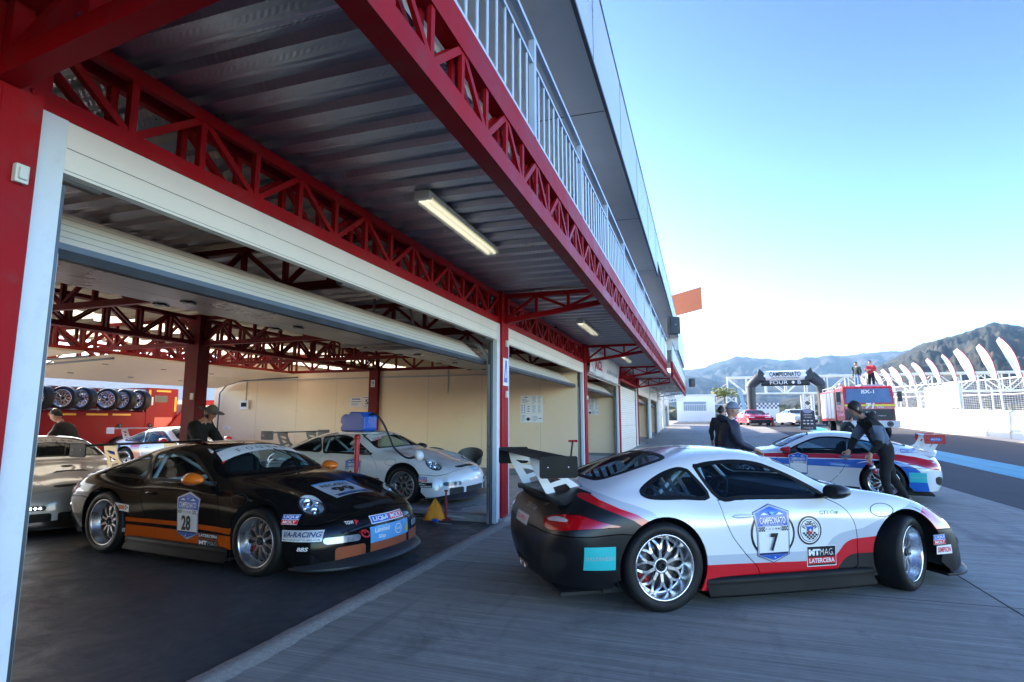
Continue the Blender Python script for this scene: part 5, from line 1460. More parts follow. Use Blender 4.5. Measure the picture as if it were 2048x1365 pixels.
    m = MB()
    for k in range(6):
        for sg in (1, -1):
            q, n_ = project([(sg*(.475+.045*k), .366)], (2.3,0,0), (0,1,0), (0,0,1), .012); m.sphere(q[0], .013, 8, 5)
    m.build('running_lights', [leds], cs)
    s = Sticker(*HD); s.poly([(-.16,.10),(.16,.10),(.22,.02),(.05,.05),(-.05,.05),(-.22,.02)], MATS['car_under']); s.poly(ellipse(0, .26, .07, .04, 20), MATS['car_under']); s.build('hood_vent', cs)
    # ---------------- the orange and blue car by the rear door
    PO = livery('livery_orange', (.70,.70,.72), [((.02,.05,.22), [(-2.4,.9),(-1.5,.80),(-1.1,.62),(-.9,.3),(2.4,.2)], None), ((.75,.10,.02), [(-2.4,.5),(-1.0,.5),(-.98,.86),(-.72,.86),(-.5,.2),(2.4,.2)], [(-2.4,.2),(-1.0,.2),(-.72,.2),(2.4,.0)])])
    co_ = make_car('white, blue and orange race car parked by the rear garage door', (-13.3, 12.15, .06), R(-4), PO, None, MATS['rim_silver'], group='race cars', mirror=redp, wingmat=mat('wing_pink', (.70,.62,.62), .4), strutmat=MATS['cage_white'])
    banner(co_, V('black'), V('silver'))
build_cars()
# ================================================================ THINGS IN AND AROUND THE GARAGE
bluep = mat('jug_blue', (.01,.08,.42), .35, var=.1, coat=.2); redgl = mat('stand_red', (.42,.01,.015), .3, coat=.4)
def quadmat(name, c, r=.5, **k): return mat(name, c, r, **k)
# refuelling rig
RG = empty('refuelling_rig', (-5.0, 7.62, 0), R(-12), 'blue jerrycan on a red stand with a black hose to the white car', 'fuel rig')
m = MB(); m.tube([(0,0,.02),(0,0,1.27)], .032, 12); m.tube([(0,0,.85),(0,0,1.2)], .040, 12); m.sphere((0,0,1.22), .05, 10, 6)
for a in (0.3, 2.4, 4.5): m.bar((0,0,.05), (.42*math.cos(a),.42*math.sin(a),.02), .04, .04)
m.build('stand', [redgl], RG)
m = MB(); m.box(-.23,.27,-.16,.16,1.275,1.30); m.build('tray', [galv], RG)
m = MB(); m.prism([(-.20,1.31),(.24,1.31),(.26,1.34),(.26,1.53),(.20,1.60),(-.02,1.605),(-.07,1.56),(-.16,1.57),(-.22,1.52),(-.23,1.45),(-.19,1.41),(-.23,1.36)], (0,0,0), (1,0,0), (0,0,1), -.14, .14)
m.build('jerrycan', [bluep], RG, bevel=.022)
m = MB(); m.lathe([(0,0),(.035,0),(.035,.04),(0,.04)], 14, Matrix.Translation((-.21,0,1.38)) @ Matrix.Rotation(-PI/2, 4, 'Y')); m.build('cap', [rubberseal], RG)
hose = smooth_poly([(.24,0,1.56),(.34,.02,1.57),(.42,.1,1.44),(.46,.2,1.24),(.50,.28,1.06),(.66,.36,.92),(.78,.42,.92)], 6, False)
m = MB(); m.tube(hose, .016, 8); m.build('hose', [rubberseal], RG)
m = MB(); m.lathe([(0,0),(.05,.0),(.10,.03),(.06,.10),(.02,.12)], 16, Matrix.Translation((.80,.43,.93)) @ Matrix.Rotation(R(70), 4, 'Y') @ Matrix.Rotation(R(-30), 4, 'X')); m.build('filler_cone', [MATS['vinyl_white']], RG)
# jack and cloth by the door post
J = empty('tyre_jack', (-3.55, 7.72, .06), R(10), 'dark red upright jack standing beside the orange cloth', 'jack')
m = MB(); m.tube([(0,0,.0),(0,0,.26)], .022, 10); m.tube([(0,0,.26),(0,0,.40)], .014, 8); m.box(-.07,.07,-.05,.05,0,.02); m.lathe([(.0,.4),(.03,.4),(.03,.42),(0,.42)], 10); m.build('post', [mat('jack_red', (.20,.01,.015), .4)], J)
m = MB(); m.tube([(.02,0,.06),(.28,.05,.03)], .009, 6); m.build('handle', [galv], J)
def crumple(name, loc, w, h, m_, label, cat, seed):
    random.seed(seed); mb = MB(); mb.smooth = True
    n, k = 14, 20; rows = []
    for i in range(n+1):
        u = i/n; row = []
        for j in range(k+1):
            a = 2*PI*(j % k)/k; f = 1 + .22*math.sin(3*a+seed) + .14*math.sin(7*a+2*u*5)
            r = w*(1-u)**.55*f*(.55+.45*math.cos(u*1.2)); z = h*u*(1+.1*math.sin(5*a))
            row.append((r*math.cos(a), r*.8*math.sin(a), z))
        rows.append(row)
    mb.grid(rows); o = mb.build(name, [m_]); o.location = loc; return tag(o, label, cat)
crumple('shop_cloth', (-3.72, 7.72, .062), .15, .27, mat('cloth_orange', (.80,.27,.01), .75, var=.15, vscale=9, bump=.2), 'bright orange cloth heaped on the garage floor beside the red jack', 'cloth', 2)
m = MB(); m.cbox((0,0,.02),(.09,.05,.04)); o = m.build('small_box', [bluep], bevel=.008); o.location = (-3.62, 7.52, .062); tag(o, 'small blue box lying in front of the orange cloth', 'box')
m = MB(); m.tube(smooth_poly([(-4.5,7.80,.075),(-4.25,7.72,.075),(-4.0,7.80,.075),(-3.85,7.95,.075),(-4.1,8.1,.075),(-4.45,8.0,.075)], 8), .014, 6, closed=True); m.tube(smooth_poly([(-5.3,7.9,.075),(-4.7,7.85,.075),(-4.35,7.95,.075),(-4.0,7.88,.09)], 8, False), .014, 6)
o = m.build('air_hose', [rubberseal]); tag(o, 'black hose coiled on the floor beside the orange cloth', 'hose')
m = MB(); m.tube([(-3.55,7.40,.075),(-3.30,7.36,.075)], .008, 6); o = m.build('tyre_lever', [galv]); tag(o, 'thin silver rod lying on the kerb below the orange cloth', 'tool')
# two tub chairs behind the white car
def chair(loc, rz, label):
    r = empty('tub_chair', loc, rz, label, 'chair', 'tub chairs along the cream wall'); r.scale = (.88,.88,.86)
    m = MB(); m.smooth = True; rows = []
    for i in range(7):
        u = i/6; row = []
        for j in range(19):
            a = R(40 + 280*j/18); top = .46 + .42*(.5-.5*math.cos(a))**.7
            z = .42 + (top-.42)*u; rad = .27 + .06*u
            row.append((rad*math.cos(a), rad*math.sin(a)*1.05, z))
        rows.append(row)
    m.grid(rows); m.grid([[(p[0]*.93, p[1]*.93, p[2]) for p in r_] for r_ in rows], flip=True); m.build('backrest', [mat('rattan_dark', (.05,.048,.045), .6, var=.3, vscale=60)], r)
    m = MB(); m.lathe([(0,.46),(.24,.46),(.26,.44),(.26,.40),(0,.40)], 24); m.build('seat', [MATS['rattan_dark']], r)
    for sx in (-1, 1):
        for sy in (-1, 1):
            l = MB(); l.tube([(sx*.18, sy*.18, .41), (sx*.22, sy*.22, 0)], [.018, .012], 8); l.build('leg', [galv], r)
chair((-6.10, 12.55, .06), R(-60), 'dark tub chair behind the white car, further from the door'); chair((-5.25, 12.75, .06), R(-75), 'dark tub chair behind the white car, nearer the socket')
# paper notices on the cream wall
papr = mat('paper', (.78,.78,.80), .7, var=.03); ink = mat('ink_grey', (.22,.23,.28), .7); inkb = mat('ink_black', (.03,.03,.035), .7); inkbl = mat('ink_blue', (.12,.16,.45), .7)
YW = colY(2)-.27
def poster(x, z, w, h, label, draw, group=None, y=YW, rx=0):
    m = MB(); m.box(-w/2, w/2, -.003, -.0005, -h/2, h/2); m.mat(1)
    Q = lambda x0, x1, z0, z1: m.add([(x0,-.0042,z0),(x1,-.0042,z0),(x1,-.0042,z1),(x0,-.0042,z1)], [(0,1,2,3)], False)
    def T(t, cx, cz, ww, hh):
        v, f = text2d(t, cx, cz, ww, hh, .02); m.add([(a,-.0044,b) for a, b in v], f, False)
    draw(m, Q, T, w, h)
    o = m.build('notice', [papr, ink, inkb, inkbl]); o.location = (x, y, z)
    return tag(o, label, 'notice', group)
def lines(m, Q, x0, x1, z0, z1, n, seed):
    rr = random.Random(seed); m.mat(1)
    for i in range(n):
        z = z1-(z1-z0)*(i+.5)/n; Q(x0, x0+(x1-x0)*rr.uniform(.55,1), z-(z1-z0)/n*.16, z+(z1-z0)/n*.16)
def carshape(m, x, z, s):
    m.mat(2); pts = [(-.5,0),(-.48,.10),(-.25,.13),(-.12,.24),(.12,.25),(.28,.14),(.48,.10),(.5,0)]
    m.add([(x+a*s,-.0044,z+b*s) for a, b in pts], [tuple(range(8))], False)
def pA(k):
    def d(m, Q, T, w, h):
        if k == 0: carshape(m, 0, .06, .10); lines(m, Q, -.10, .10, -.09, .03, 4, 1)
        elif k in (1, 3): lines(m, Q, -.13, -.01, -.10, .10, 10, k); lines(m, Q, .02, .13, -.10, .10, 10, k+5)
        elif k == 2:
            for i in range(5): m.mat(3); Q(-.12, -.09, .09-.045*i-.012, .09-.045*i+.012); Q(-.05, -.02, .09-.045*i-.012, .09-.045*i+.012)
            for i in range(3): carshape(m, .07, .05-.06*i, .08)
        elif k == 4: lines(m, Q, -.12, .02, -.08, .08, 5, 9); m.mat(2); m.add([(.06+.045*math.cos(2*PI*i/14),-.0044,-.03+.045*math.sin(2*PI*i/14)) for i in range(14)], [tuple(range(14))], False); Q(.06,.13,-.04,-.02)
        else: lines(m, Q, -.12, .04, -.08, .06, 4, 12); carshape(m, .08, -.02, .09)
    return d
desc = ['with a car outline, top left', 'with two columns of type, top right', 'with small cars and blue squares, middle left', 'with two columns of type, middle right', 'with a black tool drawing, bottom left', 'with a small car, bottom right']
for k in range(6):
    c_, r_ = k % 2, k//2
    poster(-4.36+.305*c_, 1.99-.235*r_, .298, .228, 'notice %s of six on the cream wall' % desc[k], pA(k), 'notices taped up in a block of six')
poster(-9.52, 1.98, .40, .27, 'white sheet with blue type beside the narrow notice, on the cream wall', lambda m, Q, T, w, h: (m.mat(3), Q(-.14,.14,.07,.10), Q(-.16,.16,.0,.02), lines(m, Q, -.15, .15, -.10, -.03, 3, 3)))
def narrow(m, Q, T, w, h):
    m.mat(1); Q(-.12,.12,.12,.14); m.mat(2); T('5', 0, 0, .10, .14); lines(m, Q, -.10, .10, -.15, -.10, 2, 4)
poster(-9.16, 1.98, .27, .36, 'narrow notice beside the red post, on the cream wall', narrow)
poster(-8.90, 2.50, .13, .20, 'little white sign high on the red wall post', lambda m, Q, T, w, h: (m.mat(2), T('N', 0, .02, .07, .10), Q(-.04,.04,-.07,-.055)), y=14.248)
poster(-14.2, 1.22, .28, .08, 'small white label low on the cream wall near its far end', lambda m, Q, T, w, h: lines(m, Q, -.1, .1, -.03, .03, 2, 5))
for k in range(6):
    poster(-4.0+.25*(k % 2), 2.15-.20*(k//2), .24, .19, 'white notice %s of the six in the third bay' % ['top left', 'top right', 'middle left', 'middle right', 'bottom left', 'bottom right'][k], pA(k), 'notices in the third bay', y=colY(3))
B = empty('breaker_box', (-13.5, YW, 1.93), 0, 'white breaker box with a dark flap on the cream wall', 'fuse box')
m = MB(); m.box(-.16,.16,-.09,0,-.14,.14); m.build('case', [papr], B, bevel=.01); m = MB(); m.box(-.10,.10,-.10,-.09,-.06,.07); m.build('flap', [winm], B)
m = MB(); m.box(-.085,.085,-.02,0,-.05,.05); m.mat(1)
for x in (-.04,.04): m.box(x-.02,x+.02,-.026,-.02,-.02,.02)
o = m.build('wall_socket', [winm, papr]); o.location = (-5.05, YW, .92); tag(o, 'black double socket on the cream wall above the white car', 'socket')
# strip of stickers on the second column
s_ = MB(); s_.box(-.001,.003,.02,.26,2.00,2.42); s_.mat(1); s_.prism([(.05,2.05),(.22,2.05),(.19,2.38),(.12,2.40)], (.0036,0,0), (0,1,0), (0,0,1), -.0005, .0005); s_.mat(0); s_.prism([(.11,2.12),(.17,2.12),(.15,2.30)], (.0044,0,0), (0,1,0), (0,0,1), -.0005, .0005)
o = s_.build('column_poster', [papr, inkbl]); o.location = (-2.825, colY(1)+.01, 0); tag(o, 'white and blue poster taped round the second red column', 'poster')
for k, z in ((1, 2.60), (1, 1.82), (2, 2.0)):
    m = MB(); m.box(0,.03,0,.09,0,.10); m.box(.03,.036,.02,.07,.02,.08); o = m.build('switch_plate', [MATS['plastic_ivory']], bevel=.004); o.location = (-2.828, colY(k)+.14, z)
    tag(o, {2.60: 'ivory switch plate above the poster on the second red column', 1.82: 'ivory switch plate below the poster on the second red column', 2.0: 'ivory switch plate on the third red column'}[z], 'switch')
# banner hung over the third door
def cloth_banner():
    nt_ = None
    b_ = empty('banner', (-2.80, colY(2)+.30, 0), 0, 'creased white banner with a red mark hung over the third garage door', 'banner')
    U, W_ = 40, 14; y1 = BAY-.36
    def S(u, v):
        y = .02 + y1*u; z = 2.74 + .72*v
        x = .03*math.sin(u*23+v*3)*(1-.5*v) + .02*math.sin(u*9+2*v+1) + .025*(1-v)*math.sin(u*5)
        return Vector((x+.01, y, z))
    m = MB(); m.smooth = True
    m.grid([[S(i/U, j/W_) for j in range(W_+1)] for i in range(U+1)])
    m.mat(1)
    def put(pts, fs): m.add([S(min(1,max(0,(a)/y1)), min(1,max(0,(c-2.74)/.72)))+Vector((.006,0,0)) for a, c in pts], fs, True)
    v, f = text2d('ACE', 1.55, 3.05, 1.15, .30, .05, .15); put(v, f)
    m.mat(2)
    for q in ([(0.7+.55*math.cos(t), 3.1+.30*math.sin(t)) for t in [2*PI*k/24 for k in range(24)]],): put(q + [(0.7+(a-.7)*.9, 3.1+(c-3.1)*.9) for a, c in q], [(i, (i+1) % 24, 24+(i+1) % 24, 24+i) for i in range(24)])
    v, f = text2d('RACING TEAM', 4.2, 2.98, 2.2, .14, .02); put(v, f)
    m.build('sheet', [mat('banner_white', (.70,.69,.70), .55, var=.06), mat('banner_red', (.45,.02,.04), .55), mat('banner_grey', (.25,.27,.36), .55)], b_)
    r_ = MB(); r_.tube([(.0,.0,2.72),(.0,y1,2.72)], .02, 8); r_.build('batten', [jamb], b_)
cloth_banner()
# breaker bar leaning behind the car
m = MB(); m.tube([(-2.17,9.30,.0),(-2.07,9.52,1.12)], .016, 8); o = m.build('pry_bar', [rubberseal]); 
o2 = MB(); o2.tube([(-2.14,9.52,1.13),(-1.99,9.54,1.13)], .018, 8); o2.build('grip', [redgl], o); tag(o, 'thin black upright bar with a red grip behind the black wing', 'bar')
# loudspeakers on the balcony
def speaker(loc, rz, label):
    r = empty('loudspeaker', loc, rz, label, 'loudspeaker', 'loudspeakers on the balcony'); r.scale = (.78,)*3
    m = MB(); m.prism([(-.2,-.19),(.2,-.24),(.22,.0),(.2,.24),(-.2,.19)], (0,0,0), (1,0,0), (0,1,0), -.38, .38); m.build('cabinet', [mat('speaker_blue', (.012,.018,.03), .4)], r, bevel=.02)
    m = MB(); m.prism([(-.21,-.34),(.21,-.34),(.21,.34),(-.21,.34)], (.222,0,0), (0,1,0), (0,0,1), -.004, .004); m.mat(1); m.sphere((.228,0,.02), .022, 8, 5); m.build('grille', [mat('speaker_grille', (.02,.03,.045), .6, bump=.4, bscale=300), MATS['vinyl_white']], r)
    m = MB(); m.tube([(-.18,0,-.1),(-.42,.0,-.3),(-.6,.1,-.42)], .025, 8); m.build('bracket', [galv], r)
speaker((-.80, 20.4, 4.72), R(-60), 'black loudspeaker hung out from the balcony rail at the end of the red truss'); speaker((-.55, 42.5, 4.05), R(-60), 'small black loudspeaker at the far end of the building')
# ---------------------------------------------------------------- rear yard
SHX = -36.0
m = MB(); m.box(SHX-6, SHX, 4, 60, -.1, 4.6); m.mat(1)
for i in range(60): m.box(SHX, SHX+.012, 15, 40, .2+.07*i, .2+.07*i+.05)
sh_ = m.build('rear_building', [mat('shed_grey', (.30,.28,.26), .6), mat('shutter_white', (.60,.61,.64), .4)]); tag(sh_, 'pale building with a ribbed roller shutter beyond the rear garage door', 'building')
m = MB(); m.box(-14.6, SHX, 4, 40, -.1, -.004); 
# rack trailer
TR = empty('red_trailer', (-17.4, 10.2, 0), 0, 'red race transporter with yellow strips and tyres stacked along its roof rack', 'truck')
rt = mat('trailer_red', (.24,.002,.005), .5, coat=.0, spec=.2, var=.1); yl = mat('strip_yellow', (.80,.42,.02), .4)
m = MB(); m.box(-1.2,0,-.6,4.0,.45,1.72); m.box(-1.2,-.6,-.6,4.0,1.72,2.45); m.build('body', [rt], TR, bevel=.03)
m = MB(); m.box(-1.2,.01,3.98,5.15,.45,2.52); m.mat(1); m.box(.01,.014,4.25,4.75,2.05,2.28); m.mat(2); m.box(.01,.014,4.30,4.98,.95,1.55); m.build('cab_box', [rt, winm, mat('pale_red', (.62,.10,.08), .4)], TR, bevel=.02)
for y0, y1, z0, z1 in ((1.0,1.75,1.60,1.66),(2.05,2.7,1.60,1.66),(2.85,3.45,1.60,1.66),(4.3,4.85,2.40,2.46)):
    m = MB(); m.box(.0,.022,y0,y1,z0,z1); m.build('reflector_strip', [yl], TR)
for y0, z0, z1 in ((4.02,1.95,2.45),(5.02,1.75,2.25),(4.98,.8,1.0)):
    m = MB(); m.box(.012,.022,y0,y0+.08,z0,z1); m.build('reflector_strip', [yl], TR)
m = MB(); m.box(.012,.022,4.14,4.20,1.95,2.22); m.build('reflector_strip', [papr], TR)
for y in (3.1, 4.15):
    m = MB(); m.lathe([(0,0),(.07,0),(.07,.02),(0,.02)], 14, Matrix.Translation((.012,y,1.28)) @ Matrix.Rotation(PI/2, 4, 'Y')); m.build('filler', [winm], TR)
for y in (0.2, 3.2):
    m = MB(); m.lathe([(0,-.15),(.44,-.15),(.48,-.1),(.48,.12),(.30,.14),(.28,.06),(0,.05)], 28, Matrix.Translation((-.05,y,.48)) @ Matrix.Rotation(PI/2, 4, 'Y')); m.build('wheel', [MATS['rubber']], TR)
m = MB(); m.tube([(-.02,-.6,2.42),(-.02,3.9,2.42)], .025, 8); m.tube([(-.02,-.6,1.78),(-.02,3.9,1.78)], .02, 8)
for y in (-.5,.9,2.4,3.9): m.tube([(-.02,y,1.74),(-.02,y,2.42)], .02, 8)
m.build('rack', [galv], TR)
m = MB()
for i in range(5): m.box(.0,.012,-.55+.24*i,-.43+.24*i,1.0,1.06)
m.build('checker_strip', [papr], TR)
def spare(loc, rz, label):
    r = empty('race_slick', loc, rz, label, 'wheel', 'spare wheels on the transporter rack')
    link('tyre', CAR['tyre'], r, [MATS['rubber'], MATS['rubber']]); link('rim', CAR['rim'], r, [MATS['rim_lip'], MATS['rim_gold'] if 'second' in label else MATS['rim_silver'], MATS['car_satin']])
    r.scale = (1, 1.05, 1)
for y, rz, lb in ((.02,R(205),'spare wheel at the left end of the transporter rack, rim showing'),(.55,R(188),'spare wheel behind the leftmost one on the rack'),(1.15,R(210),'second rim-forward spare wheel on the rack, gilt spokes'),(1.72,R(190),'brown-worn spare wheel right of the gilt one on the rack'),(2.42,R(206),'third rim-forward spare wheel on the rack, dark spokes'),(2.95,R(190),'spare wheel just right of the dark-spoked one on the rack'),(3.45,R(188),'rightmost spare wheel on the transporter rack')):
    spare((-17.05, 10.2+y, 2.08), rz, lb)
# red pickup behind the post
PK = empty('red_van', (-18.2, 16.6, 0), R(90), 'red van with a pale window partly hidden behind the maroon garage post', 'van')
prof = [(-1.6,.5),(-1.6,1.25),(-1.5,1.35),(-.9,2.05),(-.5,2.18),(.6,2.20),(1.2,1.9),(1.6,1.4),(2.3,1.2),(2.45,.9),(2.45,.45)]
m = MB(); m.prism(prof, (0,0,0), (1,0,0), (0,0,1), -.9, .9); m.build('body', [rt], PK, bevel=.05)
m = MB(); m.prism([(-1.1,1.35),(-.65,1.95),(.1,2.0),(.1,1.35)], (0,-.915,0), (1,0,0), (0,0,1), -.005, .005); m.build('window', [mat('pale_glass', (.35,.45,.42), .1, var=.4, vscale=4)], PK)
m = MB(); m.prism([(.2,1.35),(.2,2.0),(.65,1.98),(1.25,1.6),(1.3,1.35)], (0,-.915,0), (1,0,0), (0,0,1), -.005, .005); m.build('window', [winm], PK)
for x in (-.95, 1.6):
    m = MB(); m.lathe([(0,-.1),(.34,-.1),(.36,.06),(.24,.10),(0,.06)], 24, Matrix.Translation((x,-.85,.36)) @ Matrix.Rotation(PI/2, 4, 'X')); m.build('wheel', [MATS['rubber']], PK)
# ================================================================ PEOPLE
skin_m = mat('skin', (.46,.25,.17), .5, var=.08, vscale=20); hair_m = mat('hair_black', (.010,.008,.008), .55, var=.3, vscale=40)
STAND = dict(pelvis=(0,0,.96), waist=(0,0,1.10), chest=(.01,0,1.30), neck=(0,0,1.47), skull=(.02,0,1.57),
    shL=(0,.19,1.41), elL=(-.02,.25,1.14), wrL=(.06,.26,.90), shR=(0,-.19,1.41), elR=(-.02,-.25,1.14), wrR=(.06,-.26,.90),
    hiL=(0,.10,.92), knL=(.03,.11,.50), anL=(-.02,.12,.09), toL=(.15,.14,.04), hiR=(0,-.10,.92), knR=(.03,-.11,.50), anR=(-.02,-.12,.09), toR=(.15,-.14,.04))
RAD = dict(pelvis=(.155,.125), waist=(.150,.115), chest=(.165,.125), neck=(.060,.062), skull=(.055,.055), sh=(.085,.085), el=(.058,.058), wr=(.036,.036), hi=(.105,.105), kn=(.072,.072), an=(.048,.048), to=(.042,.036))
EDG = [('pelvis','waist'),('waist','chest'),('chest','neck'),('neck','skull')] + sum([[('chest','sh'+s),('sh'+s,'el'+s),('el'+s,'wr'+s),('pelvis','hi'+s),('hi'+s,'kn'+s),('kn'+s,'an'+s),('an'+s,'to'+s)] for s in 'LR'], [])
def person(label, loc, rz, over, top, legs, shoes=None, hair=None, cap=None, face=(1,0,0), bulk=1.0, sleeve=None, scale=1.0, hand=None, longhair=False, hood=None, brim=None):
    J = {k: Vector(v) for k, v in STAND.items()}
    for k, v in over.items(): J[k] = Vector(v)
    names = list(J)
    me = bpy.data.meshes.new('sk'); me.from_pydata([J[n] for n in names], [(names.index(a), names.index(b)) for a, b in EDG], [])
    ob = bpy.data.objects.new('sk', me); COL.objects.link(ob)
    md = ob.modifiers.new('s', 'SKIN'); md.use_smooth_shade = True
    for i, n in enumerate(names):
        key = n[:2] if n[:2] in RAD and n not in RAD else n
        r = RAD[key]; k = bulk if key in ('waist','chest','sh','el','pelvis') else 1.0 + (bulk-1)*.4 if key in ('hi','kn','wr') else 1.0
        me.skin_vertices[0].data[i].radius = (r[0]*k, r[1]*k)
        me.skin_vertices[0].data[i].use_root = (n == 'pelvis')
    sb = ob.modifiers.new('d', 'SUBSURF'); sb.levels = 2; sb.render_levels = 2
    dg = bpy.context.evaluated_depsgraph_get(); dg.update()
    b = bpy.data.meshes.new_from_object(ob.evaluated_get(dg)); bpy.data.objects.remove(ob)
    M = MB(); M.smooth = True
    M.add([tuple(v.co) for v in b.vertices], [tuple(p.vertices) for p in b.polygons], True)
    # cloth / skin by nearest limb
    def seg(p, a, c):
        t = max(0, min(1, (p-a).dot(c-a)/max(1e-6, (c-a).length_squared))); return (p-(a+(c-a)*t)).length
    cls = []
    for e in EDG:
        n = e[1][:2]
        if e[1] in ('waist','chest','neck') or n == 'sh': g = 1
        elif e[1] == 'skull': g = 0
        elif n in ('el','wr'): g = (4 if n == 'el' else 1) if sleeve else 1
        elif n in ('hi','kn','an'): g = 2
        else: g = 3
        cls.append((J[e[0]].lerp(J[e[1]], .35) if g == 4 else J[e[0]], J[e[1]], g))
    for i, f in enumerate(M.f):
        c = sum((Vector(M.v[k]) for k in f), Vector())/len(f)
        M.mi[i] = min(cls, key=lambda q: seg(c, q[0], q[1]))[2]
    # pleats and creases in the clothes
    rr = random.Random(hash(label) % 1000); ph = [rr.uniform(0, 6) for _ in range(4)]
    M.v = [tuple(Vector(v) + Vector((math.sin(v[2]*38+ph[0]+3*math.sin(v[1]*9)), math.sin(v[2]*31+ph[1]+2*v[0]*7), 0))*.0055) for v in M.v]
    # head: one shaped surface
    fd = Vector(face).normalized(); sk = J['skull']
    upv = (sk-J['neck']).normalized()*.45 + Vector((0,0,1))*.55; upv = (upv - fd*upv.dot(fd)).normalized(); sd = upv.cross(fd)
    hc = sk + upv*.075 + fd*.02
    n, m_ = 20, 16; vs = []; fs = []
    for i in range(m_+1):
        a = PI*i/m_
        for k in range(n):
            t = 2*PI*k/n
            x, y, z = math.sin(a)*math.cos(t), math.sin(a)*math.sin(t), math.cos(a)
            jaw = max(0, -z)
            X = x*.098*(1-.18*jaw) + (.012*jaw if x > 0 else 0); Y = y*.076*(1-.38*jaw**1.3); Z = z*.122
            if x > .75 and -.45 < z < .15: X += .020*math.exp(-(y/.22)**2)*math.exp(-((z+.16)/.17)**2)      # nose
            if x > .5: X -= .008*math.exp(-((abs(y)-.36)/.16)**2)*math.exp(-((z-.06)/.10)**2)                     # eye sockets
            if x > .6: X += .005*math.exp(-(y/.35)**2)*math.exp(-((z+.52)/.09)**2)                              # mouth
            vs.append(hc + fd*X + sd*Y + upv*Z)
    for i in range(m_):
        for k in range(n): fs.append((i*n+k, (i+1)*n+k, (i+1)*n+(k+1) % n, i*n+(k+1) % n))
    M.cur = 0; M.add(vs, fs, True)
    for s in (-1, 1):
        M.sphere(hc + sd*s*.078 - fd*.008 - upv*.005, .022, 8, 6, (1, .5, 1.4)); 
    M.cur = 5
    for s in (-1, 1): M.sphere(hc + fd*.081 + sd*s*.030 + upv*.012, .0085, 8, 5)
    # hands: palm, four fingers of different length, thumb
    M.cur = 0
    for s in 'LR':
        w = J['wr'+s]; d = (w-J['el'+s]).normalized(); sg = 1 if s == 'L' else -1
        if hand and s in hand: d = Vector(hand[s]).normalized()
        side = d.cross(Vector((0, 0, 1))); side = side.normalized() if side.length > .1 else Vector((1, 0, 0)); nn = side.cross(d).normalized()
        if abs(d.z) > .6: side = Vector((1,0,0)) - d*d.x; side.normalize(); nn = side.cross(d).normalized()*(-sg)
        M.tube([w-d*.03, w+d*.02, w+d*.06, w+d*.092], [.030, .035, .040, .030], 8)
        for q, (o, ln) in enumerate(((.028,.070),(.010,.080),(-.010,.075),(-.028,.058))):
            p0 = w + d*.082 + side*o; p1 = p0 + d*ln*.5 - nn*ln*.15; p2 = p1 + d*ln*.28 - nn*ln*.32; p3 = p2 + d*ln*.05 - nn*ln*.30
            M.tube([p0, p1, p2, p3], [.010, .0095, .0085, .007], 6)
        t0 = w + d*.03 + side*.034; M.tube([t0, t0+d*.03+side*.028-nn*.01, t0+d*.058+side*.030-nn*.022], [.013, .011, .009], 6)
    root = empty('person', loc, rz, label, 'person'); root.scale = (scale,)*3
    mats = [skin_m, top, legs, shoes or MATS['shoe'], sleeve or top, MATS['eye_dark']]
    M.build('body', mats, root)
    if hair or cap:
        H = MB(); H.smooth = True; vs = []; fs = []
        cut = .66 if longhair else .46
        for i in range(13):
            a = PI*cut*i/12*1.0
            for k in range(n):
                t = 2*PI*k/n; back = .5-.5*math.cos(t)        # 0 in front, 1 behind
                aa = a*(.66 + .74*back) if not cap else a*(.86+.24*back)
                x, y, z = math.sin(aa)*math.cos(t), math.sin(aa)*math.sin(t), math.cos(aa)
                j = 1 + (.02*math.sin(9*t+5*aa) + .015*math.sin(17*t) if not cap else .012*math.sin(3*t+aa*9))
                th = 1.05 if not cap else 1.10
                if i == 12: th = 1.0
                vs.append(hc + fd*(x*.103*th*j) + sd*(y*.081*th*j) + upv*(z*.127*th*j))
        for i in range(12):
            for k in range(n): fs.append((i*n+k, (i+1)*n+k, (i+1)*n+(k+1) % n, i*n+(k+1) % n))
        H.add(vs, fs, True)
        if cap and not brim:   # rolled edge
            H.tube([vs[11*n+k] for k in range(n)], .012, 6, closed=True)
        if brim:
            rows = []
            for q in (0, 1, 2): rows.append([tuple(Vector(vs[10*n+(k % n)]) + (fd*math.cos(2*PI*k/n)+sd*math.sin(2*PI*k/n))*(.055*q) - upv*(.004*q*q)) for k in range(n+1)])
            H.grid(rows)
        H.build('cap' if cap and not brim else 'hat' if brim else 'hair', [cap or hair], root)
        if brim and hair:
            H2 = MB(); H2.smooth = True; H2.sphere(hc - fd*.02 - upv*.012, .1, 14, 8, (.90,.80,1.0)); H2.build('hair', [hair], root)
    if hood:
        H = MB(); H.smooth = True
        c = J['neck'] + upv*.005 - fd*.02
        pts = [c + (sd*math.cos(t)*.105*(1+.1*math.sin(3*t)) - fd*math.sin(t)*.11*(1.1 if math.sin(t) > 0 else .85) + upv*(.045*math.sin(t)-.02)) for t in [2*PI*k/22 for k in range(22)]]
        H.tube(pts, [.036 + .018*max(0, math.sin(2*PI*k/22)) for k in range(22)], 9, closed=True); H.build('hood', [hood], root)
    return root
mat('shoe', (.02,.02,.022), .5); mat('eye_dark', (.03,.02,.02), .3)
blackc = mat('cloth_black', (.006,.006,.007), .85, var=.25, vscale=14, bump=.3, bscale=90); navyc = mat('cloth_navy', (.008,.013,.034), .6, var=.3, vscale=16, bump=.35, bscale=60); greyc = mat('cloth_greyblue', (.10,.13,.19), .85, var=.15, vscale=14)
greenc = mat('cloth_green', (.012,.03,.028), .85, var=.2); jeans = mat('cloth_jeans', (.12,.22,.42), .85, var=.25, vscale=12); redc = mat('cloth_red', (.45,.02,.03), .75, var=.15, vscale=12)
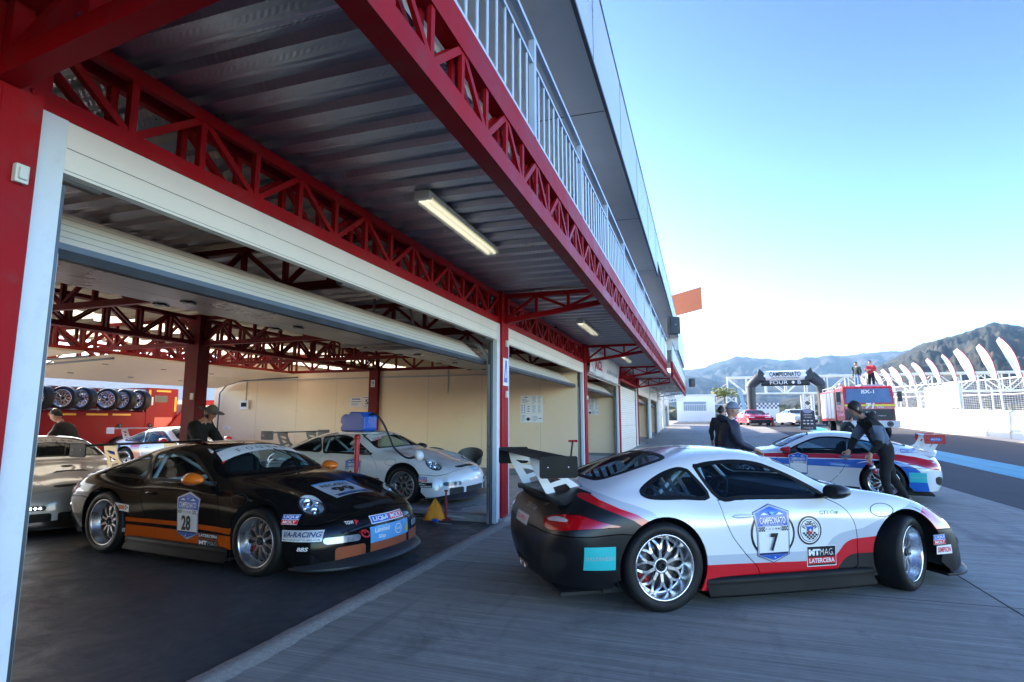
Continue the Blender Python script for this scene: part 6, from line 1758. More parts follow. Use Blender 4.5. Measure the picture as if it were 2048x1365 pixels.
beanie = mat('knit_grey', (.22,.24,.31), .9, var=.25, vscale=60, bump=.5, bscale=160); felt = mat('felt_grey', (.16,.15,.13), .9, var=.2)
mat('cloth_charcoal', (.010,.010,.013), .85, var=.2)
LEAN = dict(pelvis=(0,0,.93), waist=(.06,0,1.08), chest=(.17,0,1.25), neck=(.30,0,1.38), skull=(.38,0,1.47), shL=(.19,.19,1.33), shR=(.19,-.19,1.33), elL=(.30,.26,1.08), elR=(.30,-.26,1.08), wrL=(.50,.18,1.00), wrR=(.50,-.18,1.00))
# in the garage
person('person in a black jacket bending forward behind the silver car, bare dark hair', (-11.25, 7.75, .0), R(205), dict(LEAN, chest=(.13,0,1.27), neck=(.24,0,1.42), skull=(.32,0,1.50)), blackc, blackc, hair=hair_m, face=(.93,-.1,-.35), bulk=1.12)
person('person in a grey brimmed hat and black jacket looking down beside the maroon post', (-7.85, 7.30, 0), R(10), dict(LEAN, chest=(.08,0,1.29), neck=(.15,0,1.45), skull=(.21,0,1.535), shL=(.09,.20,1.38), shR=(.09,-.20,1.38)), blackc, blackc, hair=hair_m, cap=felt, brim=True, face=(.9,0,-.42), bulk=1.22)
# on the apron
person('person in a grey beanie and navy padded jacket beyond the white car', (.39, 9.72, 0), R(14), dict(shR=(.02,-.20,1.40), elR=(.06,-.29,1.13), wrR=(.31,-.24,1.03), shL=(.02,.20,1.40), elL=(.10,.27,1.14), wrL=(.33,.2,1.02), skull=(.05,0,1.565), neck=(.02,0,1.46)), navyc, blackc, hair=hair_m, cap=beanie, face=(.95,.1,-.22), bulk=1.26, hood=navyc, hand=dict(R=(.9,.1,-.3)), scale=1.0)
BP = person('person in a black hoodie with grey upper sleeves bending by the tricolour car', (3.02, 11.6, 0), R(188), dict(
    pelvis=(0,0,.90), waist=(.09,0,1.04), chest=(.19,0,1.22), neck=(.29,.0,1.40), skull=(.365,0,1.485), shL=(.21,.20,1.31), elL=(.16,.26,1.04), wrL=(.31,.21,.84), shR=(.21,-.20,1.31), elR=(.36,-.25,1.05), wrR=(.50,-.14,.86),
    hiL=(.01,.10,.86), knL=(.10,.12,.47), anL=(.03,.12,.09), toL=(.20,.14,.04), hiR=(-.02,-.10,.86), knR=(-.10,-.12,.48), anR=(-.32,-.13,.10), toR=(-.16,-.15,.04)), blackc, blackc, hair=hair_m, sleeve=greyc, face=(.97,0,-.2), bulk=1.24, hood=blackc, longhair=True, hand=dict(L=(.2,-.1,-.9)), scale=1.08)
m = MB(); Mx = Matrix.Translation((.36,.195,.77)) @ Matrix.Rotation(R(205), 4, 'Y')
m.lathe([(0,0),(.018,0),(.018,.03),(.024,.05),(.040,.09),(.042,.22),(.036,.25),(0,.25)], 16, Mx); m.mat(1); m.lathe([(.0425,.11),(.0428,.20)], 16, Mx); m.mat(2); m.lathe([(.0432,.14),(.0432,.17)], 16, Mx)
o = m.build('spray_bottle', [mat('bottle_red', (.40,.03,.05), .3, coat=.4), MATS['vinyl_navy'], MATS['vinyl_white']]); bpy.context.view_layer.update(); o.matrix_world = BP.matrix_basis.copy(); tag(o, 'red bottle with a white label held by the bending person', 'bottle')
m = MB(); m.cbox((.58,-.10,.77), (.16,.10,.02)); m.cbox((.55,-.10,.79), (.12,.12,.02)); o = m.build('cleaning_cloth', [greyc], bevel=.008); o.matrix_world = BP.matrix_basis.copy(); tag(o, 'grey cloth in the hand of the person bending by the tricolour car', 'cloth')
person('person in dark clothes standing partly hidden behind the grey beanie', (.47, 15.4, gz(15.4)), R(70), {}, MATS['cloth_charcoal'], blackc, hair=hair_m, bulk=1.15, scale=1.02)
# ================================================================ FAR SIDE OF THE PIT LANE
whitew = mat('wall_white', (.80,.77,.72), .7, var=.08, vscale=.6, dirt=.10); pipe = mat('pipe_white', (.72,.70,.72), .45, .2)
XW = 15.5
# pit wall of precast blocks: every block a thing of its own
proto = None
for i in range(26):
    y0 = 22.0 + 2.55*i; z = gz(y0+1.2)
    if proto is None:
        R_ = empty('barrier_block', (0,0,0)); m = MB(); m.prism([(0,-.2),(.42,-.2),(.42,1.42),(.10,1.42),(.06,.4),(0,.3)], (0,0,0), (1,0,0), (0,0,1), -2.53, 0); m.build('block', [whitew], R_, bevel=.01)
        m = MB(); m.box(-.004,.02,2.42,2.49,.0,.42); m.build('joint_mark', [mat('joint_ochre', (.62,.46,.10), .7)], R_); proto = R_; r = R_
    else: r = copy_tree(proto)
    r.location = (XW, y0, z)
    tag(r, 'whitewashed concrete block in the sunlit pit wall', 'barrier', 'blocks of the pit wall')
# debris fence with its rails: one run per panel
fp = None
posts = [35.7+2.56*(i-5) for i in range(22)]
random.seed(5)
wire = mat('fence_wire', (.50,.50,.54), .5, .4)
for i, y in enumerate(posts):
    z = gz(y)+1.42
    if fp is None:
        R_ = empty('debris_fence', (0,0,0))
        m = MB(); m.bar((.25,0,0),(.18,0,2.0),.07,.07, up=(0,1,0)); m.bar((.18,0,2.0),(-.25,-.02,2.35),.05,.05, up=(0,1,0)); m.build('post', [pipe], R_)
        m = MB(); m.tube([(.2,0,1.80),(.2,2.56,1.84)], .045, 6); m.tube([(.22,0,.95),(.22,2.56,.98)], .03, 6); m.tube([(.25,0,.06),(.25,2.56,.08)], .03, 6); m.build('rail', [pipe], R_)
        m = MB()
        for k in range(1, 18): m.tube([(.22,0,.08+.1*k),(.22,2.56,.09+.1*k)], .006, 4, cap=False)
        for k in range(1, 9): m.tube([(.22,.285*k,.05),(.2,.285*k,1.82)], .005, 4, cap=False)
        m.build('wire_mesh', [wire], R_); fp = R_; r = R_
    else: r = copy_tree(fp)
    r.location = (XW, y, z); tag(r, 'white tubular debris fence panel standing on the pit wall', 'fence', 'debris fence panels')
# feather flags, one on each post
flagw = mat('flag_white', (.82,.80,.80), .6, var=.03)
def cloth_lit(name, c):
    m, nt, b = _pr(name); b.inputs['Base Color'].default_value = c+(1,); b.inputs['Roughness'].default_value = .7
    tr = N(nt, 'ShaderNodeBsdfTranslucent'); tr.inputs[0].default_value = c+(1,); mx = N(nt, 'ShaderNodeMixShader'); mx.inputs[0].default_value = .55
    L(nt, b.outputs[0], mx.inputs[1]); L(nt, tr.outputs[0], mx.inputs[2]); L(nt, mx.outputs[0], nt.nodes['Material Output'].inputs['Surface']); return m
sailw = cloth_lit('sail_white', (.85,.82,.82)); flagr = mat('flag_red', (.55,.02,.06), .6)
tips = [('tallest', 1.06), ('second', 1.0), ('third, broad', 1.0), ('fourth, slim', .92), ('fifth', .88), ('sixth', .84), ('seventh', .84), ('eighth, broad', .82), ('ninth', .80), ('tenth', .80), ('eleventh', .80), ('twelfth', .78)]
for i, (nm, k) in enumerate(tips):
    y = 35.7 + 2.56*i; z = gz(y)+3.2
    r = empty('feather_flag', (XW+.15, y, z), 0, 'white feather flag with red edge, %s from the right along the fence' % nm if i else 'white feather flag with red edge, tallest and rightmost along the fence', 'flag', 'feather flags on the pit fence')
    random.seed(i); bend = random.uniform(.85, 1.15); wd = .44*(1.25 if 'broad' in nm else .72 if 'slim' in nm else random.uniform(.85,1.05)); h = 2.05*k
    pole = []
    for q in range(13):
        u = q/12; pole.append(Vector((-.22*u - .52*bend*u**3.0, -.05*u, h*(u - .04*u**5))))
    m = MB(); m.tube(pole, [.022-.014*q/12 for q in range(13)], 6); m.build('pole', [flagr], r)
    m = MB(); m.smooth = True; rows = []
    for q in range(13):
        u = q/12; p = pole[q]; w_ = wd*(.55+.45*min(1, u/.5))*(1-u**9)**.5 if q < 12 else 0.02
        rows.append([p + Vector((-w_*j/6 - .0, .05*math.sin(j*.9+u*5+i)*j/6, -.10*w_*j/6)) for j in range(7)])
    m.grid(rows); m.f = m.f; m.build('sail', [sailw], r)
    e = MB(); e.smooth = True; e.grid([[a[0]+Vector((.012,-.012,0)), a[0]+Vector((-.035,-.014,-.01))] for a in rows]); e.build('edge_band', [flagr], r)
# white board on the fence
r = empty('fence_board', (XW+.05, 44.3, gz(44)+1.5), 0, 'blank sunlit white board fixed on the debris fence', 'board')
m = MB(); m.box(-.04,0,-1.1,4.6,.05,1.60); m.build('panel', [flagw], r); m = MB(); m.box(0,.06,-1.1,-1.0,-.2,1.6); m.box(0,.06,4.5,4.6,-.2,1.6); m.build('frame', [pipe], r)
# second fence beyond the track, spectators' rail
for i in range(14):
    y = 30 + 6*i
    r = empty('track_post', (24, y, gz(y)+.0), 0, 'thin post beyond the pit fence across the track', 'post', 'posts across the track'); m = MB(); m.tube([(0,0,0),(0,0,3.1),(-.4,0,3.5)], .05, 6); m.build('pole', [pipe], r)
# ---------------------------------------------------------------- inflatable arch
AY = 60.0
AR = empty('inflatable_arch', (7.75, AY, gz(AY)), R(-4), 'inflatable start arch, dark legs and white lettered beam across the pit lane', 'arch')
dk = mat('arch_dark', (.014,.016,.022), .5, var=.1); wt = mat('arch_white', (.66,.66,.67), .5, var=.05)
def octa(m, pts, r, n=10):
    m.tube([Vector(p) for p in pts], r, n)
for s in (-1, 1):
    m = MB(); octa(m, [(s*3.05,0,-.05),(s*3.05,0,3.55)], .42, 12); octa(m, [(s*3.05,0,3.55),(s*3.0,0,3.72),(s*2.2,0,4.50)], [.42,.45,.50], 12); m.build('leg', [dk], AR)
    m = MB(); m.sphere((s*3.05,0,3.6), .43, 14, 8); m.build('elbow', [dk], AR)
    m = MB(); m.prism([(s*1.65,3.95),(s*2.55,4.2),(s*2.25,5.30),(s*1.75,4.75)], (0,.0,0), (1,0,0), (0,0,1), -.48, .48); m.build('corner', [dk], AR, bevel=.06)
m = MB(); m.tube([(-1.85,0,4.55),(1.85,0,4.55)], .50, 16); m.build('beam', [wt], AR)
m = MB(); m.tube([(-2.1,0,3.88),(2.1,0,3.88)], .30, 14); m.build('lower_beam', [dk], AR)
def front_text(par, t, cx, cz, w_, h_, m_, bold=.02, y=-.52, sh=0, name='lettering'):
    v, f = text2d(t, 0, 0, w_, h_, bold, sh); q = MB(); q.add([(cx+a, y, cz+b) for a, b in v], f, False); return q.build(name, [m_], par)
front_text(AR, 'CAMPEONATO', 0, 4.68, 2.7, .44, dk, .03); front_text(AR, 'HISTORICO DE VELOCIDAD', 0, 4.33, 2.4, .12, dk, .02)
front_text(AR, 'FOUR', -.55, 3.90, 1.55, .36, wt, .0, -.325); front_text(AR, 'B', 1.2, 3.90, .27, .36, wt, .0, -.325)
q = MB(); q.prism([(.52,3.90),(.68,3.72),(.84,3.90),(.68,4.08)], (0,-.325,0), (1,0,0), (0,0,1), -.005, .005); q.build('diamond', [wt], AR)
# ---------------------------------------------------------------- footbridge
BY = 84.0; gb = gz(BY)
FB = empty('footbridge', (0, BY, gb), 0, 'white steel truss footbridge crossing behind the inflatable arch', 'bridge'); wst = mat('bridge_white', (.74,.72,.68), .5, var=.06)
X0, X1 = 3.6, 40.0
def btruss(y):
    m = MB(); n = 15; st = (X1-X0)/n
    for z in (3.7, 5.9): m.bar((X0,y,z),(X1,y,z),.18,.2)
    for i in range(n+1):
        x = X0+st*i; m.bar((x,y,3.7),(x,y,5.9),.11,.11, up=(0,1,0))
        if i < n: m.bar((x,y,3.7 if i % 2 else 5.9),(x+st,y,5.9 if i % 2 else 3.7),.09,.09, up=(0,1,0))
    return m
for y in (-.9, .9): btruss(y).build('truss', [wst], FB)
m = MB(); m.box(X0,X1,-.9,.9,3.62,3.72); m.build('deck', [wst], FB); m = MB(); m.box(X0-.1,X1,-1.0,1.0,5.95,6.03); m.build('roof', [wst], FB)
for x in (X0+.4, 13.4, 27.0):
    m = MB()
    for dx in (-.6,.6):
        for y in (-.8,.8): m.bar((x+dx,y,-.3),(x+dx,y,3.6),.16,.16, up=(0,1,0))
    for z in (0.2,1.3,2.4):
        for y in (-.8,.8): m.bar((x-.6,y,z),(x+.6,y,z+1.1),.08,.08); m.bar((x+.6,y,z),(x-.6,y,z+1.1),.08,.08)
    m.build('tower', [wst], FB)
m = MB()
for y in (-.8,.8):
    m.bar((X0,y,3.6),(X0-5.2,y,.1),.12,.3); m.bar((X0,y,4.7),(X0-5.2,y,1.2),.07,.07); m.bar((X0,y,5.2),(X0-5.2,y,1.7),.07,.07)
    for i in range(8): u = i/7; m.bar((X0-5.2*u,y,3.6-3.5*u),(X0-5.2*u,y,5.2-3.5*u),.05,.05, up=(0,1,0))
for i in range(16): u = i/15; m.box(X0-5.2*u-.15, X0-5.2*u+.15, -.8,.8, 3.6-3.5*u-.02, 3.6-3.5*u+.02)
m.build('staircase', [mat('bridge_cream', (.66,.58,.44), .6)], FB)
# ---------------------------------------------------------------- road cars in the distance
def coupe(loc, rz, col, label, name):
    r = empty('sports_coupe', loc, rz, label, 'car', 'parked road coupes')
    P_ = paint(name, col, .25)
    side_ = [(-2.35,.30),(-2.40,.75),(-2.30,.98),(-1.7,1.03),(-.85,1.34),(-.2,1.36),(.75,.98),(1.9,.86),(2.25,.72),(2.36,.45),(2.3,.22),(-2.2,.22)]
    U = 13; rows = []
    sp_ = smooth_poly(side_[1:10], 4, False)
    for x, z in sp_:
        gh = max(0, min(1, (z-1.0)/.3)); wd = .95*(1-.06*max(0, (x-1.6)/.8)**2); top = .95-.30*gh
        rows.append([(x, wd*k_, .28+(z-.28)*j_) if False else (x, yy, zz) for yy, zz in [(-wd,.25),(-wd*1.0,.6 if z > .65 else z*.9),(-wd*.98,min(z,.88)),(-top,max(min(z,.9),z-.03)),(-top*.6,z),(0,z+.01),(top*.6,z),(top,max(min(z,.9),z-.03)),(wd*.98,min(z,.88)),(wd,.6 if z > .65 else z*.9),(wd,.25)]])
    m = MB(); m.smooth = True; m.grid(rows); m.build('body', [P_], r)
    m = MB(); m.prism([(-.80,1.0),(-.68,1.28),(.68,1.28),(.80,1.0)], (.47,0,0), (0,1,0), (-.55,0,.38), -.0, .012) if False else m.add([(.80,-.72,.985),(.80,.72,.985),(.10,.60,1.29),(.10,-.60,1.29)], [(0,1,2,3)], False); m.v = [(a+.03,b_,c+.03) for a,b_,c in m.v]; m.build('windshield', [winm], r)
    for s in (-1,1):
        m = MB(); m.add([(-1.2,s*.90,1.0),(.65,s*.90,.97),(.1,s*.70,1.30),(-.8,s*.70,1.30)], [(0,1,2,3)], False); m.build('side_window', [winm], r)
        m = MB(); m.prism([(s*.40,.66),(s*.86,.68),(s*.88,.76),(s*.45,.73)], (2.30,0,0), (0,1,0), (0,0,1), -.03, .02); m.build('headlight', [MATS['lens_glass'] if False else mat('far_lamp', (.75,.76,.78), .2)], r)
        m = MB(); m.cbox((.55,s*1.05,1.0), (.12,.2,.12)); m.build('mirror', [P_], r, bevel=.03)
        for x in (-1.42, 1.42):
            m = MB(); m.lathe([(0,-.12),(.33,-.12),(.35,-.08),(.35,.08),(.33,.11),(.25,.12),(.23,.05),(0,.06)], 22, Matrix.Translation((x,s*.84,.35)) @ Matrix.Rotation(-s*PI/2,4,'X')); m.build('wheel', [MATS['rubber']], r)
    m = MB(); m.prism([(-.62,.28),(.62,.28),(.72,.50),(-.72,.50)], (2.37,0,0), (0,1,0), (0,0,1), -.05, .02); m.build('grille', [winm], r); m = MB(); m.prism([(-.5,.60),(.5,.60),(.48,.66),(-.48,.66)], (2.36,0,0), (0,1,0), (0,0,1), -.05, .02); m.build('upper_grille', [winm], r)
    m = MB(); m.box(-2.2,2.2,-.8,.8,.2,.3); m.build('underside', [MATS['car_under']], r)
    return r
coupe((4.35, 54.5, gz(54.5)), R(-82), (.55,.01,.03), 'red sports coupe facing the camera beneath the left leg of the arch', 'paint_far_red')
coupe((7.9, 55.5, gz(55.5)), R(-80), (.74,.74,.75), 'white sports coupe facing the camera behind the dark signboard', 'paint_far_white')
coupe((11.2, 55.0, gz(55.0)), R(-105), (.02,.10,.50), 'blue sports coupe beneath the right leg of the arch beside the fire truck', 'paint_far_blue')
# signboard
r = empty('sign_board', (7.35, 46.5, gz(46.5)), 0, 'dark sandwich signboard with white lettering in front of the white coupe', 'signboard')
m = MB(); m.prism([(-.52,0),(.52,0),(.46,1.35),(.3,1.42),(-.3,1.42),(-.46,1.35)], (0,0,0), (1,.0,0), (0,0,1), -.04, .04); m.build('board', [mat('board_dark', (.05,.05,.055), .6)], r)
m = MB(); m.prism(ellipse(0,1.36,.30,.17,24), (0,-.05,0), (1,0,0), (0,0,1), -.01, .01); m.build('crest', [mat('crest_grey', (.30,.33,.45), .6)], r)
for z, t, w_ in ((1.08,'CAMPEONATO',.6),(.90,'HISTORICO',.5),(.66,'21  28  7',.62),(.44,'99  71  14',.62),(.14,'FOUR B',.6)):
    front_text(r, t, 0, z, w_, .09, flagw, .01, -.055) if 'x' not in t and t in ('CAMPEONATO','HISTORICO','FOUR B') else None
m = MB()
for z in (.66,.44):
    for x in (-.25,0,.25): m.box(x-.08,x+.08,-.052,-.045,z-.04,z+.04)
m.build('logo_tile', [flagw], r)
# checker block, plant, hut, cone, slim flag
r = empty('checker_barrier', (2.6, 66, gz(66)), 0, 'white barrier banner with checkered borders left of the arch', 'barrier'); m = MB(); m.box(0,5.2,-.1,.1,0,2.05); m.mat(1)
for i in range(26):
    for j in range(3):
        if (i+j) % 2 == 0: m.box(.2*i,.2*i+.2,-.104,-.1,1.45+.2*j,1.65+.2*j); m.box(.2*i,.2*i+.2,-.104,-.1,.0+.18*j,.18+.18*j)
m.build('panel', [flagw, mat('check_grey', (.10,.10,.14), .6)], r)
r = empty('garden_shrub', (2.8, 76, gz(76)), 0, 'yellow-green bushy plant in front of the footbridge stairs', 'shrub')
m = MB(); random.seed(11)
for i in range(420):
    a = random.uniform(0, 2*PI); u = random.random()**.6; e = random.uniform(-.3, 1.2); p = Vector((1.7*u*math.cos(a)*math.cos(e*.8), 1.5*u*math.sin(a)*math.cos(e*.8), 3.3+1.0*u*math.sin(e)))
    d = Vector((random.uniform(-1,1),random.uniform(-1,1),random.uniform(-.6,.8))).normalized()*.38; s = d.orthogonal().normalized()*.10
    m.add([p-s, p+d*.5-s*.2, p+d, p+d*.5+s*1.6], [(0,1,2,3)], False)
m.build('foliage', [mat('leaf_yellow', (.16,.17,.03), .7, var=.4, vscale=2)], r); m = MB(); m.tube([(0,0,0),(.1,0,1.8),(0,.1,3.3)], [.16,.12,.08], 8); m.build('trunk', [mat('bark', (.12,.09,.07), .9)], r)
r = empty('timing_hut', (-.6, 74, gz(74)), 0, 'pale hut with a window at the far end of the pit building', 'hut'); m = MB(); m.box(-2.2,2.2,-1.5,1.5,0,3.1); m.build('wall', [flagw], r); m = MB(); m.box(-2.4,2.4,-1.7,1.7,3.1,3.25); m.build('roof', [pipe], r); m = MB(); m.box(-1.4,1.2,-1.51,-1.5,1.3,2.4); m.build('window', [mat('hut_glass', (.25,.30,.36), .2)], r)
r = empty('traffic_cone', (5.75, 53.2, gz(53.2)), 0, 'traffic cone between the red and the white coupe', 'cone'); m = MB(); m.lathe([(.02,.75),(.16,.04)], 14); m.box(-.2,.2,-.2,.2,0,.04); m.build('cone', [mat('cone_dark', (.20,.06,.03), .6)], r)
r = empty('feather_flag', (4.3, 62, gz(62)), 0, 'slim pale blue feather flag leaning beside the arch', 'flag'); m = MB(); m.prism([(0,0),(.30,.05),(-.35,3.4),(-.62,3.6),(-.70,3.3)], (0,0,0), (1,0,0), (0,0,1), -.01, .01); m.build('sail', [mat('flag_sky', (.40,.58,.68), .6)], r)
for i, (x, y) in enumerate(((-1.0,70.5),(.8,70.5),(2.6,70.5))):
    r = empty('site_fence', (x, y, gz(y)), 0, 'pale mesh fence panel between the hut and the checkered barrier', 'fence', 'mesh fence panels at the pit exit'); m = MB()
    for z in (.1,1.0,2.0): m.bar((-.9,0,z),(.9,0,z),.05,.05)
    for k in range(10): m.bar((-.9+.2*k,0,.1),(-.9+.2*k,0,2.0),.025,.025, up=(0,1,0))
    m.build('mesh', [wst], r)
# ---------------------------------------------------------------- fire truck
TZ = gz(36)
FT = empty('fire_truck', (8.75, 36.0, TZ), R(-90), 'red fire truck with a yellow stripe and white front bumper facing the camera', 'fire truck')
fr = mat('truck_red', (.50,.010,.018), .3, coat=.5, var=.1); grey_sh = mat('truck_shutter', (.55,.55,.58), .4, .4)
m = MB(); m.prism([(-1.9,.95),(-1.9,2.85),(-.25,2.88),(-.05,2.80),(.12,1.85),(.16,1.1),(.10,.95)], (0,0,0), (1,0,0), (0,0,1), -1.22, 1.22); m.build('cab', [fr], FT, bevel=.05)
m = MB(); m.prism([(-1.08,1.96),(1.08,1.96),(1.0,2.70),(-1.0,2.70)], (.118,0,0), (0,1,0), Vector((-.17,0,.95)), -.0, .02); m.v = [(x+.335-.0 if False else x, y, z) for x, y, z in m.v]
m = MB()
def slope(z): return .12 + (-.05-.12)*(z-1.85)/(2.80-1.85)
q = [(-1.10,1.95),(1.10,1.95),(1.02,2.72),(-1.02,2.72)]
m.add([(slope(z)+.012, y, z) for y, z in q], [(0,1,2,3)], False); m.build('windshield', [mat('truck_glass', (.12,.18,.28), .06, var=.3, vscale=2)], FT)  # bluish light on the glass is painted into its base colour
m = MB(); m.add([(slope(1.86)+.03, -1.2, 1.76),(slope(1.86)+.03, 1.2, 1.76),(slope(1.86)+.03, 1.2, 1.86),(slope(1.86)+.03, -1.2, 1.86)], [(0,1,2,3)], False); m.build('stripe', [mat('stripe_yellow', (.85,.65,.02), .4)], FT)
m = MB(); m.box(.12,.175,-1.16,1.16,1.02,1.60); m.build('grille', [mat('truck_black', (.015,.014,.016), .5)], FT)
m = MB(); m.box(.05,.42,-1.32,1.32,.62,.98); m.mat(1); m.box(.42,.425,-.60,.05,.70,.90); m.lathe([(.10,0),(.15,0),(.15,.02),(.10,.02)], 20, Matrix.Translation((.42,.85,.80)) @ Matrix.Rotation(PI/2,4,'Y'), True); m.lathe([(.09,0),(.0,.0)], 20, Matrix.Translation((.423,.85,.80)) @ Matrix.Rotation(PI/2,4,'Y')) ; m.mat(2); m.box(.425,.428,-.58,.03,.72,.88); m.build('bumper', [mat('bumper_white', (.60,.60,.62), .5), MATS['truck_black'], flagw], FT)
def ftext(t, y, z, w_, h_, m_, x, bold=.03, sh=0):
    v, f = text2d(t, 0, 0, w_, h_, bold, sh); k = MB(); k.add([(x, y+a, z+b) for a, b in v], f, False); return k.build('lettering', [m_], FT)
ftext('BX-1', 0, 2.56, .62, .20, flagw, .03); ftext('71', .02, 1.78, .46, .30, flagw, .17, .04, .2); ftext('Turbo', .50, 1.72, .36, .09, flagw, .165); ftext('IVECO', .05, 1.42, .46, .11, mat('letter_grey', (.5,.5,.5), .5), .18); ftext('magirus', .55, 1.24, .38, .06, MATS['letter_grey'], .18); ftext('ET 96 74', .43 if False else -.27, .80, .48, .11, MATS['truck_black'], .43)
m = MB(); m.box(-6.2,-2.0,-1.24,1.24,.95,2.75); m.build('body', [fr], FT, bevel=.03)
for s in (-1, 1):
    m = MB()
    for k in range(4): m.box(-2.25-.98*k-.82, -2.25-.98*k, s*1.24-.012, s*1.24+.012, 1.1, 2.62)
    m.build('shutter', [grey_sh], FT)
    m = MB(); m.box(-1.6,-.55,s*1.22-.01,s*1.22+.012,1.85,2.6); m.build('side_window', [winm], FT)
    m = MB(); m.tube([(-.1,s*1.22,2.5),(.1,s*1.48,2.5)], .02, 6); m.box(.06,.16,s*1.48-.10,s*1.48+.10,2.0,2.55); m.build('mirror', [MATS['truck_black']], FT)
    for x in (-.95, -4.6):
        m = MB(); m.lathe([(0,-.16),(.42,-.16),(.50,-.12),(.50,.12),(.42,.16),(.26,.17),(.22,.05),(0,.06)], 28, Matrix.Translation((x,s*.98,.50)) @ Matrix.Rotation(-s*PI/2,4,'X')); m.build('wheel', [MATS['rubber']], FT)
m = MB(); m.box(-6.1,-.1,-.5,.5,.45,.95); m.build('chassis', [MATS['car_under']], FT)
m = MB()
for s in (-1,1): m.tube([(-6.1,s*1.1,2.95),(-2.1,s*1.1,2.95)], .025, 6); [m.tube([(x,s*1.1,2.75),(x,s*1.1,2.95)], .02, 6) for x in (-6.0,-5,-4,-3,-2.2)]
m.box(-3.4,-2.3,.1,1.0,2.76,2.98); m.box(-1.5,-.5,-.2,.9,2.88,2.98); m.tube([(-2.6,-.75,2.76),(-2.5,-.8,3.1),(-2.1,-.8,3.15)], .08, 8); m.build('roof_gear', [mat('gear_grey', (.40,.42,.46), .5, .3)], FT)
person('person in a dark green jacket and jeans standing on the fire truck roof', (9.15, 39.6, TZ+2.75), R(215), {}, greenc, jeans, hair=hair_m, bulk=1.1)
person('person in a red jacket and black trousers standing on the fire truck roof', (9.85, 39.4, TZ+2.75), R(230), dict(elL=(.02,.29,1.18), wrL=(.24,.10,1.20), elR=(.02,-.29,1.18), wrR=(.24,-.10,1.20)), redc, blackc, hair=hair_m, bulk=1.1, scale=1.03)
person('person in black crouching beside the front wheel of the fire truck', (6.9, 33.6, gz(33.6)), R(20), dict(pelvis=(0,0,.40), waist=(.10,0,.55), chest=(.22,0,.72), neck=(.33,0,.86), skull=(.40,0,.93), shL=(.24,.2,.80), shR=(.24,-.2,.80), elL=(.42,.24,.58), elR=(.42,-.24,.58), wrL=(.55,.15,.45), wrR=(.55,-.15,.45), hiL=(0,.12,.36), hiR=(0,-.12,.36), knL=(.40,.18,.46), knR=(.40,-.18,.46), anL=(.14,.16,.10), anR=(.14,-.16,.10), toL=(.32,.18,.05), toR=(.32,-.18,.05)), blackc, blackc, hair=hair_m, bulk=1.25, scale=1.1)
# curved white windscreen banner / flag behind the people on the truck
r = empty('feather_flag', (10.9, 41.5, TZ+2.2), 0, 'curved white feather flag just behind the person in the red jacket', 'flag'); m = MB(); m.smooth = True
m.grid([[(-.75*(u**2)*1.0 - w_*.38*(1-u**3), 0, 2.0*u+.04*math.sin(5*w_)) for w_ in (0,.5,1)] for u in [k/10 for k in range(11)]]); m.build('sail', [flagw], r); m = MB(); m.tube([(-.75*u*u, 0, 2.0*u) for u in [k/10 for k in range(11)]], .025, 6); m.build('pole', [dk], r)
# ---------------------------------------------------------------- hills
def ridge(name, pts, dist, depth, base, seed, mats_, rough_=1.0, gul=12):
    """terrain from the skyline (azimuth deg from the lens axis in px, height px) at a true distance"""
    rr = random.Random(seed); U = len(pts)
    xs = np.array([p[0] for p in pts], float); ys = np.array([p[1] for p in pts], float)
    xq = np.linspace(xs[0], xs[-1], 230); yq = np.interp(xq, xs, ys)
    rows = []; J = 44
    cyw, syw = math.cos(R(YAW_)), math.sin(R(YAW_))
    from mathutils import noise as NS
    for i, (px, py) in enumerate(zip(xq, yq)):
        lat = (px-1024)/1138.0; row = []
        hgt = max(0.0, (838-py)/1138.0*dist)
        for j in range(J+1):
            u = j/J
            dd = dist - depth*(1-u)
            X = -dd*syw + lat*dd*cyw; Y = dd*cyw + lat*dd*syw
            f = 3.2/max(40.0, depth*.55)*rough_
            rg = 1-abs(NS.fractal(Vector((X*f+seed, Y*f, seed)), .9, 2.1, 6))*1.6      # ridges and gullies
            fine = NS.fractal(Vector((X*f*3+seed, Y*f*3, 2.0)), .8, 2.0, 5)
            env = math.sin(PI*min(1, u*.98))**.8
            z = base + hgt*(u**1.1) + hgt*.17*(rg-.55)*env*gul + hgt*.035*fine*(env+.35*u)
            row.append((X, Y, max(base-2, z) if j else base-8))
        back = row[-1]
        row.append((back[0]*1.25, back[1]*1.25, base-8)); rows.append(row)
    m = MB(); m.smooth = True; m.grid(rows); m.f = [f[::-1] for f in m.f]
    o = m.build(name, mats_); tag(o, kind='structure'); return o
YAW_ = 18.26
def hill_mat(name, a, b_, c, sc):
    m, nt, bs = _pr(name); co = coords(nt); no = N(nt, 'ShaderNodeTexNoise', i_Scale=sc, i_Detail=9.0, i_Roughness=.68); bpy.data
    nt.links.new(co, no.inputs['Vector']); rp = N(nt, 'ShaderNodeValToRGB'); e = rp.color_ramp.elements; e[0].color = a+(1,); e[0].position = .36; e[1].color = c+(1,); e[1].position = .66; k = rp.color_ramp.elements.new(.52); k.color = b_+(1,)
    nt.links.new(no.outputs[0], rp.inputs[0]); nt.links.new(rp.outputs[0], bs.inputs['Base Color']); bs.inputs['Roughness'].default_value = .95
    bp = N(nt, 'ShaderNodeBump', i_Strength=.6, i_Distance=4.0); nt.links.new(no.outputs[0], bp.inputs['Height']); nt.links.new(bp.outputs[0], bs.inputs['Normal']); return m
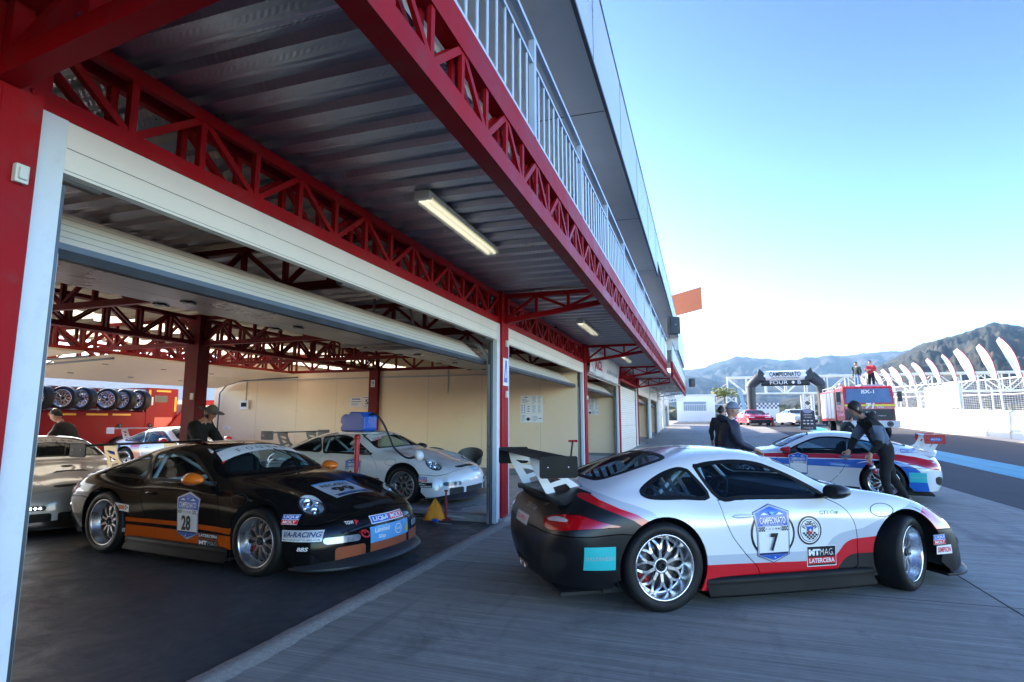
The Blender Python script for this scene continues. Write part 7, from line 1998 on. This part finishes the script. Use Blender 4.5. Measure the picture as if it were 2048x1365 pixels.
hm = hill_mat('hill_scrub', (.006,.010,.009), (.020,.021,.013), (.085,.056,.030), .045); fm_ = hill_mat('foothill_scrub', (.008,.014,.020), (.012,.018,.024), (.03,.03,.03), .02); mm_ = hill_mat('mountain_rock', (.010,.015,.022), (.02,.024,.03), (.075,.06,.055), .012)
near = [(1560,800),(1640,785),(1690,768),(1740,745),(1765,730),(1800,714),(1838,694),(1879,681),(1928,669),(1962,659),(1985,650),(2000,646),(2032,650),(2070,657),(2160,690),(2300,730),(2500,770)]
far_ = [(900,800),(1100,770),(1300,752),(1373,741),(1409,737),(1440,724),(1471,714),(1500,714),(1534,718),(1560,721),(1599,719),(1613,713),(1640,715),(1662,711),(1700,712),(1738,708),(1800,702),(1840,697),(1900,700),(2100,730),(2400,760)]
mid = [(900,815),(1200,778),(1330,757),(1372,752),(1410,757),(1440,764),(1480,770),(1520,772),(1600,776),(1700,778),(1900,782),(2200,800)]
ridge('hill', near, 620, 420, 1.0, 3.0, [hm], 1.0, 1.5)
ridge('mountains', far_, 1900, 700, 1.0, 5.0, [mm_], 1.0, 1.6)
ridge('foothills', mid, 1150, 350, 1.0, 8.0, [fm_], 1.0, 1.0)
# scrub and trees beyond the circuit, one distant belt
m = MB(); random.seed(21)
for i in range(1500):
    y = random.uniform(120, 260); x = random.uniform(-30, 130); s = random.uniform(.8, 2.6)
    z0 = 1.1
    for k in range(7):
        p = Vector((x+random.gauss(0,.6*s), y+random.gauss(0,.6*s), z0+abs(random.gauss(.55*s,.4*s)))); d = Vector((random.uniform(-1,1),random.uniform(-1,1),random.uniform(-.3,1))).normalized()*s*.75; sd_ = d.orthogonal().normalized()*s*.4
        m.add([p-d*.5-sd_, p+d*.5-sd_, p+d*.5+sd_, p-d*.5+sd_], [(0,1,2,3)], False)
o = m.build('scrub_belt', [mat('scrub_leaf', (.10,.095,.05), .9, var=.5, vscale=.08)]); tag(o, kind='stuff')
# air
hz = MB(); hz.box(-1500, 2200, -60, 2700, -4, 560); hm_ = bpy.data.materials.new('haze_air'); hm_.use_nodes = True; nt_ = hm_.node_tree; nt_.nodes.remove(nt_.nodes['Principled BSDF']); vp = nt_.nodes.new('ShaderNodeVolumePrincipled'); vp.inputs['Color'].default_value = (.40,.68,1.0,1); vp.inputs['Density'].default_value = HAZE; vp.inputs['Anisotropy'].default_value = .3; nt_.links.new(vp.outputs[0], nt_.nodes['Material Output'].inputs['Volume'])
if HAZE > 0: o = hz.build('haze', [hm_]); tag(o, kind='stuff')
# ================================================================ CAMERA, LIGHT
PITCH, YAW, FPX, HCAM = 7.781, 18.26, 1138.0, 1.50
cam = bpy.data.cameras.new('camera'); CAM = bpy.data.objects.new('camera', cam); COL.objects.link(CAM)
CAM.location = (0, 0, HCAM); CAM.rotation_euler = (R(90+PITCH), 0, R(YAW))
cam.sensor_fit = 'HORIZONTAL'; cam.sensor_width = 36; cam.lens = 36*FPX/2048; cam.clip_start = .05; cam.clip_end = 20000
SC.camera = CAM
SKYG, SKYP, SKYMAX = 3.0, 3.0, 15.0      # a clear contrasty sky: deep blue away from the sun, white low down
SUN_EL, SUN_AZ = 22.0, 160.0     # azimuth of the sun measured counter-clockwise from +X
W = bpy.data.worlds.new('World'); SC.world = W; W.use_nodes = True
nt = W.node_tree; bg = nt.nodes['Background']
sky = nt.nodes.new('ShaderNodeTexSky'); sky.sky_type = 'NISHITA'; sky.sun_disc = False
sky.sun_elevation = R(SUN_EL); sky.sun_rotation = R(90-SUN_AZ); sky.altitude = 300; sky.air_density = 1.0; sky.dust_density = 1.0; sky.ozone_density = 3.0
def vm(op, a, val):
    n = nt.nodes.new('ShaderNodeVectorMath'); n.operation = op; nt.links.new(a, n.inputs[0]); n.inputs[1].default_value = (val,)*3 if not isinstance(val, tuple) else val; return n.outputs[0]
gm = nt.nodes.new('ShaderNodeGamma'); gm.inputs[1].default_value = SKYG
hs = nt.nodes.new('ShaderNodeHueSaturation'); hs.inputs['Saturation'].default_value = .68; nt.links.new(sky.outputs[0], hs.inputs['Color'])
nt.links.new(vm('MULTIPLY', hs.outputs[0], 1/SKYP), gm.inputs[0])
nt.links.new(vm('MINIMUM', vm('MULTIPLY', gm.outputs[0], SKYP), SKYMAX), bg.inputs[0]); bg.inputs[1].default_value = .10
sl_ = bpy.data.lights.new('sun', 'SUN'); sl_.energy = 5.0; sl_.angle = R(.5); sl_.color = (1.0, .90, .76)
so = bpy.data.objects.new('sun', sl_); COL.objects.link(so)
sd = Vector((math.cos(R(SUN_AZ))*math.cos(R(SUN_EL)), math.sin(R(SUN_AZ))*math.cos(R(SUN_EL)), math.sin(R(SUN_EL))))
so.rotation_euler = sd.to_track_quat('Z', 'Y').to_euler(); so.location = sd*60
SC.view_settings.view_transform = 'Standard'; SC.view_settings.look = 'None'; SC.view_settings.exposure = EXPO; SC.view_settings.gamma = 1.0
SC.view_settings.use_curve_mapping = False
SC.render.engine = 'CYCLES'
cy = SC.cycles; cy.use_denoising = True; cy.max_bounces = 12; cy.diffuse_bounces = 7; cy.glossy_bounces = 5; cy.transparent_max_bounces = 16; cy.transmission_bounces = 4; cy.sample_clamp_indirect = 6.0; cy.caustics_reflective = False; cy.caustics_refractive = False
